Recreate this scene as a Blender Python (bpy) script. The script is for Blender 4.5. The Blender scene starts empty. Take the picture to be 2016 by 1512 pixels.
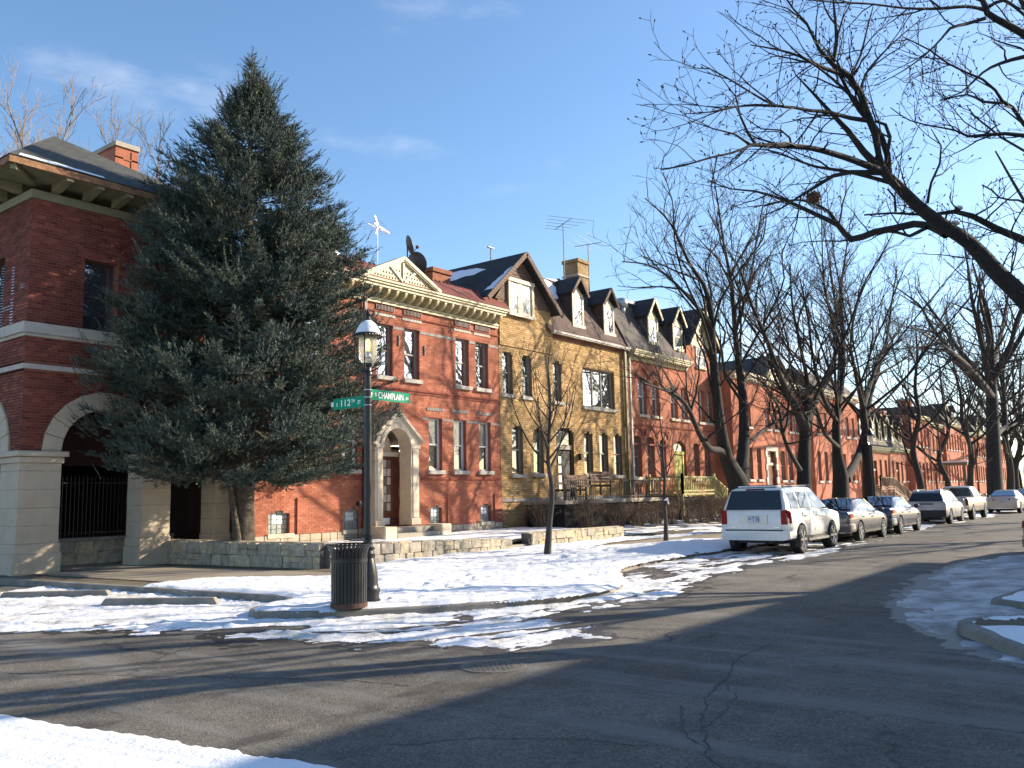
import bpy, math, random
import numpy as np
from mathutils import Vector, Matrix, Quaternion
R = math.radians
random.seed(11)
rng = np.random.default_rng(11)
scene = bpy.context.scene
COL = scene.collection

# ---------------------------------------------------------------- camera
cam_data = bpy.data.cameras.new('camera')
cam = bpy.data.objects.new('camera', cam_data)
COL.objects.link(cam)
cr = Vector((0.61440938, -0.78871248, -0.0208265))
cu = Vector((-0.08717971, -0.09410079, 0.99173824))
cf = Vector((0.78415611, 0.60751763, 0.12657614))
cam.matrix_world = Matrix(((cr.x, cu.x, -cf.x, 0), (cr.y, cu.y, -cf.y, 0), (cr.z, cu.z, -cf.z, 1.83), (0, 0, 0, 1)))
cam_data.sensor_width = 36.0
cam_data.lens = 1700.0 / 2016.0 * 36.0
cam_data.clip_start = 0.1
cam_data.clip_end = 3000
scene.camera = cam

# ---------------------------------------------------------------- sky, sun, exposure
SUN_EL, SUN_AZ = R(23.0), R(-34.0)
world = bpy.data.worlds.new('World')
scene.world = world
world.use_nodes = True
wn, wl = world.node_tree.nodes, world.node_tree.links
wn.clear()
w_out = wn.new('ShaderNodeOutputWorld')
w_bg = wn.new('ShaderNodeBackground')
w_bg.inputs['Strength'].default_value = 0.122
w_sky = wn.new('ShaderNodeTexSky')
w_sky.sky_type = 'NISHITA'
w_sky.sun_disc = False
w_sky.sun_elevation = SUN_EL
w_sky.sun_rotation = R(124.0)
w_sky.air_density = 1.0
w_sky.dust_density = 0.6
w_sky.ozone_density = 2.4
# thin winter clouds: a low bank near the horizon and faint high wisps, from one noise field over the whole sky
w_tc = wn.new('ShaderNodeTexCoord')
w_sep = wn.new('ShaderNodeSeparateXYZ')
wl.new(w_tc.outputs['Generated'], w_sep.inputs[0])
w_map = wn.new('ShaderNodeMapping')
w_map.inputs['Scale'].default_value = (2.2, 2.2, 6.0)
w_map.inputs['Location'].default_value = (4.2966, 4.4204, -1.5562)
wl.new(w_tc.outputs['Generated'], w_map.inputs[0])
w_noise = wn.new('ShaderNodeTexNoise')
w_noise.inputs['Scale'].default_value = 1.6
w_noise.inputs['Detail'].default_value = 8
w_noise.inputs['Roughness'].default_value = 0.55
wl.new(w_map.outputs[0], w_noise.inputs['Vector'])
w_band = wn.new('ShaderNodeValToRGB')
w_band.color_ramp.elements[0].position = 0.02
w_band.color_ramp.elements[0].color = (0.35, 0.35, 0.35, 1)
e = w_band.color_ramp.elements.new(0.09); e.color = (0.40, 0.40, 0.40, 1)
e = w_band.color_ramp.elements.new(0.155); e.color = (0.30, 0.30, 0.30, 1)
e = w_band.color_ramp.elements.new(0.22); e.color = (0.10, 0.10, 0.10, 1)
e = w_band.color_ramp.elements.new(0.52); e.color = (0.14, 0.14, 0.14, 1)
w_band.color_ramp.elements[-1].position = 0.8
w_band.color_ramp.elements[-1].color = (0.06, 0.06, 0.06, 1)
wl.new(w_sep.outputs['Z'], w_band.inputs[0])
w_add = wn.new('ShaderNodeMath'); w_add.operation = 'ADD'
wl.new(w_noise.outputs['Fac'], w_add.inputs[0])
wl.new(w_band.outputs['Color'], w_add.inputs[1])
w_cr = wn.new('ShaderNodeMapRange')
w_cr.interpolation_type = 'SMOOTHSTEP'
w_cr.inputs['From Min'].default_value = 0.72
w_cr.inputs['From Max'].default_value = 1.12
w_cr.inputs['To Max'].default_value = 0.85
wl.new(w_add.outputs[0], w_cr.inputs['Value'])
w_mix = wn.new('ShaderNodeMix'); w_mix.data_type = 'RGBA'
wl.new(w_cr.outputs[0], w_mix.inputs['Factor'])
w_hue = wn.new('ShaderNodeHueSaturation')
w_hue.inputs['Saturation'].default_value = 1.10
wl.new(w_sky.outputs[0], w_hue.inputs['Color'])
wl.new(w_hue.outputs[0], w_mix.inputs['A'])
w_mix.inputs['B'].default_value = (5.2, 5.2, 5.4, 1)
wl.new(w_mix.outputs['Result'], w_bg.inputs['Color'])
wl.new(w_bg.outputs[0], w_out.inputs[0])

sun_data = bpy.data.lights.new('sun', 'SUN')
sun_data.energy = 5.0
sun_data.angle = R(0.5)
sun_data.color = (1.0, 0.87, 0.68)
sun = bpy.data.objects.new('sun', sun_data)
COL.objects.link(sun)
SUN_DIR = Vector((math.cos(SUN_EL) * math.cos(SUN_AZ), math.cos(SUN_EL) * math.sin(SUN_AZ), math.sin(SUN_EL)))
sun.rotation_euler = SUN_DIR.to_track_quat('Z', 'Y').to_euler()
sun.location = (30, -30, 40)

scene.view_settings.view_transform = 'Standard'
scene.view_settings.look = 'None'
scene.view_settings.exposure = 1.08
scene.view_settings.gamma = 1.0
scene.view_settings.use_curve_mapping = False

# ---------------------------------------------------------------- materials
MATS = {}
def srgb(r, g, b):
    f = lambda c: (c / 255 / 12.92) if c / 255 <= 0.04045 else ((c / 255 + 0.055) / 1.055) ** 2.4
    return (f(r), f(g), f(b))
def new_mat(name):
    m = bpy.data.materials.new(name)
    m.use_nodes = True
    MATS[name] = m
    nt = m.node_tree
    return m, nt.nodes, nt.links, nt.nodes['Principled BSDF']
def set_col(s, c):
    s.default_value = (c[0], c[1], c[2], 1)
def noise_node(n, l, scale, detail=6, rough=0.6, vec=None):
    t = n.new('ShaderNodeTexNoise')
    t.inputs['Scale'].default_value = scale
    t.inputs['Detail'].default_value = detail
    t.inputs['Roughness'].default_value = rough
    if vec is not None: l.new(vec, t.inputs['Vector'])
    return t
def ramp(n, l, fac, stops):
    r = n.new('ShaderNodeValToRGB')
    els = r.color_ramp.elements
    while len(els) < len(stops): els.new(0.5)
    for e_, (p, c) in zip(els, stops):
        e_.position = p
        e_.color = (c[0], c[1], c[2], 1)
    l.new(fac, r.inputs[0])
    return r
def mix_col(n, l, fac, a, b, mode='MIX'):
    m = n.new('ShaderNodeMix'); m.data_type = 'RGBA'; m.blend_type = mode
    for s, v in ((m.inputs['Factor'], fac), (m.inputs['A'], a), (m.inputs['B'], b)):
        if hasattr(v, 'is_linked'): l.new(v, s)
        elif isinstance(v, (int, float)): s.default_value = v
        else: set_col(s, v)
    return m.outputs['Result']
def bump_node(n, l, height, strength, dist, bsdf):
    b = n.new('ShaderNodeBump')
    b.inputs['Strength'].default_value = strength
    b.inputs['Distance'].default_value = dist
    l.new(height, b.inputs['Height'])
    l.new(b.outputs[0], bsdf.inputs['Normal'])
    return b
def pos_node(n):
    return n.new('ShaderNodeNewGeometry').outputs['Position']
def mat(name, c1, c2=None, scale=4.0, rough=0.8, bump=0.0, bscale=None, bdist=0.01, metal=0.0, spec=0.5, coat=0.0, island=0.0, detail=6):
    m, n, l, b = new_mat(name)
    b.inputs['Roughness'].default_value = rough
    b.inputs['Metallic'].default_value = metal
    b.inputs['Specular IOR Level'].default_value = spec
    b.inputs['Coat Weight'].default_value = coat
    b.inputs['Coat Roughness'].default_value = 0.04
    if c2 is None: c2 = tuple(v * 0.75 for v in c1)
    p = pos_node(n)
    t = noise_node(n, l, scale, detail, 0.62, p)
    r = ramp(n, l, t.outputs['Fac'], [(0.32, c2), (0.68, c1)])
    col = r.outputs['Color']
    if island:
        g = n.new('ShaderNodeNewGeometry')
        rr = ramp(n, l, g.outputs['Random Per Island'], [(0.0, (1 - island,) * 3), (1.0, (1 + island,) * 3)])
        col = mix_col(n, l, 1.0, col, rr.outputs['Color'], 'MULTIPLY')
    l.new(col, b.inputs['Base Color'])
    if bump:
        t2 = noise_node(n, l, bscale or scale * 6, 4, 0.6, p)
        bump_node(n, l, t2.outputs['Fac'], bump, bdist, b)
    return m

def brick_piece_mat(name, stops, soot=0.35):
    m, n, l, b = new_mat(name)
    b.inputs['Roughness'].default_value = 0.88
    b.inputs['Specular IOR Level'].default_value = 0.25
    g = n.new('ShaderNodeNewGeometry')
    r = ramp(n, l, g.outputs['Random Per Island'], stops)
    t = noise_node(n, l, 0.7, 5, 0.6, g.outputs['Position'])
    r2 = ramp(n, l, t.outputs['Fac'], [(0.33, (1 - soot,) * 3), (0.62, (1.08, 1.06, 1.05))])
    col = mix_col(n, l, 1.0, r.outputs['Color'], r2.outputs['Color'], 'MULTIPLY')
    l.new(col, b.inputs['Base Color'])
    t2 = noise_node(n, l, 60, 3, 0.6, g.outputs['Position'])
    bump_node(n, l, t2.outputs['Fac'], 0.35, 0.006, b)
    return m
brick_piece_mat('red_brick', [(0, (0.33, 0.108, 0.066)), (0.2, (0.40, 0.138, 0.082)), (0.8, (0.45, 0.160, 0.094)), (1, (0.50, 0.205, 0.135))])
brick_piece_mat('dark_red_brick', [(0, (0.115, 0.036, 0.026)), (0.3, (0.16, 0.048, 0.033)), (0.8, (0.20, 0.060, 0.042)), (1, (0.26, 0.085, 0.06))])
brick_piece_mat('tan_brick', [(0, (0.35, 0.21, 0.085)), (0.25, (0.47, 0.295, 0.125)), (0.75, (0.55, 0.355, 0.16)), (1, (0.64, 0.45, 0.235))], 0.3)
mat('red_mortar', (0.30, 0.108, 0.07), (0.23, 0.085, 0.06), 3, 0.95)
mat('tan_mortar', (0.23, 0.145, 0.068), (0.16, 0.10, 0.05), 3, 0.95)

def brick_tex_mat(name, a, b_, mortar, bump=0.5):
    m, n, l, b = new_mat(name)
    b.inputs['Roughness'].default_value = 0.9
    b.inputs['Specular IOR Level'].default_value = 0.25
    p = pos_node(n)
    s = n.new('ShaderNodeSeparateXYZ'); l.new(p, s.inputs[0])
    ad = n.new('ShaderNodeMath'); ad.operation = 'ADD'
    l.new(s.outputs[0], ad.inputs[0]); l.new(s.outputs[1], ad.inputs[1])
    cmb = n.new('ShaderNodeCombineXYZ')
    l.new(ad.outputs[0], cmb.inputs[0]); l.new(s.outputs[2], cmb.inputs[1])
    t = n.new('ShaderNodeTexBrick')
    t.inputs['Scale'].default_value = 1.0
    t.inputs['Brick Width'].default_value = 0.22
    t.inputs['Row Height'].default_value = 0.078
    t.inputs['Mortar Size'].default_value = 0.007
    set_col(t.inputs['Color1'], a); set_col(t.inputs['Color2'], b_); set_col(t.inputs['Mortar'], mortar)
    l.new(cmb.outputs[0], t.inputs['Vector'])
    nz = noise_node(n, l, 0.8, 6, 0.62, p)
    r2 = ramp(n, l, nz.outputs['Fac'], [(0.32, (0.68, 0.66, 0.66)), (0.64, (1.1, 1.07, 1.05))])
    col = mix_col(n, l, 1.0, t.outputs['Color'], r2.outputs['Color'], 'MULTIPLY')
    l.new(col, b.inputs['Base Color'])
    bump_node(n, l, t.outputs['Fac'], -bump, 0.008, b)
    return m
brick_tex_mat('far_red_brick', (0.44, 0.165, 0.098), (0.38, 0.138, 0.083), (0.34, 0.138, 0.09))
brick_tex_mat('far_dark_brick', (0.30, 0.085, 0.055), (0.22, 0.06, 0.042), (0.19, 0.08, 0.06))
brick_tex_mat('far_tan_brick', (0.44, 0.30, 0.145), (0.34, 0.225, 0.105), (0.17, 0.12, 0.07))
brick_tex_mat('far_brown_brick', (0.38, 0.155, 0.09), (0.31, 0.12, 0.07), (0.25, 0.11, 0.075))

def roof_mat(name, c1, c2, w=0.3, h=0.14, bump=0.7):
    m, n, l, b = new_mat(name)
    b.inputs['Roughness'].default_value = 0.85
    p = pos_node(n)
    s = n.new('ShaderNodeSeparateXYZ'); l.new(p, s.inputs[0])
    ad = n.new('ShaderNodeMath'); ad.operation = 'MULTIPLY_ADD'
    l.new(s.outputs[1], ad.inputs[0]); ad.inputs[1].default_value = 0.35; l.new(s.outputs[0], ad.inputs[2])
    cmb = n.new('ShaderNodeCombineXYZ')
    l.new(ad.outputs[0], cmb.inputs[0]); l.new(s.outputs[2], cmb.inputs[1])
    t = n.new('ShaderNodeTexBrick')
    t.inputs['Scale'].default_value = 1.0
    t.inputs['Brick Width'].default_value = w
    t.inputs['Row Height'].default_value = h
    t.inputs['Mortar Size'].default_value = 0.012
    set_col(t.inputs['Color1'], c1); set_col(t.inputs['Color2'], c2); set_col(t.inputs['Mortar'], tuple(v * 0.4 for v in c2))
    l.new(cmb.outputs[0], t.inputs['Vector'])
    nz = noise_node(n, l, 1.5, 6, 0.65, p)
    r2 = ramp(n, l, nz.outputs['Fac'], [(0.3, (0.65, 0.65, 0.65)), (0.68, (1.15, 1.15, 1.15))])
    l.new(mix_col(n, l, 1.0, t.outputs['Color'], r2.outputs['Color'], 'MULTIPLY'), b.inputs['Base Color'])
    bump_node(n, l, t.outputs['Fac'], -bump, 0.015, b)
    return m
roof_mat('dark_shingle', (0.045, 0.045, 0.045), (0.03, 0.03, 0.032), 0.3, 0.09)
roof_mat('green_shingle', (0.075, 0.075, 0.062), (0.055, 0.056, 0.048), 0.3, 0.09)
roof_mat('brown_shingle', (0.13, 0.075, 0.058), (0.10, 0.058, 0.046), 0.28, 0.1)
roof_mat('gable_shingle', (0.20, 0.125, 0.085), (0.15, 0.095, 0.066), 0.35, 0.13)
roof_mat('red_tile', (0.24, 0.06, 0.042), (0.17, 0.042, 0.032), 0.26, 0.16)
roof_mat('slate', (0.12, 0.10, 0.085), (0.085, 0.073, 0.065), 0.25, 0.11)

mat('cream_paint', (0.52, 0.45, 0.265), (0.43, 0.37, 0.215), 5, 0.55, 0.1)
mat('pale_cream', (0.58, 0.51, 0.37), (0.46, 0.40, 0.28), 6, 0.6, 0.1)
mat('olive_paint', (0.22, 0.205, 0.115), (0.16, 0.15, 0.085), 3, 0.6, 0.1)
mat('rusty_fascia', (0.30, 0.15, 0.07), (0.12, 0.06, 0.035), 7, 0.85, 0.2)
mat('limestone', (0.50, 0.425, 0.32), (0.41, 0.34, 0.25), 2.2, 0.85, 0.35, 30, 0.01, island=0.06)
mat('white_stone', (0.50, 0.455, 0.39), (0.38, 0.34, 0.29), 3, 0.85, 0.3, 30)
mat('grey_stone', (0.34, 0.31, 0.28), (0.20, 0.18, 0.16), 5, 0.9, 0.5, 40)
mat('tan_stone', (0.62, 0.53, 0.40), (0.50, 0.42, 0.31), 3, 0.8, 0.2, 40)
m, n, l, b = new_mat('rubble_stone')
b.inputs['Roughness'].default_value = 0.9
g = n.new('ShaderNodeObjectInfo')
r_ = ramp(n, l, g.outputs['Random'], [(0, (0.36, 0.32, 0.26)), (0.3, (0.50, 0.44, 0.34)), (0.55, (0.42, 0.37, 0.29)), (0.8, (0.55, 0.45, 0.29)), (1, (0.60, 0.51, 0.36))])
p = pos_node(n)
t_ = noise_node(n, l, 6, 6, 0.65, p)
r2_ = ramp(n, l, t_.outputs['Fac'], [(0.3, (0.55, 0.52, 0.5)), (0.65, (1.1, 1.1, 1.1))])
l.new(mix_col(n, l, 1.0, r_.outputs['Color'], r2_.outputs['Color'], 'MULTIPLY'), b.inputs['Base Color'])
t2_ = noise_node(n, l, 22, 5, 0.65, p)
bump_node(n, l, t2_.outputs['Fac'], 0.8, 0.03, b)
mat('wall_core', (0.14, 0.125, 0.105), (0.09, 0.08, 0.07), 5, 0.95)
mat('concrete', (0.36, 0.32, 0.26), (0.27, 0.24, 0.195), 1.6, 0.9, 0.3, 40, 0.006)
mat('kerb_concrete', (0.27, 0.24, 0.20), (0.15, 0.135, 0.115), 2.5, 0.9, 0.4, 35, 0.008)
mat('sidewalk_concrete', (0.30, 0.255, 0.195), (0.20, 0.17, 0.13), 1.3, 0.92, 0.3, 40, 0.006)
mat('dead_grass', (0.17, 0.14, 0.085), (0.085, 0.07, 0.045), 3, 0.95, 0.8, 25, 0.04)
mat('black_iron', (0.012, 0.012, 0.013), (0.008, 0.008, 0.009), 8, 0.38, 0.1, 60, 0.002, spec=0.5)
mat('rail_iron', (0.02, 0.018, 0.017), (0.012, 0.011, 0.010), 8, 0.5)
mat('galvanised', (0.55, 0.56, 0.58), (0.42, 0.43, 0.45), 10, 0.4, metal=0.7)
mat('antenna_metal', (0.16, 0.16, 0.17), (0.10, 0.10, 0.11), 10, 0.5, metal=0.5)
mat('white_plastic', (0.82, 0.83, 0.85), (0.75, 0.76, 0.78), 4, 0.45)
mat('dish_grey', (0.075, 0.078, 0.085), (0.055, 0.058, 0.062), 6, 0.5)
mat('window_frame', (0.30, 0.265, 0.215), (0.22, 0.19, 0.155), 6, 0.6)
mat('white_frame', (0.72, 0.70, 0.64), (0.6, 0.57, 0.5), 6, 0.55)
mat('dark_frame', (0.07, 0.06, 0.05), (0.05, 0.042, 0.035), 6, 0.6)
mat('grille', (0.05, 0.015, 0.012), (0.03, 0.01, 0.008), 6, 0.9)
mat('door_wood', (0.15, 0.045, 0.026), (0.085, 0.026, 0.016), 3, 0.35, 0.1, 20)
mat('dark_door', (0.022, 0.018, 0.016), (0.015, 0.012, 0.011), 3, 0.5)
mat('yellow_paint', (0.52, 0.48, 0.085), (0.42, 0.38, 0.06), 4, 0.5)
mat('yellow_wood', (0.40, 0.36, 0.12), (0.28, 0.25, 0.085), 5, 0.65, 0.15)
mat('brown_wood', (0.19, 0.12, 0.065), (0.12, 0.075, 0.042), 6, 0.7, 0.2)
mat('bench_wood', (0.135, 0.055, 0.032), (0.085, 0.035, 0.022), 8, 0.6, 0.2)
mat('pipe_red', (0.13, 0.035, 0.028), (0.09, 0.025, 0.02), 3, 0.5)
mat('pipe_olive', (0.24, 0.20, 0.085), (0.17, 0.14, 0.06), 3, 0.55)
mat('gutter_metal', (0.50, 0.46, 0.40), (0.36, 0.32, 0.27), 5, 0.5)
mat('dark_room', (0.018, 0.017, 0.016), None, 2, 0.95)  # near-black colour standing in for the darkness of an unlit interior
mat('flat_roof', (0.06, 0.058, 0.055), (0.04, 0.04, 0.04), 1, 0.95)
mat('sign_green', (0.0, 0.27, 0.14), (0.0, 0.25, 0.13), 3, 0.6, spec=0.15)
mat('sign_white', (0.85, 0.87, 0.86), (0.8, 0.82, 0.81), 3, 0.4)
mat('nest_twigs', (0.22, 0.14, 0.085), (0.12, 0.078, 0.05), 20, 0.95)
mat('bark', (0.032, 0.026, 0.021), (0.014, 0.012, 0.010), 9, 0.92, 0.8, 26, 0.03)
mat('twig', (0.030, 0.023, 0.018), (0.018, 0.014, 0.012), 6, 0.9)
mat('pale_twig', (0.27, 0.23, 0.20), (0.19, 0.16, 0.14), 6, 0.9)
mat('young_bark', (0.055, 0.047, 0.04), (0.035, 0.03, 0.026), 12, 0.85, 0.4, 40)
mat('shrub_twig', (0.17, 0.115, 0.075), (0.10, 0.066, 0.044), 5, 0.92, island=0.4)
mat('shrub_leaf', (0.05, 0.055, 0.025), (0.03, 0.035, 0.016), 5, 0.85, island=0.4)
mat('spruce_bark', (0.13, 0.105, 0.078), (0.055, 0.045, 0.035), 8, 0.95, 1.0, 22, 0.04)

m, n, l, b = new_mat('spruce_needles')
b.inputs['Roughness'].default_value = 0.75
b.inputs['Specular IOR Level'].default_value = 0.35
g = n.new('ShaderNodeNewGeometry')
t_ = noise_node(n, l, 0.9, 4, 0.6, g.outputs['Position'])
r_ = ramp(n, l, t_.outputs['Fac'], [(0.33, (0.042, 0.066, 0.060)), (0.5, (0.066, 0.092, 0.078)), (0.68, (0.108, 0.124, 0.084))])
rr_ = ramp(n, l, g.outputs['Random Per Island'], [(0, (0.6, 0.6, 0.62)), (0.85, (1.15, 1.15, 1.1)), (1, (1.9, 1.7, 1.3))])
l.new(mix_col(n, l, 1.0, r_.outputs['Color'], rr_.outputs['Color'], 'MULTIPLY'), b.inputs['Base Color'])

def glass_mat(name, dark, gloss=0.32, wave=0.006, tint=1.0):
    m, n, l, b = new_mat(name)
    b.inputs['Base Color'].default_value = (*dark, 1)
    b.inputs['Roughness'].default_value = 0.25
    gl = n.new('ShaderNodeBsdfGlossy')
    gl.inputs['Roughness'].default_value = 0.015
    set_col(gl.inputs['Color'], (0.95 * tint, 0.97 * tint, 1.0 * tint))
    p = pos_node(n)
    t = noise_node(n, l, 2.2, 2, 0.5, p)
    bp = n.new('ShaderNodeBump')
    bp.inputs['Strength'].default_value = wave
    bp.inputs['Distance'].default_value = 0.2
    l.new(t.outputs['Fac'], bp.inputs['Height'])
    l.new(bp.outputs[0], gl.inputs['Normal'])
    fr = n.new('ShaderNodeFresnel'); fr.inputs['IOR'].default_value = 1.5
    mr = n.new('ShaderNodeMapRange')
    mr.inputs['To Min'].default_value = gloss
    mr.inputs['To Max'].default_value = 1.0
    l.new(fr.outputs[0], mr.inputs['Value'])
    mx = n.new('ShaderNodeMixShader')
    l.new(mr.outputs[0], mx.inputs[0]); l.new(b.outputs[0], mx.inputs[1]); l.new(gl.outputs[0], mx.inputs[2])
    l.new(mx.outputs[0], n['Material Output'].inputs[0])
    return m
glass_mat('window_glass', (0.03, 0.034, 0.04), 0.62)
glass_mat('shaded_glass', (0.13, 0.13, 0.125), 0.03)
glass_mat('dim_glass', (0.05, 0.052, 0.055), 0.16)
glass_mat('curtain_glass', (0.42, 0.41, 0.38), 0.35)
glass_mat('car_glass', (0.010, 0.011, 0.013), 0.0, 0.0, 0.42)
glass_mat('car_side_glass', (0.035, 0.04, 0.045), 0.05, 0.0, 0.7)
mat('glass_block', (0.42, 0.46, 0.42), (0.24, 0.27, 0.25), 14, 0.25, 0.5, 25, 0.02, spec=0.7)

def paint(name, c, metal=0.0, rough=0.35):
    m, n, l, b = new_mat(name)
    p = pos_node(n)
    t = noise_node(n, l, 1.3, 5, 0.6, p)
    r = ramp(n, l, t.outputs['Fac'], [(0.3, tuple(v * 0.86 for v in c)), (0.65, c)])
    l.new(r.outputs['Color'], b.inputs['Base Color'])
    b.inputs['Metallic'].default_value = metal
    b.inputs['Roughness'].default_value = rough
    b.inputs['Coat Weight'].default_value = 0.7
    b.inputs['Coat Roughness'].default_value = 0.05
paint('white_car_paint', (0.74, 0.74, 0.72))
paint('grey_car_paint', (0.055, 0.06, 0.07), 0.35)
paint('navy_car_paint', (0.022, 0.03, 0.07), 0.35)
paint('silver_car_paint', (0.42, 0.42, 0.43), 0.6)
paint('champagne_car_paint', (0.50, 0.45, 0.38), 0.45)
paint('beige_car_paint', (0.52, 0.46, 0.40), 0.3)
mat('tyre_rubber', (0.022, 0.021, 0.020), (0.014, 0.014, 0.013), 12, 0.85, 0.2)
mat('chrome', (0.66, 0.66, 0.67), (0.55, 0.55, 0.56), 8, 0.22, metal=0.9)
mat('black_trim', (0.018, 0.018, 0.018), (0.012, 0.012, 0.012), 8, 0.55)
mat('tail_red', (0.30, 0.010, 0.014), (0.24, 0.008, 0.01), 8, 0.3, spec=0.15)
mat('tail_dark_red', (0.12, 0.012, 0.014), (0.08, 0.008, 0.008), 8, 0.2)
m, n, l, b = new_mat('plate')
p = n.new('ShaderNodeTexCoord')
t_ = noise_node(n, l, 26, 2, 0.5, p.outputs['Object'])
r_ = ramp(n, l, t_.outputs['Fac'], [(0.44, (0.14, 0.17, 0.28)), (0.56, (0.62, 0.63, 0.66))])
l.new(r_.outputs['Color'], b.inputs['Base Color'])
mat('rust', (0.10, 0.042, 0.026), (0.035, 0.018, 0.013), 9, 0.8, 0.3)

# asphalt
m, n, l, b = new_mat('asphalt')
b.inputs['Roughness'].default_value = 0.9
b.inputs['Specular IOR Level'].default_value = 0.3
p = pos_node(n)
big = noise_node(n, l, 0.35, 6, 0.62, p)
mid = noise_node(n, l, 2.1, 6, 0.65, p)
fine = noise_node(n, l, 55, 3, 0.7, p)
grit = n.new('ShaderNodeTexVoronoi'); grit.inputs['Scale'].default_value = 42; l.new(p, grit.inputs['Vector'])
c_big = ramp(n, l, big.outputs['Fac'], [(0.33, (0.106, 0.097, 0.086)), (0.52, (0.145, 0.131, 0.113)), (0.70, (0.188, 0.170, 0.146))])
c_mid = ramp(n, l, mid.outputs['Fac'], [(0.3, (0.74, 0.74, 0.75)), (0.7, (1.14, 1.13, 1.11))])
c_fine = ramp(n, l, fine.outputs['Fac'], [(0.33, (0.55, 0.55, 0.56)), (0.5, (1.0, 1.0, 1.0)), (0.70, (1.5, 1.48, 1.45))])
col = mix_col(n, l, 1.0, c_big.outputs['Color'], c_mid.outputs['Color'], 'MULTIPLY')
col = mix_col(n, l, 1.0, col, c_fine.outputs['Color'], 'MULTIPLY')
c_g = ramp(n, l, grit.outputs['Color'], [(0.2, (0.75, 0.75, 0.75)), (0.9, (1.3, 1.29, 1.27))])
col = mix_col(n, l, 1.0, col, c_g.outputs['Color'], 'MULTIPLY')
# worn, salt-dried streaks running across the crossing
sm = n.new('ShaderNodeMapping'); sm.inputs['Rotation'].default_value = (0, 0, R(28)); sm.inputs['Scale'].default_value = (1.4, 0.16, 1)
l.new(p, sm.inputs[0])
st = noise_node(n, l, 1.0, 5, 0.6, sm.outputs[0])
st_r = ramp(n, l, st.outputs['Fac'], [(0.50, (0, 0, 0)), (0.66, (0.85, 0.85, 0.85))])
col = mix_col(n, l, st_r.outputs['Color'], col, (0.20, 0.19, 0.175))
# damp patches and old trench repairs
dm = n.new('ShaderNodeMapping'); dm.inputs['Rotation'].default_value = (0, 0, R(-12)); dm.inputs['Scale'].default_value = (0.35, 0.9, 1)
l.new(p, dm.inputs[0])
dn = noise_node(n, l, 1.0, 6, 0.66, dm.outputs[0])
dn_r = ramp(n, l, dn.outputs['Fac'], [(0.54, (0, 0, 0)), (0.62, (1, 1, 1))])
dk = mix_col(n, l, 1.0, col, (0.62, 0.61, 0.60), 'MULTIPLY')
col = mix_col(n, l, dn_r.outputs['Color'], col, dk)
rg = ramp(n, l, dn_r.outputs['Color'], [(0.0, (0.92, 0.92, 0.92)), (1.0, (0.62, 0.62, 0.62))])
l.new(rg.outputs['Color'], b.inputs['Roughness'])
# fine cracks
wp = noise_node(n, l, 1.3, 5, 0.7, p)
wadd = n.new('ShaderNodeVectorMath'); wadd.operation = 'MULTIPLY_ADD'
l.new(wp.outputs['Color'], wadd.inputs[0]); wadd.inputs[1].default_value = (0.9, 0.9, 0); l.new(p, wadd.inputs[2])
vor = n.new('ShaderNodeTexVoronoi'); vor.feature = 'DISTANCE_TO_EDGE'; vor.inputs['Scale'].default_value = 0.30
l.new(wadd.outputs[0], vor.inputs['Vector'])
cr_ = ramp(n, l, vor.outputs['Distance'], [(0.0, (1, 1, 1)), (0.009, (0, 0, 0))])
cg = noise_node(n, l, 0.23, 2, 0.5, p)
cg_r = ramp(n, l, cg.outputs['Fac'], [(0.46, (0, 0, 0)), (0.60, (1, 1, 1))])
ck = mix_col(n, l, 1.0, cr_.outputs['Color'], cg_r.outputs['Color'], 'MULTIPLY')
col = mix_col(n, l, ck, col, (0.028, 0.027, 0.026))
l.new(col, b.inputs['Base Color'])
hadd = n.new('ShaderNodeMath'); hadd.operation = 'MULTIPLY_ADD'
l.new(mid.outputs['Fac'], hadd.inputs[0]); hadd.inputs[1].default_value = 0.6; l.new(fine.outputs['Fac'], hadd.inputs[2])
bump_node(n, l, hadd.outputs[0], 0.75, 0.02, b)
mat('manhole_iron', (0.16, 0.138, 0.112), (0.11, 0.095, 0.078), 14, 0.75, 0.3, 60)
mat('shade_dark_brick', (0.05, 0.022, 0.017), (0.035, 0.016, 0.013), 3, 0.95)  # arcade brick coloured near black to stand in for its unlit depth
mat('crack', (0.07, 0.064, 0.057), (0.045, 0.042, 0.038), 8, 0.95)

m, n, l, b = new_mat('wet_asphalt')
b.inputs['Roughness'].default_value = 0.42
p = pos_node(n)
t_ = noise_node(n, l, 30, 4, 0.7, p)
r_ = ramp(n, l, t_.outputs['Fac'], [(0.35, (0.030, 0.027, 0.024)), (0.68, (0.070, 0.062, 0.053))])
l.new(r_.outputs['Color'], b.inputs['Base Color'])
bump_node(n, l, t_.outputs['Fac'], 0.5, 0.01, b)
# snow
def snow_mat(name, clean, dirty, lo, hi, rough=0.65):
    m, n, l, b = new_mat(name)
    b.inputs['Roughness'].default_value = rough
    b.inputs['Specular IOR Level'].default_value = 0.3
    p = pos_node(n)
    t1 = noise_node(n, l, 1.4, 7, 0.68, p)
    r = ramp(n, l, t1.outputs['Fac'], [(lo, dirty), (hi, clean)])
    l.new(r.outputs['Color'], b.inputs['Base Color'])
    t2 = noise_node(n, l, 9, 6, 0.7, p)
    bump_node(n, l, t2.outputs['Fac'], 0.6, 0.05, b)
snow_mat('snow', (0.80, 0.81, 0.84), (0.68, 0.68, 0.69), 0.30, 0.46)
snow_mat('road_snow', (0.80, 0.80, 0.82), (0.50, 0.47, 0.42), 0.34, 0.54)
snow_mat('dirty_snow', (0.62, 0.61, 0.61), (0.20, 0.185, 0.165), 0.36, 0.66)
m, n, l, b = new_mat('patchy_lawn')
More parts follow.
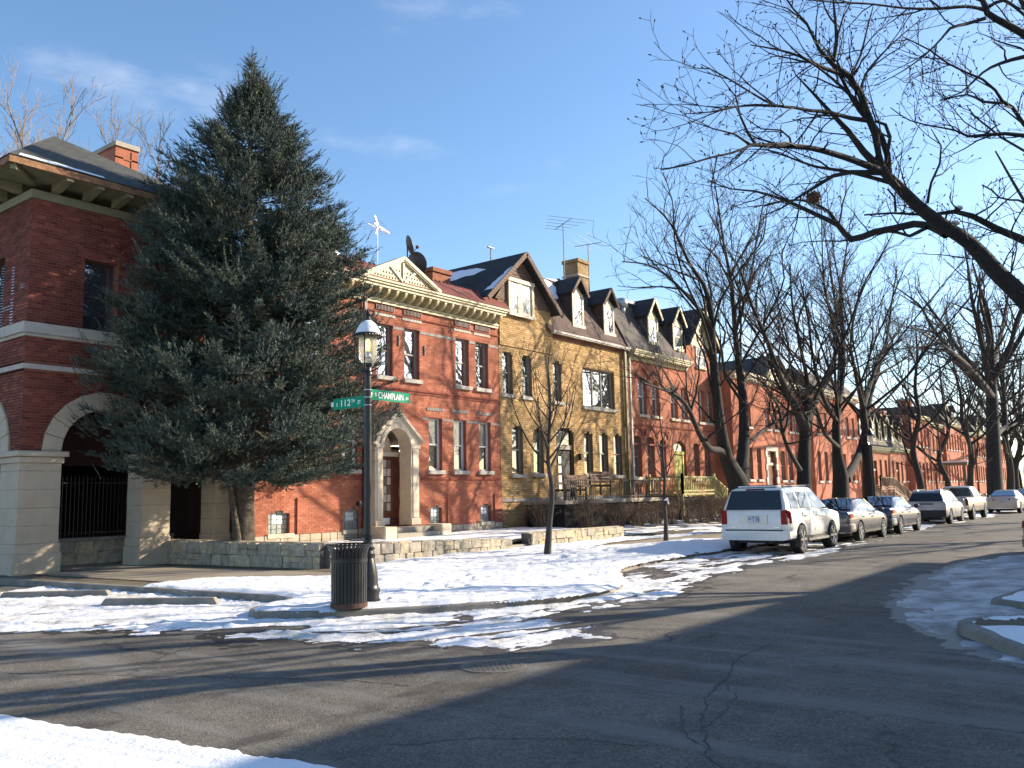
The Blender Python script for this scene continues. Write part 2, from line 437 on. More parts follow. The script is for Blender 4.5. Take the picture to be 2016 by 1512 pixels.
b.inputs['Roughness'].default_value = 0.9
p = pos_node(n)
t_ = noise_node(n, l, 0.7, 7, 0.65, p)
r_ = ramp(n, l, t_.outputs['Fac'], [(0.40, (0.10, 0.085, 0.055)), (0.47, (0.30, 0.28, 0.25)), (0.52, (0.82, 0.83, 0.85))])
l.new(r_.outputs['Color'], b.inputs['Base Color'])

# ---------------------------------------------------------------- builders
ORG = {}
def tagp(o, label=None, cat=None, group=None, kind=None):
    if label: o['label'] = label
    if cat: o['category'] = cat
    if group: o['group'] = group
    if kind: o['kind'] = kind
    return o
def thing(name, label, cat, loc=(0, 0, 0), rotz=0.0, group=None):
    o = bpy.data.objects.new(name, None)
    o.empty_display_size = 0.3
    COL.objects.link(o)
    o.location = loc
    o.rotation_euler = (0, 0, rotz)
    ORG[o] = Vector(loc) if rotz == 0 else Vector((0, 0, 0))
    return tagp(o, label, cat, group)
def link_mesh(me, name, parent=None, loc=(0, 0, 0), kind=None, label=None):
    o = bpy.data.objects.new(name, me)
    COL.objects.link(o)
    if parent is not None:
        o.parent = parent
        ORG[o] = ORG[parent] + Vector(loc)
    else:
        ORG[o] = Vector(loc)
    o.location = loc
    if kind: o['kind'] = kind
    if label: o['label'] = label
    return o
def at_world(me, name, parent, wloc, **k):
    return link_mesh(me, name, parent, Vector(wloc) - ORG[parent], **k)

class MB:
    """collects faces in (u, d, z) coordinates, mapped to the world by m"""
    def __init__(s, m=None):
        s.v, s.f, s.mi, s.m, s.cur = [], [], [], m, 0
    def add(s, vs, fs):
        off = len(s.v)
        s.v += [tuple(s.m(*p)) if s.m else tuple(p) for p in vs]
        s.f += [[i + off for i in f] for f in fs]
        s.mi += [s.cur] * len(fs)
        return s
    def quad(s, a, b, c, d): return s.add([a, b, c, d], [(0, 1, 2, 3)])
    def tri(s, a, b, c): return s.add([a, b, c], [(0, 1, 2)])
    def box(s, x0, x1, y0, y1, z0, z1):
        return s.add([(x0, y0, z0), (x1, y0, z0), (x1, y1, z0), (x0, y1, z0), (x0, y0, z1), (x1, y0, z1), (x1, y1, z1), (x0, y1, z1)],
                     [(0, 3, 2, 1), (4, 5, 6, 7), (0, 1, 5, 4), (1, 2, 6, 5), (2, 3, 7, 6), (3, 0, 4, 7)])
    def cbox(s, x0, x1, y0, y1, z0, z1, c=0.02):
        """box with its vertical edges and top edges chamfered"""
        o = [(x0 + c, y0), (x1 - c, y0), (x1, y0 + c), (x1, y1 - c), (x1 - c, y1), (x0 + c, y1), (x0, y1 - c), (x0, y0 + c)]
        i = [(max(min(x, x1 - c), x0 + c), max(min(y, y1 - c), y0 + c)) for x, y in o]
        vs = [(x, y, z0) for x, y in o] + [(x, y, z1 - c) for x, y in o] + [(x, y, z1) for x, y in i]
        fs = [tuple(range(7, -1, -1)), tuple(range(16, 24))]
        for k in range(8):
            j = (k + 1) % 8
            fs += [(k, j, 8 + j, 8 + k), (8 + k, 8 + j, 16 + j, 16 + k)]
        return s.add(vs, fs)
    def beam(s, p, q, w, h, up=(0, 0, 1)):
        p, q = Vector(p), Vector(q)
        d = (q - p).normalized()
        a = d.cross(Vector(up))
        if a.length < 1e-4: a = d.cross(Vector((1, 0, 0)))
        a.normalize(); b_ = a.cross(d)
        a, b_ = a * w / 2, b_ * h / 2
        vs = [p - a - b_, p + a - b_, p + a + b_, p - a + b_, q - a - b_, q + a - b_, q + a + b_, q - a + b_]
        return s.add([tuple(v) for v in vs], [(0, 1, 2, 3), (7, 6, 5, 4), (0, 4, 5, 1), (1, 5, 6, 2), (2, 6, 7, 3), (3, 7, 4, 0)])
    def tube(s, p, q, r0, r1=None, n=8, caps=True):
        r1 = r0 if r1 is None else r1
        p, q = Vector(p), Vector(q)
        d = (q - p).normalized()
        a = d.orthogonal().normalized(); b_ = d.cross(a)
        vs = []
        for c, r in ((p, r0), (q, r1)):
            for k in range(n):
                t = 2 * math.pi * k / n
                vs.append(tuple(c + a * math.cos(t) * r + b_ * math.sin(t) * r))
        fs = [(k, (k + 1) % n, n + (k + 1) % n, n + k) for k in range(n)]
        if caps: fs += [tuple(range(n - 1, -1, -1)), tuple(range(n, 2 * n))]
        return s.add(vs, fs)
    def lathe(s, c, prof, n=16, axis='z', a0=0.0, a1=2 * math.pi):
        full = abs(a1 - a0 - 2 * math.pi) < 1e-6
        m_ = n if full else n + 1
        vs = []
        for r, h in prof:
            for k in range(m_):
                t = a0 + (a1 - a0) * k / n
                x, y = r * math.cos(t), r * math.sin(t)
                vs.append((c[0] + x, c[1] + y, c[2] + h) if axis == 'z' else ((c[0] + x, c[1] + h, c[2] + y) if axis == 'y' else (c[0] + h, c[1] + x, c[2] + y)))
        fs = []
        for i in range(len(prof) - 1):
            for k in range(n):
                k2 = (k + 1) % m_
                fs.append((i * m_ + k, i * m_ + k2, (i + 1) * m_ + k2, (i + 1) * m_ + k))
        return s.add(vs, fs)
    def prism(s, poly, axis, d0, d1):
        """polygon in the plane across axis, extruded between d0 and d1"""
        f = {'x': lambda a, b_, d: (d, a, b_), 'y': lambda a, b_, d: (a, d, b_), 'z': lambda a, b_, d: (a, b_, d)}[axis]
        k = len(poly)
        vs = [f(a, b_, d0) for a, b_ in poly] + [f(a, b_, d1) for a, b_ in poly]
        fs = [tuple(range(k)), tuple(range(2 * k - 1, k - 1, -1))] + [(i, i + k, (i + 1) % k + k, (i + 1) % k) for i in range(k)]
        return s.add(vs, fs)
    def ball(s, c, r, n=10, m_=6, sq=(1, 1, 1)):
        vs, fs = [(c[0], c[1], c[2] - r * sq[2])], []
        for i in range(1, m_):
            ph = -math.pi / 2 + math.pi * i / m_
            for k in range(n):
                t = 2 * math.pi * k / n
                vs.append((c[0] + r * sq[0] * math.cos(ph) * math.cos(t), c[1] + r * sq[1] * math.cos(ph) * math.sin(t), c[2] + r * sq[2] * math.sin(ph)))
        vs.append((c[0], c[1], c[2] + r * sq[2]))
        for k in range(n): fs.append((0, 1 + (k + 1) % n, 1 + k))
        for i in range(m_ - 2):
            for k in range(n):
                a = 1 + i * n
                fs.append((a + k, a + (k + 1) % n, a + n + (k + 1) % n, a + n + k))
        a = 1 + (m_ - 2) * n
        for k in range(n): fs.append((a + k, a + (k + 1) % n, len(vs) - 1))
        return s.add(vs, fs)
    def mesh(s, name, mats, smooth=False, org=(0, 0, 0), sharp=None):
        me = bpy.data.meshes.new(name)
        o = Vector(org)
        me.from_pydata([(x - o.x, y - o.y, z - o.z) for x, y, z in s.v], [], s.f)
        for q in (mats if isinstance(mats, (list, tuple)) else [mats]): me.materials.append(MATS[q])
        if len(me.materials) > 1: me.polygons.foreach_set('material_index', s.mi)
        if smooth:
            me.polygons.foreach_set('use_smooth', [True] * len(me.polygons))
            if sharp: me.set_sharp_from_angle(angle=R(sharp))
        me.update()
        return me
    def build(s, name, mats, parent=None, smooth=False, sharp=None, kind=None, label=None, loc=None):
        org = ORG[parent] if parent is not None else Vector(loc or (0, 0, 0))
        me = s.mesh(name, mats, smooth, org, sharp)
        o = bpy.data.objects.new(name, me)
        COL.objects.link(o)
        if parent is not None:
            o.parent = parent
            ORG[o] = org.copy()
        else:
            o.location = org; ORG[o] = org.copy()
        if kind: o['kind'] = kind
        if label: o['label'] = label
        return o

def np_mesh(name, V, F, mats, org=(0, 0, 0), smooth=False):
    """V (n,3) and F (m,3|4) arrays"""
    me = bpy.data.meshes.new(name)
    V = np.asarray(V, dtype=np.float64) - np.asarray(org, dtype=np.float64)
    F = np.asarray(F, dtype=np.int32)
    k = F.shape[1]
    me.vertices.add(len(V)); me.vertices.foreach_set('co', V.astype(np.float32).ravel())
    me.loops.add(F.size); me.loops.foreach_set('vertex_index', F.ravel())
    me.polygons.add(len(F)); me.polygons.foreach_set('loop_start', np.arange(len(F), dtype=np.int32) * k)
    try: me.polygons.foreach_set('loop_total', np.full(len(F), k, dtype=np.int32))
    except Exception: pass
    for q in (mats if isinstance(mats, (list, tuple)) else [mats]): me.materials.append(MATS[q])
    me.polygons.foreach_set('use_smooth', np.full(len(F), bool(smooth)))
    me.update(calc_edges=True)
    me.validate()
    return me
def np_part(name, V, F, mats, parent=None, smooth=False, kind=None, label=None):
    org = ORG[parent] if parent is not None else Vector((0, 0, 0))
    me = np_mesh(name, V, F, mats, org, smooth)
    return link_mesh(me, name, parent, (0, 0, 0), kind, label)

def front(Y): return lambda u, d, z: (u, Y + d, z)
def side(X): return lambda u, d, z: (X + d, u, z)

# value noise for terrain and snow
def _hash(ix, iy, seed):
    h = (ix * 374761393 + iy * 668265263 + seed * 974634777) & 0xFFFFFFFF
    h = ((h ^ (h >> 13)) * 1274126177) & 0xFFFFFFFF
    return ((h ^ (h >> 16)) & 0xFFFF) / 65535.0
def vnoise(x, y, seed=0):
    ix, iy = np.floor(x).astype(np.int64), np.floor(y).astype(np.int64)
    fx, fy = x - ix, y - iy
    fx, fy = fx * fx * (3 - 2 * fx), fy * fy * (3 - 2 * fy)
    a, b_ = _hash(ix, iy, seed), _hash(ix + 1, iy, seed)
    c, d = _hash(ix, iy + 1, seed), _hash(ix + 1, iy + 1, seed)
    return (a * (1 - fx) + b_ * fx) * (1 - fy) + (c * (1 - fx) + d * fx) * fy - 0.5
def fbm(x, y, seed=0, octv=5, gain=0.55):
    s, amp, f = 0, 1.0, 1.0
    for i in range(octv):
        s = s + amp * vnoise(x * f + i * 17.3, y * f - i * 9.1, seed + i)
        amp *= gain; f *= 2.03
    return s
def poly_sd(x, y, poly):
    """signed distance to a polygon, positive inside"""
    P = np.asarray(poly, dtype=float)
    d = np.full(x.shape, 1e9); inside = np.zeros(x.shape, dtype=bool)
    k = len(P)
    for i in range(k):
        a, b_ = P[i], P[(i + 1) % k]
        e_ = b_ - a
        t = np.clip(((x - a[0]) * e_[0] + (y - a[1]) * e_[1]) / max(e_ @ e_, 1e-9), 0, 1)
        d = np.minimum(d, np.hypot(x - a[0] - t * e_[0], y - a[1] - t * e_[1]))
        cond = ((a[1] > y) != (b_[1] > y))
        with np.errstate(divide='ignore', invalid='ignore'):
            xi = (b_[0] - a[0]) * (y - a[1]) / (b_[1] - a[1]) + a[0]
        inside ^= cond & (x < xi)
    return np.where(inside, d, -d)
def seg_d(x, y, a, b_):
    ex, ey = b_[0] - a[0], b_[1] - a[1]
    t = np.clip(((x - a[0]) * ex + (y - a[1]) * ey) / (ex * ex + ey * ey), 0, 1)
    return np.hypot(x - a[0] - t * ex, y - a[1] - t * ey)
def field_mesh(x0, x1, y0, y1, step, hfun, base, cut=-0.02):
    """sheet of quads whose height is base + hfun, left out where hfun is below cut"""
    xs, ys = np.arange(x0, x1 + step, step), np.arange(y0, y1 + step, step)
    X, Y = np.meshgrid(xs, ys)
    H = hfun(X, Y)
    Z = (base(X, Y) if callable(base) else base) + np.maximum(H, -0.03)
    ny, nx = X.shape
    idx = np.arange(nx * ny).reshape(ny, nx)
    q = np.stack([idx[:-1, :-1], idx[:-1, 1:], idx[1:, 1:], idx[1:, :-1]], -1).reshape(-1, 4)
    keep = (H.ravel()[q] > cut).any(axis=1)
    q = q[keep]
    used, inv = np.unique(q, return_inverse=True)
    V = np.stack([X.ravel(), Y.ravel(), Z.ravel()], -1)[used]
    return V, inv.reshape(-1, 4)
# ================================================================ SETTING: ground, road, kerbs, snow
def sheet(name, poly, z, m, kind='structure'):
    b_ = MB(); b_.add([(x, y, z) for x, y in poly], [tuple(range(len(poly)))])
    return b_.build(name, m, kind=kind)
sheet('ground', [(-900, -900), (1200, -900), (1200, 1200), (-900, 1200)], -0.06, 'patchy_lawn')
rb = MB()
rb.quad((-30, -90, 0), (10, -90, 0), (10, 240, 0), (-30, 240, 0))
rb.quad((10, 0.9, 0), (500, 0.9, 0), (500, 11.3, 0), (10, 11.3, 0))
rb.build('road', 'asphalt', kind='structure')

NE_KERB = [(-2.0, 130), (8.84, 22.06), (9.75, 13.1), (9.62, 12.42), (9.2, 12.22), (8.75, 12.12), (8.45, 11.93), (8.33, 11.6), (8.42, 11.2), (8.84, 10.53),
           (9.59, 9.93), (10.41, 9.28), (11.26, 8.78), (12.4, 8.42), (13.6, 8.4), (14.8, 8.85), (15.9, 9.7), (17.0, 10.35), (18.2, 10.62), (20, 10.85), (24, 10.95), (60, 10.95), (480, 10.95)]
SE_KERB = [(9.2, -80), (9.4, -1), (9.85, 0.75), (10.5, 1.5), (11.43, 2.05), (12.05, 2.44), (12.45, 2.5), (12.85, 2.36), (13.25, 1.95), (13.6, 1.45), (14.25, 1.45),
           (14.5, 2.2), (14.72, 2.5), (15.1, 2.52), (16.2, 2.4), (18.0, 2.1), (19.4, 1.35), (21, 1.15), (60, 1.15), (480, 1.15)]
NE_BLOCK = NE_KERB + [(480, 130)]
SE_BLOCK = SE_KERB + [(480, -80)]
def smooth_line(pts, it=1):
    for _ in range(it):
        o = [pts[0]]
        for a, b_ in zip(pts[:-1], pts[1:]):
            if math.dist(a, b_) < 3.5:
                o += [(a[0] * .75 + b_[0] * .25, a[1] * .75 + b_[1] * .25), (a[0] * .25 + b_[0] * .75, a[1] * .25 + b_[1] * .75)]
            else: o += [a, b_]
        o.append(pts[-1]); pts = o
    return pts
def kerb(pts, inward, top=0.13):
    pts = smooth_line(pts)
    P = [Vector((x, y)) for x, y in pts]
    N = []
    for i in range(len(P)):
        t = (P[min(i + 1, len(P) - 1)] - P[max(i - 1, 0)]).normalized()
        N.append(Vector((-t.y, t.x)) * inward)
    prof = [(-0.02, -0.03), (0.0, top * 0.75), (0.015, top * 0.93), (0.045, top), (0.17, top), (0.175, -0.03)]
    b_ = MB(); k = len(prof); vs, fs = [], []
    for p, nn in zip(P, N):
        for o, z in prof: vs.append((p.x + nn.x * o, p.y + nn.y * o, z + 0.006 * math.sin(p.x * 2.1 + p.y)))
    for i in range(len(P) - 1):
        for j in range(k - 1):
            fs.append((i * k + j, i * k + j + 1, (i + 1) * k + j + 1, (i + 1) * k + j))
    b_.add(vs, fs)
    return b_.build('kerb', 'kerb_concrete', kind='structure')
kerb(NE_KERB, 1); kerb(SE_KERB, -1)
def block(name, poly, z, m):
    b_ = MB(); b_.add([(x, y, z) for x, y in poly], [tuple(range(len(poly)))])
    return b_.build(name, m, kind='structure')
def inset(pts, d, inward):
    P = [Vector(p) for p in smooth_line(pts)]; out = []
    for i in range(len(P)):
        t = (P[min(i + 1, len(P) - 1)] - P[max(i - 1, 0)]).normalized()
        out.append((P[i].x - t.y * inward * d, P[i].y + t.x * inward * d))
    return out
block('lawn', inset(NE_KERB, 0.12, 1) + [(480, 130)], 0.112, 'dead_grass')
block('lawn', inset(SE_KERB, 0.12, -1) + [(480, -80)], 0.112, 'dead_grass')
# pavement slabs with open joints
sw = MB()
y = 13.7
while y < 60:
    a, b_ = (y - 12.8) * -0.1, (y + 1.5 - 12.8) * -0.1
    for u0, u1 in ((10.75, 12.2), (12.2, 13.7)):
        sw.add([(u0 + a + .006, y + .006, .128), (u1 + a - .006, y + .006, .128), (u1 + b_ - .006, y + 1.494, .128), (u0 + b_ + .006, y + 1.494, .128)], [(0, 1, 2, 3)])
    y += 1.5
x = 13.75
while x < 130:
    for v0, v1 in ((12.95, 14.1), (14.1, 15.3)):
        sw.add([(x + .006, v0 + .006, .126), (x + 1.494, v0 + .006, .126), (x + 1.494, v1 - .006, .126), (x + .006, v1 - .006, .126)], [(0, 1, 2, 3)])
    x += 1.5
sw.build('sidewalk', 'sidewalk_concrete', kind='structure')
# raised front yards behind the low walls
yd = MB()
yd.add([(14.35, 17.1, .40), (21.6, 17.1, .30), (21.6, 22.2, .46), (13.6, 22.9, .46)], [(0, 1, 2, 3)])
yd.add([(21.6, 17.1, .30), (22.6, 17.1, .36), (28.6, 17.1, .40), (28.6, 22.2, .48), (21.6, 22.2, .46)], [(0, 1, 2, 3, 4)])
yd.add([(28.6, 15.9, .10), (160, 15.9, .10), (160, 22.2, .42), (28.6, 22.2, .48)], [(0, 1, 2, 3)])
yd.build('yard', 'dead_grass', kind='structure')

# --- snow
BARE1 = [(9.0, 30), (9.35, 23.4), (9.75, 21.6), (10.75, 18.6), (11.6, 17.0), (12.75, 15.25), (13.6, 14.75), (14.5, 15.6), (14.5, 17.2), (13.5, 30)]
BARE2 = [(23.2, 15.5), (25.6, 14.4), (27.2, 13.2), (30, 12.95), (36, 12.95), (60, 13.0), (60, 15.2), (36, 15.2), (30, 15.35), (26.5, 15.95)]
def gauss(X, Y, cx, cy, rx, ry, h): return h * np.exp(-((X - cx) / rx) ** 2 - ((Y - cy) / ry) ** 2)
def h_lawn(X, Y):
    h = 0.05 + 0.045 * fbm(X * 0.9, Y * 0.9, 3, 4) + 0.022 * fbm(X * 5, Y * 5, 9, 3)
    h += gauss(X, Y, 24.3, 12.4, 2.6, 0.8, .15) + gauss(X, Y, 19.3, 13.6, 1.6, 1.0, .06) + gauss(X, Y, 27.5, 11.9, 2.0, .7, .08)
    e_ = poly_sd(X, Y, NE_BLOCK)
    spill = np.clip((X - 10.9) / 1.2, 0, 1) * 0.17
    h = np.minimum(h, (e_ - 0.10 + spill) * 0.35 + 0.035 * fbm(X * 2.2, Y * 2.2, 21, 3) + 0.012)
    nb = 0.05 * fbm(X * 1.7, Y * 1.7, 31, 4)
    h = np.minimum(h, -poly_sd(X, Y, BARE1) * 0.16 + nb * 0.9 - 0.012)
    h = np.minimum(h, -poly_sd(X, Y, BARE2) * 0.12 + nb * 1.2 - 0.01)
    # footprints and thin places
    thin = fbm(X * 1.3, Y * 3.4, 41, 4)
    h = h - np.clip(thin - 0.30, 0, 1) * 0.35
    pit = vnoise(X * 4.2, Y * 5.5, 77)
    for k_ in range(26):   # a line of footprints from the kerb nose to the garden step
        fx, fy = 10.6 + k_ * .44 + .12 * (k_ % 2), 10.4 + k_ * .245 + (.16 if k_ % 2 else -.06)
        h = h - 0.045 * np.exp(-(((X - fx) * .87 + (Y - fy) * .49) / .15) ** 2 - ((-(X - fx) * .49 + (Y - fy) * .87) / .065) ** 2)
    h = h - np.clip(pit - 0.30, 0, 1) * 0.16
    h = np.where(Y > 16.95, np.minimum(h, (17.0 - Y) * 0.5 + np.where(X < 14.3, 0.5, 0) * 0), h)
    return h
V, F = field_mesh(8.2, 20.0, 8.2, 13.0, 0.04, h_lawn, 0.122, 0.0)
np_part('snow', V, F, 'snow', smooth=True, kind='structure')
V, F = field_mesh(8.2, 20.0, 13.0, 23.0, 0.065, h_lawn, 0.122, 0.0)
np_part('snow', V, F, 'snow', smooth=True, kind='structure')
V, F = field_mesh(19.99, 29.0, 8.2, 17.2, 0.065, h_lawn, 0.122, 0.0)
np_part('snow', V, F, 'snow', smooth=True, kind='structure')
V, F = field_mesh(28.9, 62, 10.9, 16.1, 0.13, h_lawn, 0.122, 0.0)
np_part('snow', V, F, 'snow', smooth=True, kind='structure')
V, F = field_mesh(62, 150, 10.9, 16.1, 0.4, lambda X, Y: h_lawn(X, Y), 0.122, 0.0)
np_part('snow', V, F, 'snow', smooth=True, kind='structure')
def yard_base(X, Y):
    t = np.clip((Y - 17.1) / 5.1, 0, 1)
    lo = np.where(X < 21.6, .40 - (X - 14.35) / 7.25 * .1, np.where(X < 22.6, .30 + (X - 21.6) * .06, .36 + (X - 22.6) * .007))
    lo = np.where(X > 28.6, 0.10, lo); tt = np.where(X > 28.6, np.clip((Y - 15.9) / 6.3, 0, 1), t)
    hi = np.where(X > 28.6, .48 - (X - 28.6) / 131 * .06, .46)
    return lo * (1 - tt) + hi * tt
def h_yard(X, Y):
    h = 0.05 + 0.04 * fbm(X * .8, Y * .8, 5, 4) + 0.014 * fbm(X * 5, Y * 5, 19, 3)
    h = h - np.clip(fbm(X * .7, Y * 1.6, 14, 4) - 0.28, 0, 1) * 0.4
    h = np.where(X > 28.4, h - 0.035, h)
    h = np.where(Y > 21.5, h - (Y - 21.5) * .12, h)
    return np.where((X < 15.6) & (Y > 18.6), h - 0.06, h)
V, F = field_mesh(14.4, 33, 17.2, 22.1, 0.11, h_yard, yard_base, 0.0)
np_part('snow', V, F, 'snow', smooth=True, kind='structure')
V, F = field_mesh(33, 120, 16.0, 22.1, 0.3, h_yard, yard_base, 0.0)
np_part('snow', V, F, 'snow', smooth=True, kind='structure')
ROAD_SNOW = [(3.2, 28), (4.6, 18.5), (5.67, 14.06), (6.41, 12.8), (7.2, 11.1), (7.25, 9.6), (7.75, 8.2), (8.15, 6.9), (8.75, 6.38), (9.6, 6.15), (10.15, 6.45), (10.4, 7.1),
             (10.6, 7.6), (11.7, 7.70), (12.85, 7.45), (14.4, 7.35), (15.6, 7.9), (16.2, 8.6), (16.2, 9.4), (15.6, 10.0), (14.5, 11), (9.9, 13.0), (9.2, 30)]
SLUSH = [(14.5, 7.6), (16.5, 8.0), (18.3, 8.3), (20, 8.6), (21.5, 8.35), (25.5, 8.2), (27, 8.6), (30, 8.45), (33, 8.6), (36, 8.5), (36, 11.1), (16, 11.1), (14.6, 9.2)]
def h_road(X, Y):
    sd = poly_sd(X, Y, ROAD_SNOW)
    n1 = fbm(X * 1.1, Y * 1.1, 51, 4); n2 = fbm(X * 6, Y * 6, 57, 4)
    n3 = fbm(X * 2.6, Y * 4.2, 59, 5, .62); bil = np.abs(fbm(X * 3.4, Y * 3.4, 71, 4, .6))
    strk = fbm(X * 1.2 + Y * .5, Y * 5.5 + X * 2.6, 73, 4, .6); n4 = fbm(X * 15, Y * 15, 75, 3, .6)
    h = np.clip(sd * 0.055, -0.06, 0.022) + 0.020 * n1 + 0.026 * n3 + 0.016 * strk + 0.013 * n2 + 0.007 * n4
    h += np.exp(-((sd - 0.35) / 0.25) ** 2) * (0.055 * bil - 0.006)
    h += 0.05 * np.clip(bil - .46, 0, 1) * (sd > .15)
    # wheel tracks worn along the kerb nose and across the parking bay
    for a, b_, w, d in (((6.9, 11.6), (8.4, 8.7), .10, .05), ((8.4, 8.7), (10.2, 7.75), .09, .06), ((10.2, 7.75), (14.5, 7.95), .10, .05), ((7.9, 9.7), (9.3, 8.55), .07, .055),
                        ((9.3, 8.55), (12.8, 8.0), .07, .05), ((8.0, 7.9), (10.3, 6.95), .12, .07), ((8.6, 7.2), (10.4, 6.8), .06, .05), ((5.2, 16), (7.1, 12.4), .08, .03),
                        ((4.9, 16.6), (6.7, 12.9), .05, .02), ((7.5, 10.9), (8.1, 10.2), .22, .09)):
        h -= d * np.exp(-(seg_d(X, Y, a, b_) / w) ** 2) * (0.75 + 0.8 * n1)
    s2 = poly_sd(X, Y, SLUSH)
    h2 = np.clip(s2 * .10, -.06, .012) + 0.055 * fbm(X * .9, Y * 2.8, 63, 5, .62) + 0.012 * n2 - 0.004
    h2 = np.where((X > 15.4) & (X < 18.8) & (Y > 8.9), h2 - 0.02, h2)
    h2 = np.where(X > 29.5, h2 - 0.013, h2)
    h = np.maximum(h, h2)
    ne = poly_sd(X, Y, NE_BLOCK)
    return np.where(ne > 0.02, -1, h)
V, F = field_mesh(3.0, 20.0, 5.6, 20, 0.042, h_road, 0.0, 0.0)
np_part('snow', V, F, 'road_snow', smooth=True, kind='structure')
V, F = field_mesh(19.99, 37, 7.6, 11.1, 0.06, h_road, 0.0, 0.0)
np_part('snow', V, F, 'road_snow', smooth=True, kind='structure')
def wet(x0, x1, y0, y1, step, hf, margin):
    V, F = field_mesh(x0, x1, y0, y1, step, lambda X, Y: hf(X, Y) + margin + .010 * fbm(X * 3, Y * 3, 141, 4), 0.0, 0.0)
    V[:, 2] = .003
    return np_part('wet_road', V, F, 'wet_asphalt', kind='structure')
wet(4.0, 19.98, 5.4, 13.2, .05, h_road, .008)
wet(20.0, 36, 7.5, 11.1, .08, h_road, .007)
def h_strip(X, Y):
    s2 = np.minimum(Y - 9.0, 11.1 - Y)
    return np.clip(s2 * .1, -.05, .02) + 0.05 * fbm(X * .5, Y * 1.6, 83, 4) - 0.008
V, F = field_mesh(37, 120, 8.8, 11.1, 0.25, h_strip, 0.0, 0.0)
np_part('snow', V, F, 'road_snow', smooth=True, kind='structure')
NEAR_SNOW = [(-8, 30), (0.6, 22), (2.3, 14), (3.36, 8.94), (3.46, 8.3), (3.56, 7.7), (3.72, 6.86), (3.86, 6.27), (3.82, 6.15), (3.98, 5.68), (3.93, 5.55), (4.05, 5.2), (4.12, 4.7), (4.15, 3), (4.2, -4), (-8, -4)]
def h_near(X, Y):
    h = np.clip(poly_sd(X, Y, NEAR_SNOW) * 1.0, -.03, .022) + 0.009 * fbm(X * 3, Y * 3, 91, 4) + 0.003 * fbm(X * 12, Y * 12, 97, 2)
    for a, b_ in (((2.75, 9.6), (3.75, 4.4)), ((2.92, 9.6), (3.9, 4.4)), ((2.4, 9.6), (3.3, 4.4))):
        d = seg_d(X, Y, a, b_)
        h -= 0.010 * np.exp(-(d / .035) ** 2) + 0.004 * (d < .12) * (0.5 + 0.5 * np.sin(Y * 70 + X * 40))
    return h
V, F = field_mesh(-2.0, 4.4, 3.2, 12.0, 0.04, h_near, 0.0, 0.0)
np_part('snow', V, F, 'snow', smooth=True, kind='structure')
V, F = field_mesh(-8.0, 2.8, 12.0, 24.0, 0.2, h_near, 0.0, 0.0)
np_part('snow', V, F, 'snow', smooth=True, kind='structure')
SE_ICE = [(9.9, 0.9), (10.5, 1.72), (11.4, 2.3), (12.2, 2.85), (13.2, 3.4), (14.0, 3.62), (15.3, 3.85), (16.8, 4.1), (19, 4.3), (22.6, 4.35), (25, 4.0), (27, 3.3), (30, 2.9), (40, 2.6), (40, 1), (12, 1)]
def h_ice(X, Y):
    s_ = poly_sd(X, Y, SE_ICE)
    h = np.clip(s_ * .07, -.04, .008) + 0.020 * fbm(X * 1.3, Y * 2.2, 101, 6, .65) + .004 * fbm(X * 14, Y * 14, 103, 3)
    h += np.clip(s_ - 0.45, 0, 1) * 0.06 * (X > 12.2)
    return np.where(poly_sd(X, Y, SE_BLOCK) > 0.02, -1, h)
wet(9.7, 24, 0.9, 4.9, .07, h_ice, .009)
V, F = field_mesh(9.8, 24, 0.9, 4.7, 0.05, h_ice, 0.0, 0.0)
np_part('snow', V, F, 'dirty_snow', smooth=True, kind='structure')
V, F = field_mesh(24, 40, 0.9, 4.7, 0.1, h_ice, 0.0, 0.0)
np_part('snow', V, F, 'dirty_snow', smooth=True, kind='structure')
SE_BARE = [(12.0, 2.3), (12.5, 2.36), (13.0, 2.0), (13.2, 1.5), (12.3, 1.4)]
def h_se(X, Y):
    h = 0.05 + 0.04 * fbm(X * 1.2, Y * 1.2, 111, 4) + 0.012 * fbm(X * 6, Y * 6, 117, 3)
    h = np.minimum(h, (poly_sd(X, Y, SE_BLOCK) - 0.11) * .3 + 0.018 * fbm(X * 2, Y * 2, 119, 3))
    return np.minimum(h, -poly_sd(X, Y, SE_BARE) * .14 + 0.03 * fbm(X * 2.5, Y * 2.5, 131, 3))
V, F = field_mesh(9.4, 22, -2.0, 2.7, 0.06, h_se, 0.122, 0.0)
np_part('snow', V, F, 'snow', smooth=True, kind='structure')
V, F = field_mesh(22, 90, -3.0, 1.3, 0.3, h_se, 0.122, 0.0)
np_part('snow', V, F, 'snow', smooth=True, kind='structure')

# long sealed crack running up the middle of the crossing, and side cracks (sunk ribbons of broken asphalt)
def crack_ribbon(pts, w, seed, amp=0.06):
    rr = random.Random(seed)
    L_ = []
    for a, b_ in zip(pts[:-1], pts[1:]):
        k = max(2, int(math.dist(a, b_) / 0.05))
        for i in range(k): L_.append((a[0] + (b_[0] - a[0]) * i / k, a[1] + (b_[1] - a[1]) * i / k))
    dx = dy = 0; vs, fs = [], []
    for i, (x, y) in enumerate(L_):
        dx = dx * .9 + rr.uniform(-1, 1) * amp * .4; dy = dy * .9 + rr.uniform(-1, 1) * amp * .4
        ww = w * rr.uniform(0.25, 1.0)
        j = min(i + 1, len(L_) - 1); t = Vector((L_[j][0] - L_[i - 1 if i else 0][0], L_[j][1] - L_[i - 1 if i else 0][1])).normalized()
        vs += [(x + dx - t.y * ww, y + dy + t.x * ww, .004), (x + dx + t.y * ww, y + dy - t.x * ww, .004)]
    for i in range(len(L_) - 1): fs.append((2 * i, 2 * i + 1, 2 * i + 3, 2 * i + 2))
    return vs, fs
cb = MB()
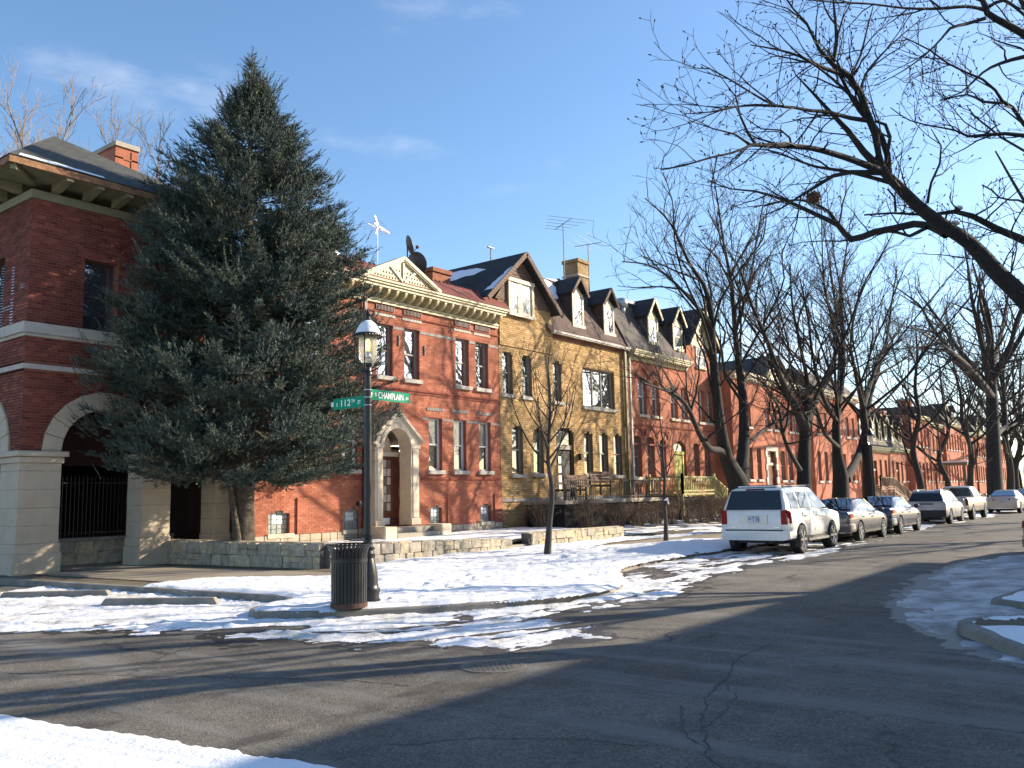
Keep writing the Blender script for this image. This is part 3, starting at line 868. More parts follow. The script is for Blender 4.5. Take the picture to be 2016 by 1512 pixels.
for k, (pts, w) in enumerate([([(5.05, 2.1), (5.6, 2.65), (6.3, 3.1), (7.3, 3.5), (8.2, 3.75), (9.2, 4.0), (10.2, 4.1)], .010), ([(6.5, 3.15), (7.4, 3.35), (8.3, 3.9)], .006), ([(5.9, 2.85), (6.3, 3.3), (7.0, 3.65)], .009),
                              ([(4.5, 2.8), (4.75, 2.5), (5.1, 2.0), (5.2, 1.4)], .008), ([(4.2, 3.6), (4.6, 3.1), (4.75, 2.5)], .006), ([(4.3, 10.4), (5.2, 8.6), (5.9, 7.2), (6.3, 6.1)], .012), ([(6.6, 6.9), (7.1, 6.4), (7.4, 6.35)], .008),
                              ([(9.2, 4.0), (9.8, 3.3), (10.6, 2.8)], .008), ([(4.7, 4.9), (5.4, 4.2), (5.8, 3.2)], .008)]):
    cb.add(*crack_ribbon(pts, w, k + 5))
cb.build('road_crack', 'crack', kind='structure')
# manhole cover
mh = thing('manhole_cover', 'round iron manhole cover set flush in the asphalt', 'manhole cover', (7.41, 6.08, 0))
b_ = MB(); b_.lathe((7.41, 6.08, 0), [(0.36, .003), (.35, .008), (.30, .008), (.298, .004)], 36); b_.build('rim', 'manhole_iron', mh)
b_ = MB(); b_.lathe((7.41, 6.08, 0), [(.295, .002), (.295, .005), (.0, .006)], 32)
for i in range(-3, 4):
    for j in range(-3, 4):
        if i * i + j * j < 11: b_.box(7.41 + i * .075 - .022, 7.41 + i * .075 + .022, 6.08 + j * .075 - .022, 6.08 + j * .075 + .022, .003, .010)
b_.build('lid', 'manhole_iron', mh)

# wheel stops in the parking bay
def wheel_stop(x, y, ang, label, L_=2.2):
    t = thing('wheel_stop', label, 'wheel stop', (x, y, 0), ang, 'concrete wheel stops in the parking bay')
    b_ = MB()
    h = L_ / 2
    b_.add([(-h, -.09, -.01), (h, -.09, -.01), (h, .09, -.01), (-h, .09, -.01), (-h + .1, -.06, .13), (h - .1, -.06, .13), (h - .1, .06, .13), (-h + .1, .06, .13)],
           [(4, 5, 6, 7), (0, 1, 5, 4), (1, 2, 6, 5), (2, 3, 7, 6), (3, 0, 4, 7)])
    b_.build('block', 'kerb_concrete', t)
    return t
wheel_stop(8.15, 17.75, R(-52), 'middle concrete wheel stop half sunk in snow')
wheel_stop(8.55, 14.65, R(-57), 'concrete wheel stop nearest the litter bin')
wheel_stop(7.0, 19.9, R(-52), 'concrete wheel stop farthest from the litter bin')

# --- low stone walls, every stone a piece of its own
def stone_proto(k):
    rr = random.Random(100 + k)
    c = .09
    b_ = MB(); b_.cbox(-.5, .5, -.5, .5, -.5, .5, c)
    b_.v = [(x + rr.uniform(-.035, .035), y + rr.uniform(-.06, .06), z + rr.uniform(-.05, .05)) for x, y, z in b_.v]
    return b_.mesh('stone', 'rubble_stone')
STONES = [stone_proto(k) for k in range(9)]
def stone(parent, c, size, rz, rr):
    o = at_world(rr.choice(STONES), 'stone', parent, c)
    o.scale = size; o.rotation_euler = (0, 0, rz + (math.pi if rr.random() < .5 else 0))
    return o
def stone_wall(label, a, b_, z0, za, zb, thick, courses, lw, seed, big_end=None, group='low stone garden walls'):
    rr = random.Random(seed)
    a, b_ = Vector((*a, 0)), Vector((*b_, 0))
    t = thing('stone_wall', label, 'stone wall', (a.x, a.y, z0), 0, group)
    d = (b_ - a); Ln = d.length; d.normalize(); nrm = Vector((d.y, -d.x, 0)); ang = math.atan2(d.y, d.x)
    core = MB()
    o1, o2 = nrm * (thick / 2 - .045), -nrm * (thick / 2)
    P = [a + o1, b_ + o1, b_ + o2, a + o2]
    tops = [za - .02, zb - .02, zb - .02, za - .02]
    core.add([(p.x, p.y, z0 - .1) for p in P] + [(p.x, p.y, h) for p, h in zip(P, tops)], [(0, 1, 5, 4), (1, 2, 6, 5), (2, 3, 7, 6), (3, 0, 4, 7), (4, 5, 6, 7)])
    core.build('core', 'wall_core', t)
    for ci in range(courses):
        s = 0.0
        while s < Ln - .05:
            w = lw * rr.uniform(.55, 1.35)
            if Ln - s - w < lw * .35: w = Ln - s
            top = za + (zb - za) * (s + w / 2) / Ln
            hh = (top - z0) / courses
            zz0 = z0 + hh * ci
            split = rr.random() < .22 and courses > 1
            c = a + d * (s + w / 2) + nrm * (thick / 2 - .09 + rr.uniform(-.012, .018))
            if split:
                for q in (0.25, .75): stone(t, (c.x, c.y, zz0 + hh * q), (w - .012, .18, hh * .5 - .010), ang, rr)
            else:
                stone(t, (c.x, c.y, zz0 + hh * .5 + rr.uniform(-.01, .01)), (w - .014, .18, hh - .012), ang, rr)
            s += w
    # coping course set back on the core
    s = 0
    while s < Ln - .05:
        w = lw * rr.uniform(.8, 1.6)
        if Ln - s - w < .2: w = Ln - s
        top = za + (zb - za) * (s + w / 2) / Ln
        c = a + d * (s + w / 2) - nrm * .09
        stone(t, (c.x, c.y, top - .02), (w - .012, thick - .16, .09), ang, rr)
        s += w
    return t
stone_wall('grey coursed stone wall in shade under the spruce', (13.55, 23.25), (14.25, 17.0), .10, .74, .70, .42, 2, .55, 1)
stone_wall('tan rubble stone wall with snow on top, behind the lamp post', (14.25, 17.0), (21.55, 17.0), .06, .69, .44, .42, 2, .42, 2)
stone_wall('tan stone wall with a squared end block, behind the young tree', (22.55, 17.0), (28.3, 17.0), .08, .57, .55, .45, 2, .45, 3)
st = thing('garden_step', 'low concrete step between two stone walls', 'step', (22.05, 17.05, .1))
b_ = MB(); b_.cbox(21.6, 22.5, 16.95, 17.5, .05, .24, .02); b_.build('lower_tread', 'concrete', st)
b_ = MB(); b_.cbox(21.6, 22.5, 17.5, 18.1, .05, .36, .02); b_.build('upper_tread', 'concrete', st)
# ================================================================ BUILDINGS
def arch_z(u, op):
    u0, u1, z0, z1, rise = op
    if rise <= 0: return z1
    w = u1 - u0; uc = (u0 + u1) / 2
    if rise >= w / 2 - 1e-4:
        return z1 - rise + (rise / (w / 2)) * math.sqrt(max(0, (w / 2) ** 2 - (u - uc) ** 2))
    rad = (w * w / 4 + rise * rise) / (2 * rise)
    return z1 - rad + math.sqrt(max(0, rad * rad - (u - uc) ** 2))
def facade(b_, u0, u1, z0, z1, ops, depth=0.22, seg=10):
    us = sorted({u0, u1} | {o[0] for o in ops} | {o[1] for o in ops})
    zs = sorted({z0, z1} | {o[2] for o in ops} | {o[3] for o in ops})
    for a, c in zip(us[:-1], us[1:]):
        for e_, f in zip(zs[:-1], zs[1:]):
            um, zm = (a + c) / 2, (e_ + f) / 2
            if any(o[0] < um < o[1] and o[2] < zm < o[3] for o in ops): continue
            b_.quad((a, 0, e_), (c, 0, e_), (c, 0, f), (a, 0, f))
    for o in ops:
        a, c, e_, f, rise = o
        sp = f - rise
        b_.quad((a, 0, e_), (a, depth, e_), (a, depth, sp), (a, 0, sp))
        b_.quad((c, 0, e_), (c, 0, sp), (c, depth, sp), (c, depth, e_))
        b_.quad((a, 0, e_), (c, 0, e_), (c, depth, e_), (a, depth, e_))
        k = seg if rise > 0 else 1
        for i in range(k):
            p, q = a + (c - a) * i / k, a + (c - a) * (i + 1) / k
            zp, zq = arch_z(p, o), arch_z(q, o)
            if rise > 0: b_.quad((p, 0, zp), (q, 0, zq), (q, 0, f), (p, 0, f))
            b_.quad((p, 0, zp), (q, 0, zq), (q, depth, zq), (p, depth, zp))
def bricks(m, u0, u1, z0, z1, ops, bl=0.21, bh=0.068, j=0.011, proud=0.007, seed=0):
    """running bond of single bricks, cut round the openings"""
    V, F = [], []
    zr, row = z0, 0
    rr = random.Random(seed)
    while zr < z1 - 0.02:
        zt = min(zr + bh, z1)
        iv = [(u0, u1)]
        for o in ops:
            if zt > o[2] and zr < o[3]:
                a, c = o[0], o[1]
                zm = (zr + zt) / 2
                if o[4] > 0 and zm > o[3] - o[4]:
                    w = c - a; uc = (a + c) / 2; rad = (w * w / 4 + o[4] ** 2) / (2 * o[4]) if o[4] < w / 2 else w / 2
                    zc = o[3] - rad if o[4] < w / 2 else o[3] - o[4]
                    hh = zt - zc
                    if hh >= rad: continue
                    half = math.sqrt(rad * rad - hh * hh)
                    a, c = uc - half, uc + half
                nv = []
                for p, q in iv:
                    if c <= p or a >= q: nv.append((p, q)); continue
                    if a > p: nv.append((p, a))
                    if c < q: nv.append((c, q))
                iv = nv
        off = (row % 2) * (bl + j) / 2
        for p, q in iv:
            k = math.floor((p - u0 + off) / (bl + j))
            while True:
                a = u0 - off + k * (bl + j); c = a + bl
                if a >= q: break
                a2, c2 = max(a, p), min(c, q)
                if c2 - a2 > 0.03:
                    pr = -proud * rr.uniform(.85, 1.15)
                    i = len(V)
                    V += [(a2, 0.004, zr), (c2, 0.004, zr), (c2, 0.004, zt - j), (a2, 0.004, zt - j), (a2, pr, zr), (c2, pr, zr), (c2, pr, zt - j), (a2, pr, zt - j)]
                    F += [(i + 4, i + 5, i + 6, i + 7), (i, i + 1, i + 5, i + 4), (i + 1, i + 2, i + 6, i + 5), (i + 2, i + 3, i + 7, i + 6), (i + 3, i, i + 4, i + 7)]
                k += 1
        zr += bh + 0.0; row += 1
    return [m(*p) for p in V], F
def brick_part(parent, m, mat_, *a, **k):
    V, F = bricks(m, *a, **k)
    return np_part('brick_courses', V, F, mat_, parent, kind='stuff')
WIN = {}
def window(parent, Y, op, depth=0.16, frame='window_frame', glass='window_glass', lower_glass=None, kind='sash', sill='white_stone', sill_w=0.12, rng_=random, fw=0.055, bars=0, name='window'):
    """one window: frame with sash bars, two panes and a stone sill"""
    u0, u1, z0, z1, rise = op
    w, h = round(u1 - u0, 2), round(z1 - z0, 2)
    key = (w, h, frame, kind, fw, bars)
    if key not in WIN:
        b_ = MB()
        b_.box(0, fw, 0, .07, 0, h); b_.box(w - fw, w, 0, .07, 0, h)
        b_.box(fw, w - fw, .002, .068, 0, fw * 1.2); b_.box(fw, w - fw, .002, .068, h - fw, h)
        if kind == 'sash':
            b_.box(fw, w - fw, -.006, .05, h * .5 - .03, h * .5 + .03)
            b_.box(fw, fw + .03, .02, .06, fw, h - fw); b_.box(w - fw - .03, w - fw, .02, .06, fw, h - fw)
        elif kind == 'triple':
            for t in (.36, .64): b_.box(w * t - .04, w * t + .04, -.005, .06, fw, h - fw)
        for q in range(bars): b_.box(fw, w - fw, .01, .05, h * (q + 1) / (bars + 1) - .02, h * (q + 1) / (bars + 1) + .02)
        WIN[key] = b_.mesh('window', frame)
        def pane_mesh(x0, x1, zz0, zz1, dp):
            g = MB(); g.box(x0, x1, dp, dp + .012, zz0, zz1); return g
        ps = []
        if kind == 'sash': ps = [(fw, w - fw, h * .5, h - fw, .035), (fw, w - fw, fw, h * .5, .045)]
        elif kind == 'triple': ps = [(fw, w * .36 - .04, fw, h - fw, .04), (w * .36 + .04, w * .64 - .04, fw, h - fw, .04), (w * .64 + .04, w - fw, fw, h - fw, .04)]
        else: ps = [(fw, w - fw, fw, h - fw, .04)]
        WIN[key + ('p',)] = [tuple(p) for p in ps]
    wo = at_world(WIN[key], name, parent, (u0, Y + depth, z0))
    for i, p in enumerate(WIN[key + ('p',)]):
        gm = lower_glass if (i == 1 and lower_glass and kind == 'sash') else glass
        k2 = (key, i, gm)
        if k2 not in WIN:
            g = MB(); g.box(p[0], p[1], 0, .012, p[2], p[3]); WIN[k2] = g.mesh('pane', gm)
        o = link_mesh(WIN[k2], 'pane', wo, (0, p[4], 0))
        o.rotation_euler = (R(rng_.uniform(-.5, .5)), 0, R(rng_.uniform(-.35, .35)))
    if sill:
        k3 = (w, sill, sill_w)
        if k3 not in WIN:
            b_ = MB(); b_.cbox(-.09, w + .09, -sill_w, .0, -.14, .0, .012); WIN[k3] = b_.mesh('sill', sill)
        link_mesh(WIN[k3], 'sill', wo, (0, -depth + .0, 0.004))
    return wo
def arch_ring(b_, uc, zs, r0, r1, d0, d1, n=12, a0=0.0, a1=math.pi):
    """ring of voussoirs round a semicircular arch"""
    for i in range(n):
        t0, t1 = a0 + (a1 - a0) * i / n + .006, a0 + (a1 - a0) * (i + 1) / n - .006
        P = [(uc + r * math.cos(t), zs + r * math.sin(t)) for r, t in ((r0, t0), (r1, t0), (r1, t1), (r0, t1))]
        b_.prism(P, 'y', d0, d1)
def shell(b_, x0, x1, Y, yb, z0, z1, top=True):
    """side, rear and roof planes of a house body"""
    b_.quad((x0, Y, z0), (x0, yb, z0), (x0, yb, z1), (x0, Y, z1))
    b_.quad((x1, Y, z0), (x1, Y, z1), (x1, yb, z1), (x1, yb, z0))
    b_.quad((x0, yb, z0), (x1, yb, z0), (x1, yb, z1), (x0, yb, z1))
    if top: b_.quad((x0, Y, z1), (x1, Y, z1), (x1, yb, z1), (x0, yb, z1))
def downspout(parent, x, y, z0, z1, m, w=.10, name='downspout'):
    b_ = MB(); b_.box(x - w / 2, x + w / 2, y - w * .8, y, z0, z1)
    for z in np.arange(z0 + .8, z1, 1.9): b_.box(x - w * .75, x + w * .75, y - w * .9, y, z, z + .05)
    return b_.build(name, m, parent)
def chimney(parent, x0, x1, y0, y1, z0, z1, m, cap='concrete', pot=True):
    b_ = MB(); b_.box(x0, x1, y0, y1, z0, z1 - .18)
    c = b_.build('chimney', m, parent)
    b_ = MB(); b_.cbox(x0 - .07, x1 + .07, y0 - .07, y1 + .07, z1 - .18, z1, .02); b_.build('chimney_cap', cap, c)
    if pot:
        b_ = MB(); b_.lathe(((x0 + x1) / 2, (y0 + y1) / 2, z1), [(.12, 0), (.11, .25), (.09, .25), (.09, 0)], 10); b_.build('chimney_pot', 'dark_red_brick', c)
    return c

# ---------------------------------------------------------------- corner arcade building
LB = thing('corner_arcade_building', 'dark red brick corner building with stone arches and bracketed eaves', 'building', (9.45, 22.8, 0.1))
LX, LY, LR = 9.45, 22.8, 15.45
A1 = (10.40, 12.71, .1, 3.15 + 1.16, 1.155)
A2 = (13.44, 15.02, .1, 3.15 + .8, .79)
WA = (10.85, 11.78, 6.42, 8.36, 0)
WA2 = (13.4, 14.33, 6.42, 8.36, 0)
fopsA = [A1, A2, WA, WA2]
b_ = MB(front(LY)); facade(b_, LX, LR, 3.1, 9.9, fopsA, .5)
b_.quad((LX, .0, .1), (10.40, .0, .1), (10.40, .0, 3.1), (LX, .0, 3.1))
bs = MB(side(LX)); B1 = (23.85, 26.2, .1, 3.15 + 1.2, 1.175); B2 = (27.3, 29.6, .1, 3.15 + 1.2, 1.15)
WB1 = (24.3, 25.3, 6.42, 8.36, 0)
facade(bs, LY, 34, 3.1, 9.9, [B1, B2, WB1], .5)
b_.add(bs.v, bs.f)
b_.m = None
b_.quad((LR, LY, .1), (LR, 34, .1), (LR, 34, 9.9), (LR, LY, 9.9)); b_.quad((LX, 34, .1), (LR, 34, .1), (LR, 34, 9.9), (LX, 34, 9.9))
b_.build('wall', 'red_mortar', LB)
RA = [(A1[0] - .45, A1[1] + .45, 3.1, 3.15 + 1.61, 1.605), (A2[0] - .35, A2[1] + .35, 3.1, 3.15 + 1.15, 1.14)]
brick_part(LB, front(LY), 'dark_red_brick', LX, LR, 3.16, 9.66, RA + [WA, WA2, (LX - .2, LR, 5.2, 5.36, 0), (LX - .2, LR, 6.1, 6.41, 0)], bh=.078, j=.011, proud=.005, seed=1)
brick_part(LB, side(LX), 'dark_red_brick', LY, 30, 3.16, 9.66, [(B1[0] - .47, B1[1] + .47, 3.1, 3.15 + 1.65, 1.64), (B2[0] - .47, B2[1] + .47, 3.1, 3.15 + 1.65, 1.62), WB1, (LY - .2, 30, 5.2, 5.36, 0), (LY - .2, 30, 6.1, 6.41, 0)], bh=.078, j=.011, proud=.005, seed=2)
# stone piers: coursed blocks standing a little proud of the brick
def pier_blocks(x0, x1, y0, y1, zs, bat):
    for i, (a, c) in enumerate(zip(zs[:-1], zs[1:])):
        o = MB(); e_ = bat[i]
        o.cbox(x0 - e_, x1 + e_ * .6, y0 - e_, y1 + e_ * .3, a + .002, c - .002, .007)
        o.build('stone', 'limestone', LB)
ZS = [.08, .62, .86, 1.3, 1.74, 2.2, 2.66]
pier_blocks(9.43, 10.44, 22.76, 23.82, ZS, [.09, .05, .012, .010, .014, .010])
pier_blocks(12.66, 13.5, 22.78, 23.55, ZS, [.07, .04, .012, .010, .014, .010])
pier_blocks(14.95, 15.44, 22.78, 23.5, ZS, [.05, .04, .012, .010, .014, .010])
pier_blocks(9.43, 10.2, 26.2, 27.3, ZS, [.07, .04, .012, .010, .014, .010])
for (x0, x1, y0, y1) in ((9.43, 10.44, 22.76, 23.82), (12.66, 13.5, 22.78, 23.55), (14.95, 15.44, 22.78, 23.5), (9.43, 10.2, 26.2, 27.3)):
    o = MB(); o.cbox(x0 - .01, x1 + .01, y0 - .01, y1 + .01, 2.664, 2.86, .01); o.cbox(x0 - .06, x1 + .06, y0 - .06, y1 + .06, 2.862, 3.02, .03); o.cbox(x0 - .13, x1 + .15, y0 - .13, y1 + .06, 3.022, 3.158, .03)
    o.build('pier_cap', 'limestone', LB)
def voussoirs(uc, zs, r0, r1, mp, d0, d1, n):
    for i in range(n):
        o = MB(mp); arch_ring(o, uc, zs, r0, r1, d0, d1, 1, math.pi * i / n, math.pi * (i + 1) / n)
        o.build('stone', 'limestone', LB)
voussoirs((A1[0] + A1[1]) / 2, 3.16, 1.135, 1.61, front(LY), -.05, .45, 11)
voussoirs((A2[0] + A2[1]) / 2, 3.16, .79, 1.14, front(LY), -.05, .45, 9)
voussoirs((B1[0] + B1[1]) / 2, 3.16, 1.175, 1.64, side(LX), -.05, .45, 11)
for nm, (a, c), pr in (('upper', (6.14, 6.405), .13), ('upper lip', (6.06, 6.138), .06), ('lower', (5.225, 5.35), .07)):
    o = MB()
    o.box(LX - pr, LR, LY - pr, LY - .002, a, c); o.box(LX - pr, LX - .002, LY - .0021, 34, a, c)
    o.build('stone_band', 'white_stone', LB)
# eaves: trim board, soffit, brackets, fascia, roof
o = MB(); o.box(LX - .07, LR, LY - .07, LY - .002, 9.66, 9.88); o.box(LX - .07, LX - .002, LY - .0021, 34, 9.66, 9.88); o.build('eaves_trim', 'olive_paint', LB)
o = MB(); o.quad((LX - .95, LY - .95, 10.14), (LR + .0, LY - .95, 10.14), (LR, 34, 10.14), (LX - .95, 34, 10.14)); o.build('soffit', 'olive_paint', LB)
def eave_bracket(px, py, ax):
    o = MB(); pts = [(0, 9.89), (0, 10.13), (.86, 10.13), (.86, 10.02), (.62, 10.0), (.35, 9.93), (.14, 9.885)]
    if ax == 'y': o.prism([(py - a, z) for a, z in pts], 'x', px - .09, px + .09)
    elif ax == 'x': o.prism([(px - a, z) for a, z in pts], 'y', py - .09, py + .09)
    o.build('bracket', 'olive_paint', LB)
for x in (9.95, 10.75, 11.55, 12.35, 13.15, 13.95, 14.75): eave_bracket(x, LY - .07, 'y')
for y in (23.4, 24.3, 25.2, 26.1, 27, 27.9): eave_bracket(LX - .07, y, 'x')
o = MB(); o.beam((LX - .05, LY - .05, 10.05), (LX - .86, LY - .86, 10.05), .14, .15); o.build('bracket', 'olive_paint', LB)
o = MB(); o.box(LX - 1.0, LR + .0, LY - 1.0, LY - .951, 10.10, 10.27); o.box(LX - 1.0, LX - .951, LY - .9505, 34, 10.10, 10.27); o.build('fascia', 'rusty_fascia', LB)
o = MB()
ex0, ey0, ez = LX - 1.03, LY - 1.03, 10.28
ap, rb_ = (11.7, 27.0, 13.25), (11.7, 36, 13.25)
e1, e2, e3, e4 = (ex0, ey0, ez), (15.45, ey0, ez), (15.45, 35, ez), (ex0, 35, ez)
o.tri(e1, e2, ap); o.quad(e2, e3, rb_, ap); o.quad(e4, e1, ap, rb_)
roof = o.build('roof', 'green_shingle', LB)
def on_hip(u, v, up=.02):
    p = Vector(e1) * (1 - u) + Vector(e2) * u
    q = p * (1 - v) + Vector(ap) * v
    return (q.x, q.y, q.z + up)
o = MB()
rr = random.Random(4); L1, L2 = [], []
for i in range(15):
    u = .03 + i * .022
    L1.append(on_hip(u, .008, .02)); L2.append(on_hip(u, .03 + .03 * rr.random() * (1 - i / 15) + .015 * (1 - i / 15), .035))
for i in range(14): o.quad(L1[i], L1[i + 1], L2[i + 1], L2[i])
for i in range(14): o.quad((ex0 + .02, ey0 + .1 + i * .15, ez + .03), (ex0 + .02, ey0 + .25 + i * .15, ez + .03), (ex0 + .17, ey0 + .25 + i * .15, ez + .18), (ex0 + .17, ey0 + .1 + i * .15, ez + .18))
o.build('roof_snow', 'snow', roof)
c_ = chimney(roof, 14.71, 15.5, 29.0, 30.8, 10.5, 14.62, 'far_red_brick', pot=False)
o = MB(); o.box(14.68, 15.53, 28.97, 29.0, 14.0, 14.06); o.box(14.68, 14.98, 28.97, 29.0, 12.5, 14.35); o.box(15.28, 15.53, 28.97, 29.0, 12.5, 14.35); o.build('brick_panel', 'far_red_brick', c_)
window(LB, LY, WA, .3, 'dark_frame', 'dim_glass', sill=None, fw=.09)
window(LB, LY, WA2, .3, 'dark_frame', 'dim_glass', sill=None, fw=.09)
sw_ = at_world(MB(lambda u, d, z: (d, u, z)).box(.0, 1.0, 0, .06, 0, 1.94).mesh('window', 'dark_frame'), 'window', LB, (LX + .3, 24.3, 6.42))
for z0_, z1_ in ((.09, .94), (1.0, 1.85)):
    g_ = MB(lambda u, d, z: (d, u, z)); g_.box(.09, .91, -.012, -.001, z0_, z1_); link_mesh(g_.mesh('pane', 'dim_glass'), 'pane', sw_)
voussoirs((B2[0] + B2[1]) / 2, 3.16, 1.15, 1.60, side(LX), -.05, .45, 11)
# arcade interior: rear wall, low stone plinth, ceiling
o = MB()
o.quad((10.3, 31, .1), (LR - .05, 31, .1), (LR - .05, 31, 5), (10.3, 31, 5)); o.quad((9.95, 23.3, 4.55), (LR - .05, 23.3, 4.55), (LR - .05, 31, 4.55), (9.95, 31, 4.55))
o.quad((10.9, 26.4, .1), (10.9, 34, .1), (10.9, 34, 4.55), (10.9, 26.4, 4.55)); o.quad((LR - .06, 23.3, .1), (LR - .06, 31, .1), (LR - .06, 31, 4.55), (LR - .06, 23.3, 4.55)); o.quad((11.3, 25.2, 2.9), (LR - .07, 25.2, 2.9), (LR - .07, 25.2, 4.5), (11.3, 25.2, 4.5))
o.build('arcade_rear_wall', 'shade_dark_brick', LB)
o = MB(); o.quad((9.2, 22.9, .125), (LR, 22.9, .125), (LR, 27.4, .125), (9.2, 27.4, .125)); o.build('arcade_floor', 'sidewalk_concrete', LB)
rw = random.Random(8)
for ci in range(2):
    x = 11.35
    while x < 14.7:
        w = min(rw.uniform(.4, .75), 14.75 - x)
        stone(LB, (x + w / 2, 24.75, .3 + .33 * ci), (w - .014, .3, .32), 0, rw); x += w
o = MB(); o.cbox(11.3, 14.75, 24.55, 24.95, .785, .87, .015); o.build('plinth_coping', 'grey_stone', LB)
rl = thing('iron_railing', 'black iron railing on a low stone plinth inside the arcade arch', 'railing', (11.4, 24.75, .87))
x = 11.42
pk = MB(); pk.tube((0, 0, 0), (0, 0, 1.62), .011, n=6); pk.tube((0, 0, 1.62), (0, 0, 1.74), .02, .002, 6); PK = pk.mesh('picket', 'rail_iron')
while x < 14.7:
    at_world(PK, 'picket', rl, (x, 24.75, .87)); x += .115
for z in (.98, 2.38): o = MB(); o.box(11.4, 14.7, 24.735, 24.765, z, z + .045); o.build('rail', 'rail_iron', rl)

# ---------------------------------------------------------------- red brick house with the pediment
H1 = thing('red_brick_rowhouse', 'red brick row house with cream bracketed cornice, pediment and arched stone porch', 'house', (15.6, 22, .4), group='row houses along the street')
HX0, HX1, HY = 15.6, 27.52, 22.0
UP = [(16.3, 17.1, 6.05, 7.92, 0), (17.6, 18.4, 6.05, 7.92, 0), (20.70, 21.47, 6.05, 7.92, 0), (22.06, 22.84, 6.05, 7.92, 0), (24.86, 25.64, 6.05, 7.92, 0), (26.06, 26.84, 6.05, 7.92, 0)]
LO = [(16.3, 17.02, 2.76, 4.71, 0), (17.7, 18.42, 2.76, 4.71, 0), (19.12, 19.84, 2.76, 4.71, 0), (23.31, 24.03, 2.76, 4.71, 0), (24.69, 25.41, 2.76, 4.71, 0), (26.19, 26.91, 2.76, 4.71, 0)]
BA = [(16.25, 17.05, .78, 1.5, .13), (19.2, 19.92, .78, 1.5, .13), (23.33, 23.98, .78, 1.5, .12), (26.2, 26.87, .78, 1.5, .12)]
DO = [(20.75, 22.35, .8, 4.2, .79)]
b_ = MB(front(HY)); facade(b_, HX0, HX1, .3, 9.3, UP + LO + BA + DO, .24)
b_.m = None; shell(b_, HX0, HX1, HY, 34, .3, 9.3)
b_.build('wall', 'red_mortar', H1)
FR = [(20.66, 21.5, 8.4, 8.72, 0), (22.02, 22.9, 8.4, 8.72, 0), (24.82, 25.7, 8.4, 8.72, 0), (26.02, 26.9, 8.4, 8.72, 0)]
FRL = [(16.3, 17.1, 8.4, 8.72, 0), (17.6, 18.4, 8.4, 8.72, 0)]
brick_part(H1, front(HY), 'red_brick', HX0, HX1, .74, 8.86, UP + LO + BA + [(20.3, 22.8, .7, 4.3, .6)], bh=.074, j=.009, proud=.004, seed=3)
for op in UP: window(H1, HY, op, .15, 'window_frame', 'window_glass', 'window_glass', fw=.06)
for op in LO: window(H1, HY, op, .15, 'white_frame', 'shaded_glass', 'dim_glass', fw=.06)
for op in BA:
    # glass block lights
    w_ = at_world(MB().box(0, op[1] - op[0], 0, .03, 0, op[3] - op[2]).mesh('window', 'tan_stone'), 'window', H1, (op[0], HY + .16, op[2]))
    cx_ = (op[1] - op[0]) / 4; cz_ = (op[3] - op[2]) / 5
    for i in range(4):
        for j in range(5):
            vent = (i in (1, 2) and j in (2, 3))
            g = MB(); g.cbox(i * cx_ + .008, (i + 1) * cx_ - .008, -.035 if not vent else -.05, .0, j * cz_ + .008, (j + 1) * cz_ - .008, .012)
            k_ = ('gb', round(cx_, 3), round(cz_, 3), i, j)
            if k_ not in WIN: WIN[k_] = g.mesh('glass_block', 'white_plastic' if vent else 'glass_block')
            link_mesh(WIN[k_], 'glass_block', w_, (0, 0, 0))
    o = MB(); o.cbox(op[0] - .08, op[1] + .12, HY - .1, HY + .15, op[2] - .13, op[2] + .002, .015); o.build('sill', 'tan_stone', H1)
# stone footing
rr = random.Random(5); o = MB(); x = HX0
while x < HX1:
    w = min(rr.uniform(.25, .6), HX1 - x)
    for z0_, z1_ in ((.3, .53), (.53, .735)):
        if not (20.2 < x + w / 2 < 22.9): o.cbox(x + .006, x + w - .006, HY - .06 - rr.uniform(0, .02), HY + .02, z0_ + .004, z1_ - .004, .015)
    x += w
o.build('stone_footing', 'limestone', H1, kind='stuff')
# raised plinth panels, string courses, stone dashes, frieze grilles
for a, c in ((17.3, 19.0), (24.25, 25.95), (27.05, 27.52)):
    o = MB(); o.box(a, c, HY - .055, HY - .006, .74, 1.86); o.build('plinth_panel', 'red_mortar', H1); brick_part(H1, front(HY - .055), 'red_brick', a, c, .745, 1.855, [], bh=.074, j=.009, proud=.004, seed=int(a * 10))
o = MB()
for a, c in ((HX0, 20.3), (22.9, HX1)): o.box(a, c, HY - .05, HY - .006, 2.42, 2.52)
o.box(HX0, HX1, HY - .045, HY - .006, 5.62, 5.68); o.box(HX0, HX1, HY - .03, HY - .006, 5.52, 5.58); o.box(HX0, HX1, HY - .055, HY - .006, 8.30, 8.345)
o.build('string_course', 'far_dark_brick', H1)
o = MB(); xs = sorted([HX0] + [v for op in UP for v in op[:2]] + [HX1])
for a, c in zip(xs[::2], xs[1::2]): o.box(a + .02, c - .02, HY - .02, HY - .006, 7.80, 7.90)
xs = sorted([HX0] + [v for op in LO for v in op[:2]] + [HX1])
for a, c in zip(xs[::2], xs[1::2]):
    if c - a > 2.5: o.box(a + .02, 20.2, HY - .02, HY - .006, 4.62, 4.7); o.box(22.95, c - .02, HY - .02, HY - .006, 4.62, 4.7)
    else: o.box(a + .02, c - .02, HY - .02, HY - .006, 4.62, 4.7)
o.build('stone_band', 'grey_stone', H1)
for op in UP + LO:
    z = op[3] + .27
    o = MB(); n_ = 7; w = (op[1] - op[0] + .24) / n_
    for i in range(n_): o.box(op[0] - .12 + i * w + .008, op[0] - .12 + (i + 1) * w - .008, HY - .03, HY - .006, z, z + .11)
    o.build('stone_dash', 'white_stone' if op in UP else 'grey_stone', H1)
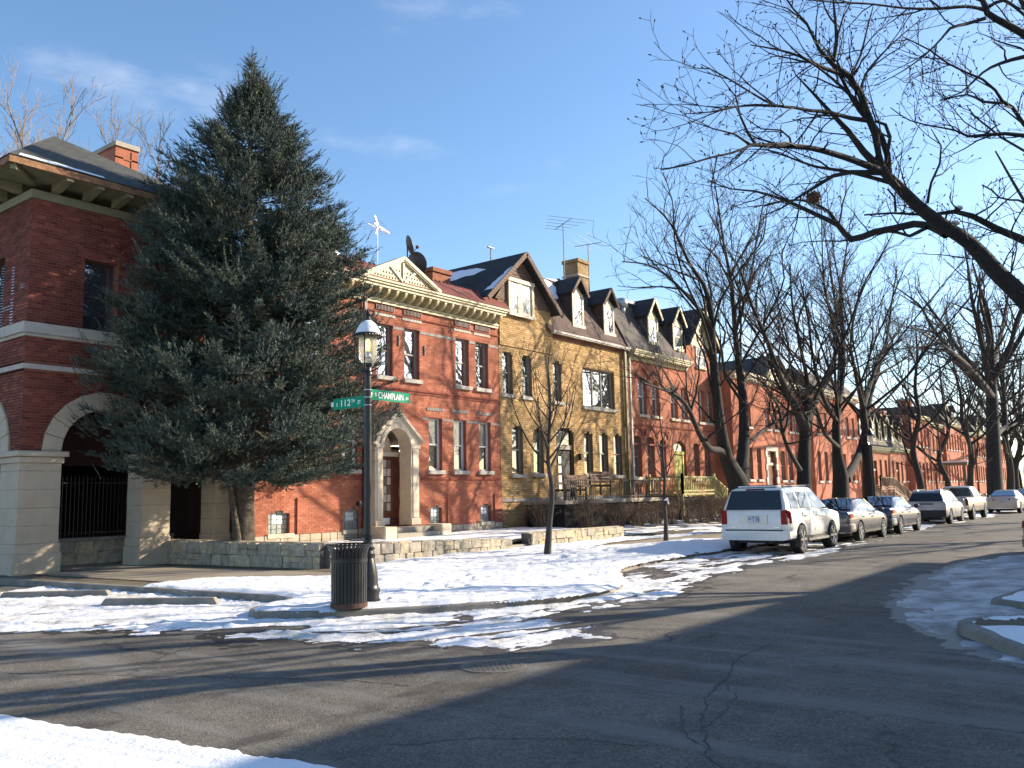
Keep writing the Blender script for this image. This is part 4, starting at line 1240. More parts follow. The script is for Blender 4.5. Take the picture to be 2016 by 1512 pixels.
for op in FR + FRL:
    o = MB(); o.box(op[0], op[1], HY - .012, HY - .008, op[2], op[3]); g_ = o.build('frieze_grille', 'grille', H1)
    o = MB(); n_ = 12; w = (op[1] - op[0]) / n_
    for i in range(n_ + 1): o.box(op[0] + i * w - .014, op[0] + i * w + .014, HY - .05, HY - .013, op[2], op[3])
    o.build('brick_fin', 'pipe_red', g_)
for x, z in ((21.76, 7.4), (23.1, 7.2)):
    o = MB(); o.box(x - .03, x + .03, HY - .05, HY - .006, z - .18, z + .18); o.build('wall_anchor', 'black_iron', H1)
# cornice
def cornice(parent, x0, x1, Y, zb, zt, out, step, m, bw=.11, scallop=True):
    o = MB()
    o.box(x0, x1, Y - .10, Y - .007, zb, zb + .09); o.box(x0, x1, Y - .14, Y - .007, zb + .092, zb + .16)
    o.box(x0, x1, Y - .05, Y - .007, zb + .162, zt - .25)
    o.box(x0, x1, Y - out, Y - .007, zt - .25, zt - .15); o.box(x0 - .02, x1 + .02, Y - out - .06, Y - .007, zt - .148, zt - .07); o.box(x0 - .05, x1 + .05, Y - out - .11, Y - .007, zt - .068, zt)
    c_ = o.build('cornice', m, parent)
    h0, h1 = zb + .17, zt - .252
    pts = [(-.051, h0), (-.051, h1), (-out + .03, h1), (-out + .03, h1 - .06)] + [(-.10 - (out - .15) * (1 - (1 - t) ** 2) ** .5 if False else -.051 - (out - .09) * math.cos(t * math.pi / 2), h0 + (h1 - .06 - h0) * (1 - math.sin(t * math.pi / 2))) for t in (.18, .36, .55, .75, .92)]
    b_ = MB(); b_.prism([(y, z) for y, z in pts], 'x', -bw / 2, bw / 2); me = b_.mesh('bracket', m)
    x = x0 + .12
    while x < x1 - .05:
        at_world(me, 'bracket', c_, (x, Y, 0)); x += step
    return c_
CO = cornice(H1, HX0 + .1, 27.42, HY, 8.62, 9.34, .52, .42, 'cream_paint')
# pediment over the left half of the cornice
px0, px1, pxa, pz0, pza, PY = 19.55, 23.4, 21.5, 9.345, 10.3, 21.42
o = MB(); o.prism([(px0 + .1, pz0), (px1 - .1, pz0), (pxa, pza - .1)], 'y', PY + .06, PY + .5); PD = o.build('pediment', 'cream_paint', H1)
o = MB()
for a, c in (((px0, pz0 + .04), (pxa, pza)), ((px1, pz0 + .04), (pxa, pza))):
    o.beam((a[0], PY + .2, a[1]), (c[0], PY + .2, c[1]), .5, .12, (0, 1, 0) if False else (0, 0, 1))
    o.beam((a[0], PY + .1, a[1] - .09), (c[0], PY + .1, c[1] - .09), .24, .06)
o.build('raking_moulding', 'cream_paint', PD)
o = MB()
for dx, dz in ((0, .72), (-.62, .48), (.62, .48)): o.beam((pxa, PY + .04, pz0 + .06), (pxa + dx, PY + .04, pz0 + .06 + dz), .05, .09)
o.build('fan_rib', 'pale_cream', PD)
o = MB()
for row, half in ((.12, 1.35), (.27, .95), (.42, .6)):
    x = -half
    while x <= half:
        if abs(x) > .12: o.cbox(pxa + x - .025, pxa + x + .025, PY + .035, PY + .061, pz0 + row, pz0 + row + .06, .008)
        x += .14
o.build('bead_ornament', 'olive_paint', PD, kind='stuff')
# tiled strip roof with ridge caps
o = MB(); zt0, zt1, y0_, y1_ = 9.345, 10.05, 21.38, 22.25
o.quad((HX0, y0_, zt0), (27.62, y0_, zt0), (28.2, y1_, zt1), (HX0, y1_, zt1)); o.quad((HX0, y1_, zt1), (28.2, y1_, zt1), (28.2, 22.5, zt1), (HX0, 22.5, zt1)); o.tri((27.62, y0_, zt0), (27.62, 22.5, zt0), (28.2, y1_, zt1))
o.quad((HX0, 22.5, zt1), (28.2, 22.5, zt1), (28.2, 22.5, 9.2), (HX0, 22.5, 9.2))
RF = o.build('roof', 'red_tile', H1)
rc = MB(); rc.lathe((0, 0, 0), [(.085, 0), (.075, .20)], 8, 'x', 0, math.pi); rc.tube((.20, 0, .05), (.225, 0, .05), .08, .08, 8); RC = rc.mesh('ridge_tile', 'red_tile')
x = HX0
while x < 28.0: at_world(RC, 'ridge_tile', RF, (x, y1_ + .08, zt1 - .02)); x += .23
o = MB(); o.quad((HX0, 22.5, 9.28), (27.5, 22.5, 9.28), (27.5, 34, 9.28), (HX0, 34, 9.28)); o.build('flat_roof', 'flat_roof', H1)
o = MB(); o.prism([(19.9, 9.3), (22.2, 9.3), (22.2, 10.4), (21.05, 11.15), (19.9, 10.4)], 'y', 24.6, 26.6); o.build('roof_hatch', 'galvanised', H1)
chimney(H1, 25.75, 26.85, 24.0, 24.6, 9.2, 11.3, 'far_brown_brick', 'far_brown_brick', pot=False)
downspout(H1, 20.05, 21.93, .5, 8.95, 'pipe_red', .13)
# porch: stone surround with gable
PO = thing('stone_porch', 'cream stone arched doorway surround with gabled hood', 'porch', (21.1, 21.4, .5))
PF, PB = 21.42, 21.992
def pil(x0, x1):
    o = MB(); o.cbox(x0, x1, PF, PB, .86, 3.62, .02); o.cbox(x0 + .07, x1 - .07, PF - .03, PF + .02, 1.1, 3.5, .015)
    o.cbox(x0 - .03, x1 + .03, PF - .05, PB, .86, 1.06, .015); o.cbox(x0 - .03, x1 + .03, PF - .05, PB, 3.5, 3.62, .015)
    o.build('pilaster', 'tan_stone', PO)
pil(20.08, 20.46); pil(21.78, 22.2)
o = MB(front(PF)); uc, w = 21.12, 1.32
gab = [(20.0, 3.62), (22.28, 3.62), (22.28, 3.75), (21.14, 4.72), (20.0, 3.75)]
ao = (uc - w / 2, uc + w / 2, 2.5, 4.18, .655)
ns = 14
for i in range(ns):
    p, q = ao[0] + w * i / ns, ao[0] + w * (i + 1) / ns
    zt = lambda u: 3.75 + (4.72 - 3.75) * (1 - abs(u - 21.14) / 1.14)
    o.quad((p, 0, max(3.5, arch_z(p, ao))), (q, 0, max(3.5, arch_z(q, ao))), (q, 0, zt(q)), (p, 0, zt(p)))
    o.quad((p, 0, arch_z(p, ao)), (q, 0, arch_z(q, ao)), (q, .57, arch_z(q, ao)), (p, .57, arch_z(p, ao)))
for a, c in ((20.0, ao[0]), (ao[1], 22.28)): o.quad((a, 0, 3.62), (c, 0, 3.62), (c, 0, zt(c)), (a, 0, zt(a)))
o.quad((20.0, 0, 3.62), (20.0, .57, 3.62), (20.0, .57, 3.75), (20.0, 0, 3.75))
o.build('hood', 'tan_stone', PO)
o = MB(); arch_ring(o, uc, 3.525, .655, .80, PF - .035, PF + .03, 14); o.build('arch_moulding', 'tan_stone', PO, kind=None)
o = MB()
for a in ((19.9, 3.72), (22.38, 3.72)): o.beam((a[0], PF + .24, a[1]), (21.14, PF + .24, 4.80), .64, .10)
o.build('hood_roof', 'tan_stone', PO)
o = MB()
for a in (-1, 1): o.beam((21.14 + a * .95, PF - .02, 3.86), (21.14 + a * .12, PF - .02, 4.58), .03, .05)
o.build('raking_moulding', 'tan_stone', PO)
o = MB(); o.cbox(19.9, 22.4, 20.98, PB, .42, .80, .02); o.build('landing', 'concrete', PO)
for x0_ in (19.75, 22.42): o = MB(); o.cbox(x0_, x0_ + .55, 20.6, 21.38, .40, .86, .03); o.build('cheek_block', 'tan_stone', PO)
o = MB(); o.cbox(20.31, 22.41, 20.62, 20.98, .40, .62, .02); o.build('step', 'concrete', PO)
# door leaf, fanlight, side lights
o = MB(); o.box(20.75, 22.35, 22.24, 22.29, .81, 3.42); DRW = o.build('door_wall', 'door_wood', H1)
o = MB(); o.cbox(21.05, 21.98, 22.16, 22.215, .84, 3.22, .01); DR = o.build('door', 'door_wood', H1)
for i in range(2):
    for j in range(6): o = MB(); o.box(21.12 + i * .2, 21.29 + i * .2, 22.145, 22.165, 1.35 + j * .30, 1.61 + j * .30); o.build('pane', 'curtain_glass' if (i + j) % 3 else 'dim_glass', DR)
o = MB(); o.box(21.14, 21.45, 22.148, 22.16, .88, 1.1); o.build('kick_plate', 'white_plastic', DR)
o = MB(); o.tube((21.86, 22.10, 1.75), (21.86, 22.10, 2.15), .016, n=6); o.tube((21.86, 22.16, 1.78), (21.86, 22.10, 1.78), .012, n=6); o.tube((21.86, 22.16, 2.12), (21.86, 22.10, 2.12), .012, n=6); o.build('door_handle', 'chrome', DR)
o = MB(); o.box(22.06, 22.1, 22.14, 22.2, .84, 3.22); o.box(20.75, 22.35, 22.12, 22.22, 3.24, 3.40); o.build('door_frame', 'tan_stone', H1)
o = MB(); o.prism([(20.8, 3.42)] + [(21.55 + .74 * math.cos(t), 3.42 + .72 * math.sin(t)) for t in np.linspace(math.pi, 0, 12)] + [(22.3, 3.42)], 'y', 22.2, 22.215); o.build('fanlight', 'dim_glass', H1)
# standpipe at the wall
sp = thing('standpipe', 'thin red standpipe with round cap beside the stone porch', 'pipe', (19.6, 21.7, .5))
o = MB(); o.tube((19.6, 21.7, .45), (19.6, 21.7, 1.6), .03, n=8); o.build('pipe', 'pipe_red', sp)
o = MB(); o.lathe((19.6, 21.66, 1.62), [(.0, -.08), (.09, -.06), (.09, .06), (0, .08)], 12, 'y'); o.build('cap', 'black_iron', sp)
# ---------------------------------------------------------------- tan brick house
H2 = thing('tan_brick_rowhouse', 'tan brick row house with brown mansard, two dormers and a shingled front gable', 'house', (27.6, 22, .4), group='row houses along the street')
TX0, TX1, TY = 27.545, 37.82, 22.0
GX = 31.36
TU = [(27.74, 28.45, 5.95, 7.82, .16), (29.08, 29.8, 5.95, 7.82, .16), (31.42, 32.05, 5.9, 7.78, .16), (33.82, 36.66, 5.84, 7.68, 0)]
TL = [(28.3, 29.06, 2.64, 4.7, .16), (29.8, 30.54, 2.68, 4.68, .16), (33.75, 34.5, 2.68, 4.68, .14), (35.1, 35.86, 2.66, 4.68, .14), (36.4, 37.18, 2.64, 4.68, .14)]
TD = [(31.5, 32.9, 1.55, 4.82, .25)]
b_ = MB(front(TY)); facade(b_, TX0, TX1, .3, 9.0, TU + TL + TD, .22)
b_.m = None
b_.quad((TX0, TY, 9.0), (GX, TY, 9.0), (GX, TY, 9.92), (TX0, TY, 9.92))
shell(b_, TX0, TX1, TY, 34, .3, 9.0)
b_.build('wall', 'tan_mortar', H2)
brick_part(H2, front(TY), 'tan_brick', TX0, TX1, .44, 9.0, TU + TL + TD, bl=.235, bh=.088, j=.014, proud=.007, seed=4)
brick_part(H2, front(TY), 'tan_brick', TX0, GX, 9.0, 9.92, [(28.15, 29.92, 9.42, 11, 0)], bl=.235, bh=.088, j=.014, proud=.007, seed=6)
brick_part(H2, front(TY - .055), 'tan_brick', TX0 + .02, GX, 8.0, 9.0, [], bl=.235, bh=.088, j=.014, proud=.007, seed=7)
o = MB(); o.box(TX0 + .02, GX, TY - .055, TY - .012, 7.99, 9.0); o.build('brick_projection', 'tan_mortar', H2)
for op in TU[:3]: window(H2, TY, op, .14, 'window_frame', 'window_glass', 'dim_glass', fw=.06)
window(H2, TY, TU[3], .14, 'window_frame', 'window_glass', kind='triple', fw=.07)
for i, op in enumerate(TL): window(H2, TY, op, .14, 'window_frame', 'dim_glass', 'dim_glass', fw=.055)
# brick arches over the openings
for op in TU[:3] + TL + TD:
    o = MB(front(TY)); uc = (op[0] + op[1]) / 2; w = op[1] - op[0]; r_ = (w * w / 4 + op[4] ** 2) / (2 * op[4]); zc = op[3] - r_; th = math.asin(w / 2 / r_)
    arch_ring(o, uc, zc, r_, r_ + .2, -.022, -.004, 9, math.pi / 2 - th * 1.15, math.pi / 2 + th * 1.15); o.build('brick_arch', 'far_tan_brick', H2)
o = MB(); o.box(TX0, TX1, TY - .05, TY - .011, 1.52, 1.66); o.build('stone_band', 'grey_stone', H2)
# gable with shingles
o = MB(); o.prism([(TX0 - .2, 9.925), (GX + .02, 9.925), (29.09, 12.02)], 'y', TY - .03, TY + .25)
GB = o.build('gable', 'gable_shingle', H2)
for z in np.arange(10.05, 11.9, .16):
    hw = (12.02 - z) / 2.1 * 2.0
    if z < 11.0: continue
    o = MB(); o.box(29.09 - hw, 29.09 + hw, TY - .05, TY - .0305, z, z + .05); o.build('shingle_course', 'gable_shingle', GB)
gy0, gy1 = TY - .42, 31.5
def gable_roof(parent, x0, xa, x1, z0, za, y0, y1, m, th=.07, name='roof'):
    o = MB()
    for xe in (x0, x1):
        o.add([(xe, y0, z0), (xa, y0, za), (xa, y1, za), (xe, y1, z0), (xe, y0, z0 + th * 1.4), (xa, y0, za + th * 1.4), (xa, y1, za + th * 1.4), (xe, y1, z0 + th * 1.4)],
              [(0, 1, 2, 3), (4, 7, 6, 5), (0, 4, 5, 1), (1, 5, 6, 2), (2, 6, 7, 3), (3, 7, 4, 0)])
    return o.build(name, m, parent)
TRF = gable_roof(H2, 26.5, 29.09, 31.62, 9.78, 12.08, gy0 + .03, gy1, 'dark_shingle')
o = MB()
for xe in (26.42, 31.7): o.beam((xe, gy0, 9.72), (29.09, gy0, 12.10), .06, .2)
o.build('barge_board', 'gable_shingle', TRF)
# snow patches on the left slope
def on_left(t, y, up=.11):
    return (26.5 + (29.09 - 26.5) * t, y, 9.78 + 2.3 * t + up)
rr = random.Random(12)
o = MB()
k = 16; Lo, Hi = [], []
for i in range(k + 1):
    y = 23.3 + 3.9 * i / k; e_ = math.sin(math.pi * i / k) ** .6
    Lo.append(on_left(.72 - .1 * e_ + rr.uniform(-.03, .03), y, .13)); Hi.append(on_left(.72 + .14 * e_ + rr.uniform(-.02, .02), y, .13))
for i in range(k): o.quad(Lo[i], Lo[i + 1], Hi[i + 1], Hi[i])
L1, L2 = [], []
for i in range(k + 1):
    t = .12 + .52 * i / k
    L1.append(on_left(t, gy0 + .06, .12)); L2.append(on_left(t, gy0 + .55 - .40 * i / k + rr.uniform(-.06, .06), .12))
for i in range(k): o.quad(L1[i], L1[i + 1], L2[i + 1], L2[i])
o.build('roof_snow', 'snow', TRF)
# gable window pair
gw = thing_part = at_world(MB().box(0, 1.76, 0, .06, 0, 1.5).mesh('window', 'pale_cream'), 'window', H2, (28.15, TY - .09, 9.45))
for a, c in ((.16, .62), (1.0, 1.46)):
    for z0_, z1_ in ((.14, .70), (.76, 1.30)):
        o = MB(); o.box(a, c, -.012, 0, z0_, z1_); link_mesh(o.mesh('pane', 'dim_glass' if z0_ < .5 else 'window_glass'), 'pane', gw)
o = MB()
o.box(-.05, 1.81, -.10, .0, -.12, -.002); o.box(-.02, .14, -.05, -.002, .0, 1.5); o.box(1.62, 1.78, -.05, -.002, 0, 1.5); o.box(-.05, 1.81, -.08, -.003, 1.36, 1.52); o.box(.64, .98, -.03, -.004, .02, 1.35)
link_mesh(o.mesh('surround', 'pale_cream'), 'surround', gw)
# mansard
mz0, mz1, my0, my1 = 9.06, 12.05, 21.82, 23.4
o = MB()
o.quad((GX - .3, my0, mz0), (TX1 + .03, my0, mz0), (TX1 + .03, my1, mz1), (GX - 1.6, my1, mz1)); o.quad((GX - 1.6, my1, mz1), (TX1 + .03, my1, mz1), (TX1 + .03, 34, mz1 + .4), (GX - 1.6, 34, mz1 + .4))
o.tri((TX1 + .03, my0, mz0), (TX1 + .03, my1, mz1), (TX1 + .03, my1, mz0)); o.quad((TX1 + .03, my1, mz0), (TX1 + .03, my1, mz1), (TX1 + .03, 34, mz1 + .4), (TX1 + .03, 34, mz0))
TM = o.build('mansard', 'brown_shingle', H2)
o = MB()
xs = np.linspace(30.2, 37.7, 26); L1 = [(x, my1 - .05 - .02, mz1 - .03) for x in xs]; L2 = [(x, my1 + .12, mz1 + .11 + .05 * math.sin(x * 3)) for x in xs]; L3 = [(x, my1 + .7, mz1 + .10) for x in xs]
for i in range(25):
    if i % 9 == 8: continue
    o.quad(L1[i], L1[i + 1], L2[i + 1], L2[i]); o.quad(L2[i], L2[i + 1], L3[i + 1], L3[i])
def on_man(x, t, up=.03): return (x, my0 + (my1 - my0) * t - up, mz0 + (mz1 - mz0) * t + up * .5)
for xa, w, t0_, t1_ in ((32.9, .55, .62, .97), (35.3, .5, .72, .97), (32.0, .2, .85, .95)):
    P = [on_man(xa + w * math.cos(a) * (1 + .2 * math.sin(3 * a)), (t0_ + t1_) / 2 + (t1_ - t0_) / 2 * math.sin(a)) for a in np.linspace(0, 2 * math.pi, 14, endpoint=False)]
    o.add(P, [tuple(range(14))])
o.build('roof_snow', 'snow', TM)
o = MB(); o.lathe((0, 0, 0), [(.09, 0)], 8); gut = MB(); gut.box(GX - .25, TX1 + .05, 21.70, 21.83, 8.93, 9.055); gut.box(GX - .25, TX1 + .05, 21.66, 21.72, 8.98, 9.06); gut.build('gutter', 'gutter_metal', H2)
o = MB(); o.box(GX - .02, TX1, TY - .03, TY - .012, 8.78, 8.92); o.build('frieze_board', 'far_brown_brick', H2)
def dormer(parent, x0, x1, zb, ze, za, yf, yb, frame, roofm, glass='window_glass', cheek='brown_shingle', bargem='gable_shingle'):
    o = MB()
    xm = (x0 + x1) / 2
    o.add([(x0, yf, zb), (x1, yf, zb), (x1, yf, ze), (xm, yf, za - .1), (x0, yf, ze), (x0, yb, zb + .0), (x1, yb, zb + .0), (x1, yb, ze), (xm, yb, za - .1), (x0, yb, ze)],
          [(0, 1, 2, 3, 4), (0, 4, 9, 5), (1, 6, 7, 2)])
    d_ = o.build('dormer', cheek, parent)
    gable_roof(d_, x0 - .16, xm, x1 + .16, ze - .12, za, yf - .22, yb + .3, roofm, .05)
    o = MB()
    for xe in (x0 - .2, x1 + .2): o.beam((xe, yf - .24, ze - .16), (xm, yf - .24, za + .02), .05, .14)
    o.build('barge_board', bargem, d_)
    o = MB(); fw = .15
    o.box(x0 + .02, x0 + fw, yf - .05, yf - .003, zb + .05, ze - .05); o.box(x1 - fw, x1 - .02, yf - .05, yf - .003, zb + .05, ze - .05)
    o.box(x0 - .04, x1 + .04, yf - .1, yf - .003, zb - .05, zb + .1); o.box(x0 + fw + .001, x1 - fw - .001, yf - .045, yf - .003, ze - .22, ze - .02); o.box(x0 + fw, x1 - fw, yf - .04, yf - .003, (zb + ze) / 2 - .04, (zb + ze) / 2 + .03)
    o.prism([(x0 + .12, ze - .03), (x1 - .12, ze - .03), (xm, ze + .22)], 'y', yf - .03, yf - .002)
    o.build('window', frame, d_)
    o = MB(); o.box(x0 + fw, x1 - fw, yf - .02, yf - .004, zb + .1, ze - .22); o.build('pane', glass, d_)
    return d_
dormer(H2, 33.36, 34.36, 9.62, 11.32, 12.02, 22.2, 24.0, 'pale_cream', 'dark_shingle')
dormer(H2, 36.14, 37.16, 9.62, 11.22, 11.95, 22.2, 24.0, 'pale_cream', 'dark_shingle')
TC = chimney(H2, 38.3, 39.35, 25.0, 25.95, 9, 14.45, 'far_tan_brick', 'far_tan_brick', pot=False)
o = MB(); o.box(38.24, 39.41, 24.94, 26.01, 13.5, 13.58); o.build('stone_band', 'white_stone', TC)
o = MB(); o.cbox(38.0, 39.8, 24.6, 24.98, 12.42, 12.6, .05); o.build('roof_snow', 'snow', TC)
downspout(H2, 37.55, 21.93, .5, 9.0, 'pipe_olive', .16)
# door
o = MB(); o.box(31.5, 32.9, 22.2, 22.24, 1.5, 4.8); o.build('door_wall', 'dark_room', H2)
o = MB(); o.cbox(31.7, 32.72, 22.12, 22.17, 1.6, 3.72, .01); D2 = o.build('door', 'dark_door', H2)
for j in range(4): o = MB(); o.box(31.8, 32.0, 22.105, 22.125, 1.9 + j * .42, 2.2 + j * .42); o.build('pane', 'curtain_glass', D2)
o = MB(); o.box(31.5, 32.9, 22.1, 22.19, 3.78, 3.98); o.build('door_frame', 'pale_cream', H2)
o = MB(); o.box(31.7, 32.7, 22.14, 22.16, 4.0, 4.6); o.build('fanlight', 'dim_glass', H2)
wl_ = thing('wall_lamp', 'small black lantern on the tan wall beside the dark door', 'wall lamp', (33.25, 21.9, 3.4))
o = MB(); o.box(33.18, 33.32, 21.8, 21.94, 3.3, 3.55); o.box(33.16, 33.34, 21.78, 21.96, 3.55, 3.6); o.box(33.22, 33.28, 21.9, 21.99, 3.56, 3.6); o.build('lantern', 'black_iron', wl_)
# raised porch with iron railing
TP = thing('iron_porch', 'raised concrete porch with black iron railing before the tan house', 'porch', (28.6, 20, .4))
o = MB(); o.cbox(28.9, 37.2, 19.8, 21.98, 1.38, 1.54, .02); o.build('deck', 'concrete', TP)
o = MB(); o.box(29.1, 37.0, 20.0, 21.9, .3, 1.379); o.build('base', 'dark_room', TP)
pk = MB(); pk.box(-.011, .011, -.011, .011, 0, .82); PK2 = pk.mesh('picket', 'rail_iron')
for (xa, ya), (xb, yb_) in (((33.3, 19.9), (37.1, 19.9)), ((28.95, 19.9), (31.3, 19.9)), ((37.1, 19.9), (37.1, 21.9))):
    n_ = int(math.dist((xa, ya), (xb, yb_)) / .15)
    for i in range(n_ + 1): at_world(PK2, 'picket', TP, (xa + (xb - xa) * i / n_, ya + (yb_ - ya) * i / n_, 1.54))
    for z in (1.66, 2.36): o = MB(); o.beam((xa, ya, z), (xb, yb_, z), .035, .035); o.build('rail', 'rail_iron', TP)
def bench(x0, x1, y, z, label):
    t = thing('wooden_bench', label, 'bench', ((x0 + x1) / 2, y, z), 0, 'benches on the porch of the tan house')
    for i in range(4): o = MB(); o.cbox(x0, x1, y - .05 + .03 * i, y - .01 + .03 * i, z + .52 + i * .13, z + .63 + i * .13, .008); o.build('back_slat', 'bench_wood', t)
    for i in range(4): o = MB(); o.cbox(x0, x1, y + .08 + i * .125, y + .19 + i * .125, z + .42, z + .455, .008); o.build('seat_slat', 'bench_wood', t)
    for x in (x0 + .1, (x0 + x1) / 2, x1 - .1):
        o = MB(); o.box(x - .03, x + .03, y + .05, y + .10, z, z + 1.0); o.box(x - .03, x + .03, y + .1, y + .6, z + .36, z + .419); o.box(x - .03, x + .03, y + .52, y + .6, z, z + .36); o.build('bench_frame', 'rail_iron', t)
    return t
bench(29.35, 31.2, 20.15, 1.54, 'brown slatted bench behind the bare young tree')
bench(31.6, 33.5, 20.35, 1.54 + .18, 'brown slatted bench standing before the dark door')

# ---------------------------------------------------------------- red house with yellow door
H3 = thing('mansard_rowhouse', 'red brick row house with grey mansard, yellow dormers and a yellow front door', 'house', (37.9, 22, .4), group='row houses along the street')
RX0, RX1 = 37.84, 48.1
U3 = [(39.0, 39.92, 5.78, 7.72, .32), (40.5, 41.3, 5.78, 7.66, .3), (42.55, 43.4, 5.76, 7.6, .12), (43.84, 44.62, 5.76, 7.6, .12), (45.95, 46.8, 5.74, 7.68, .12), (47.1, 47.8, 5.74, 7.66, .12)]
L3 = [(38.25, 39.15, 2.56, 4.66, .14), (39.72, 40.54, 2.56, 4.66, .14), (41.1, 41.8, 2.56, 4.56, .14), (45.1, 45.82, 2.5, 4.5, .1), (46.5, 47.3, 2.5, 4.5, .1)]
D3 = [(42.68, 44.12, 1.72, 4.55, .3)]
b_ = MB(front(22.0)); facade(b_, RX0, RX1, .3, 9.0, U3 + L3 + D3, .25)
b_.m = None; b_.quad((44.75, 22, 9.0), (RX1, 22, 9.0), (RX1, 22, 10.2), (44.75, 22, 10.2)); shell(b_, RX0, RX1, 22, 34, .3, 9.0)
b_.build('wall', 'far_red_brick', H3)
for op in U3: window(H3, 22, op, .2, 'white_frame', 'curtain_glass' if op[0] < 43 else 'window_glass', 'shaded_glass', sill='tan_stone')
for op in L3: window(H3, 22, op, .2, 'window_frame', 'shaded_glass', 'shaded_glass', sill='tan_stone')
for op in L3[:3] + U3[:2]:
    o = MB(front(22)); arch_ring(o, (op[0] + op[1]) / 2, op[3] - .2, .62, .74, -.05, -.004, 11, .35, math.pi - .35); o.build('hood_mould', 'far_dark_brick', H3)
o = MB(); o.box(RX0, RX1, 21.95, 21.994, 5.2, 5.28); o.box(RX0, 42.5, 21.96, 21.994, 4.2, 4.28); o.box(RX0, RX1, 21.95, 21.994, 2.1, 2.18); o.build('string_course', 'far_dark_brick', H3)
cornice(H3, RX0 + .25, 44.55, 22, 8.55, 9.04, .4, .24, 'cream_paint', .09)
o = MB(); o.quad((RX0, 21.75, 9.05), (44.9, 21.75, 9.05), (44.9, 23.2, 12.0), (RX0, 23.2, 12.0)); o.quad((RX0, 23.2, 12.0), (44.9, 23.2, 12.0), (44.9, 34, 12.2), (RX0, 34, 12.2)); o.quad((RX0, 21.75, 9.05), (RX0, 23.2, 12.0), (RX0, 34, 12.2), (RX0, 34, 9.05))
M3 = o.build('mansard', 'slate', H3)
o = MB()
for xa in (39.3, 42.3): o.box(xa, xa + 1.5, 23.0, 23.7, 11.98, 12.12)
o.build('roof_snow', 'snow', M3)
for a, c in ((40.45, 41.6), (43.3, 44.5)): dormer(H3, a, c, 9.7, 11.25, 12.15, 22.1, 23.8, 'cream_paint', 'dark_shingle', 'curtain_glass', 'slate', 'cream_paint')
# yellow gabled front over the right bay
o = MB(); o.prism([(44.7, 10.2), (48.3, 10.2), (46.5, 12.3)], 'y', 21.96, 22.2); G3 = o.build('gable', 'cream_paint', H3)
gable_roof(G3, 44.4, 46.5, 48.5, 10.0, 12.4, 21.55, 30, 'dark_shingle')
o = MB()
for xe in (44.35, 48.55): o.beam((xe, 21.5, 9.95), (46.5, 21.5, 12.42), .06, .22)
o.build('barge_board', 'cream_paint', G3)
window(H3, 22, (45.9, 47.1, 9.0, 10.2, 0), -.06, 'white_frame', 'curtain_glass', sill='tan_stone')
chimney(H3, 38.2, 39.3, 26.0, 27.2, 11, 13.4, 'far_dark_brick')
downspout(H3, 38.02, 21.93, .4, 8.6, 'gutter_metal', .12)
vp = thing('roof_vent', 'round grey turbine vent on the slate mansard edge', 'vent', (39.3, 22.9, 11.6))
o = MB(); o.ball((39.3, 22.9, 11.8), .3, 12, 8); o.tube((39.3, 22.9, 11.2), (39.3, 22.9, 11.6), .14, n=10); o.build('turbine', 'galvanised', vp, smooth=True)
o = MB(); o.box(42.68, 44.12, 22.2, 22.24, 1.7, 4.5); o.build('door_wall', 'yellow_paint', H3)
o = MB(); o.cbox(42.85, 43.75, 22.1, 22.16, 1.74, 3.75, .01); D_ = o.build('door', 'yellow_paint', H3)
for z0_, z1_ in ((1.9, 2.55), (2.7, 3.55)):
    for a in (42.95, 43.35): o = MB(); o.cbox(a, a + .32, 22.085, 22.11, z0_, z1_, .012); o.build('door_panel', 'yellow_paint', D_)
o = MB(); o.box(42.7, 44.1, 22.06, 22.19, 3.82, 3.98); o.box(42.69, 42.8, 22.06, 22.19, 1.72, 3.82); o.box(43.82, 43.95, 22.06, 22.19, 1.72, 3.82); o.build('door_frame', 'yellow_paint', H3)
o = MB(); o.box(42.8, 44.0, 22.14, 22.16, 4.0, 4.4); o.build('fanlight', 'dim_glass', H3)
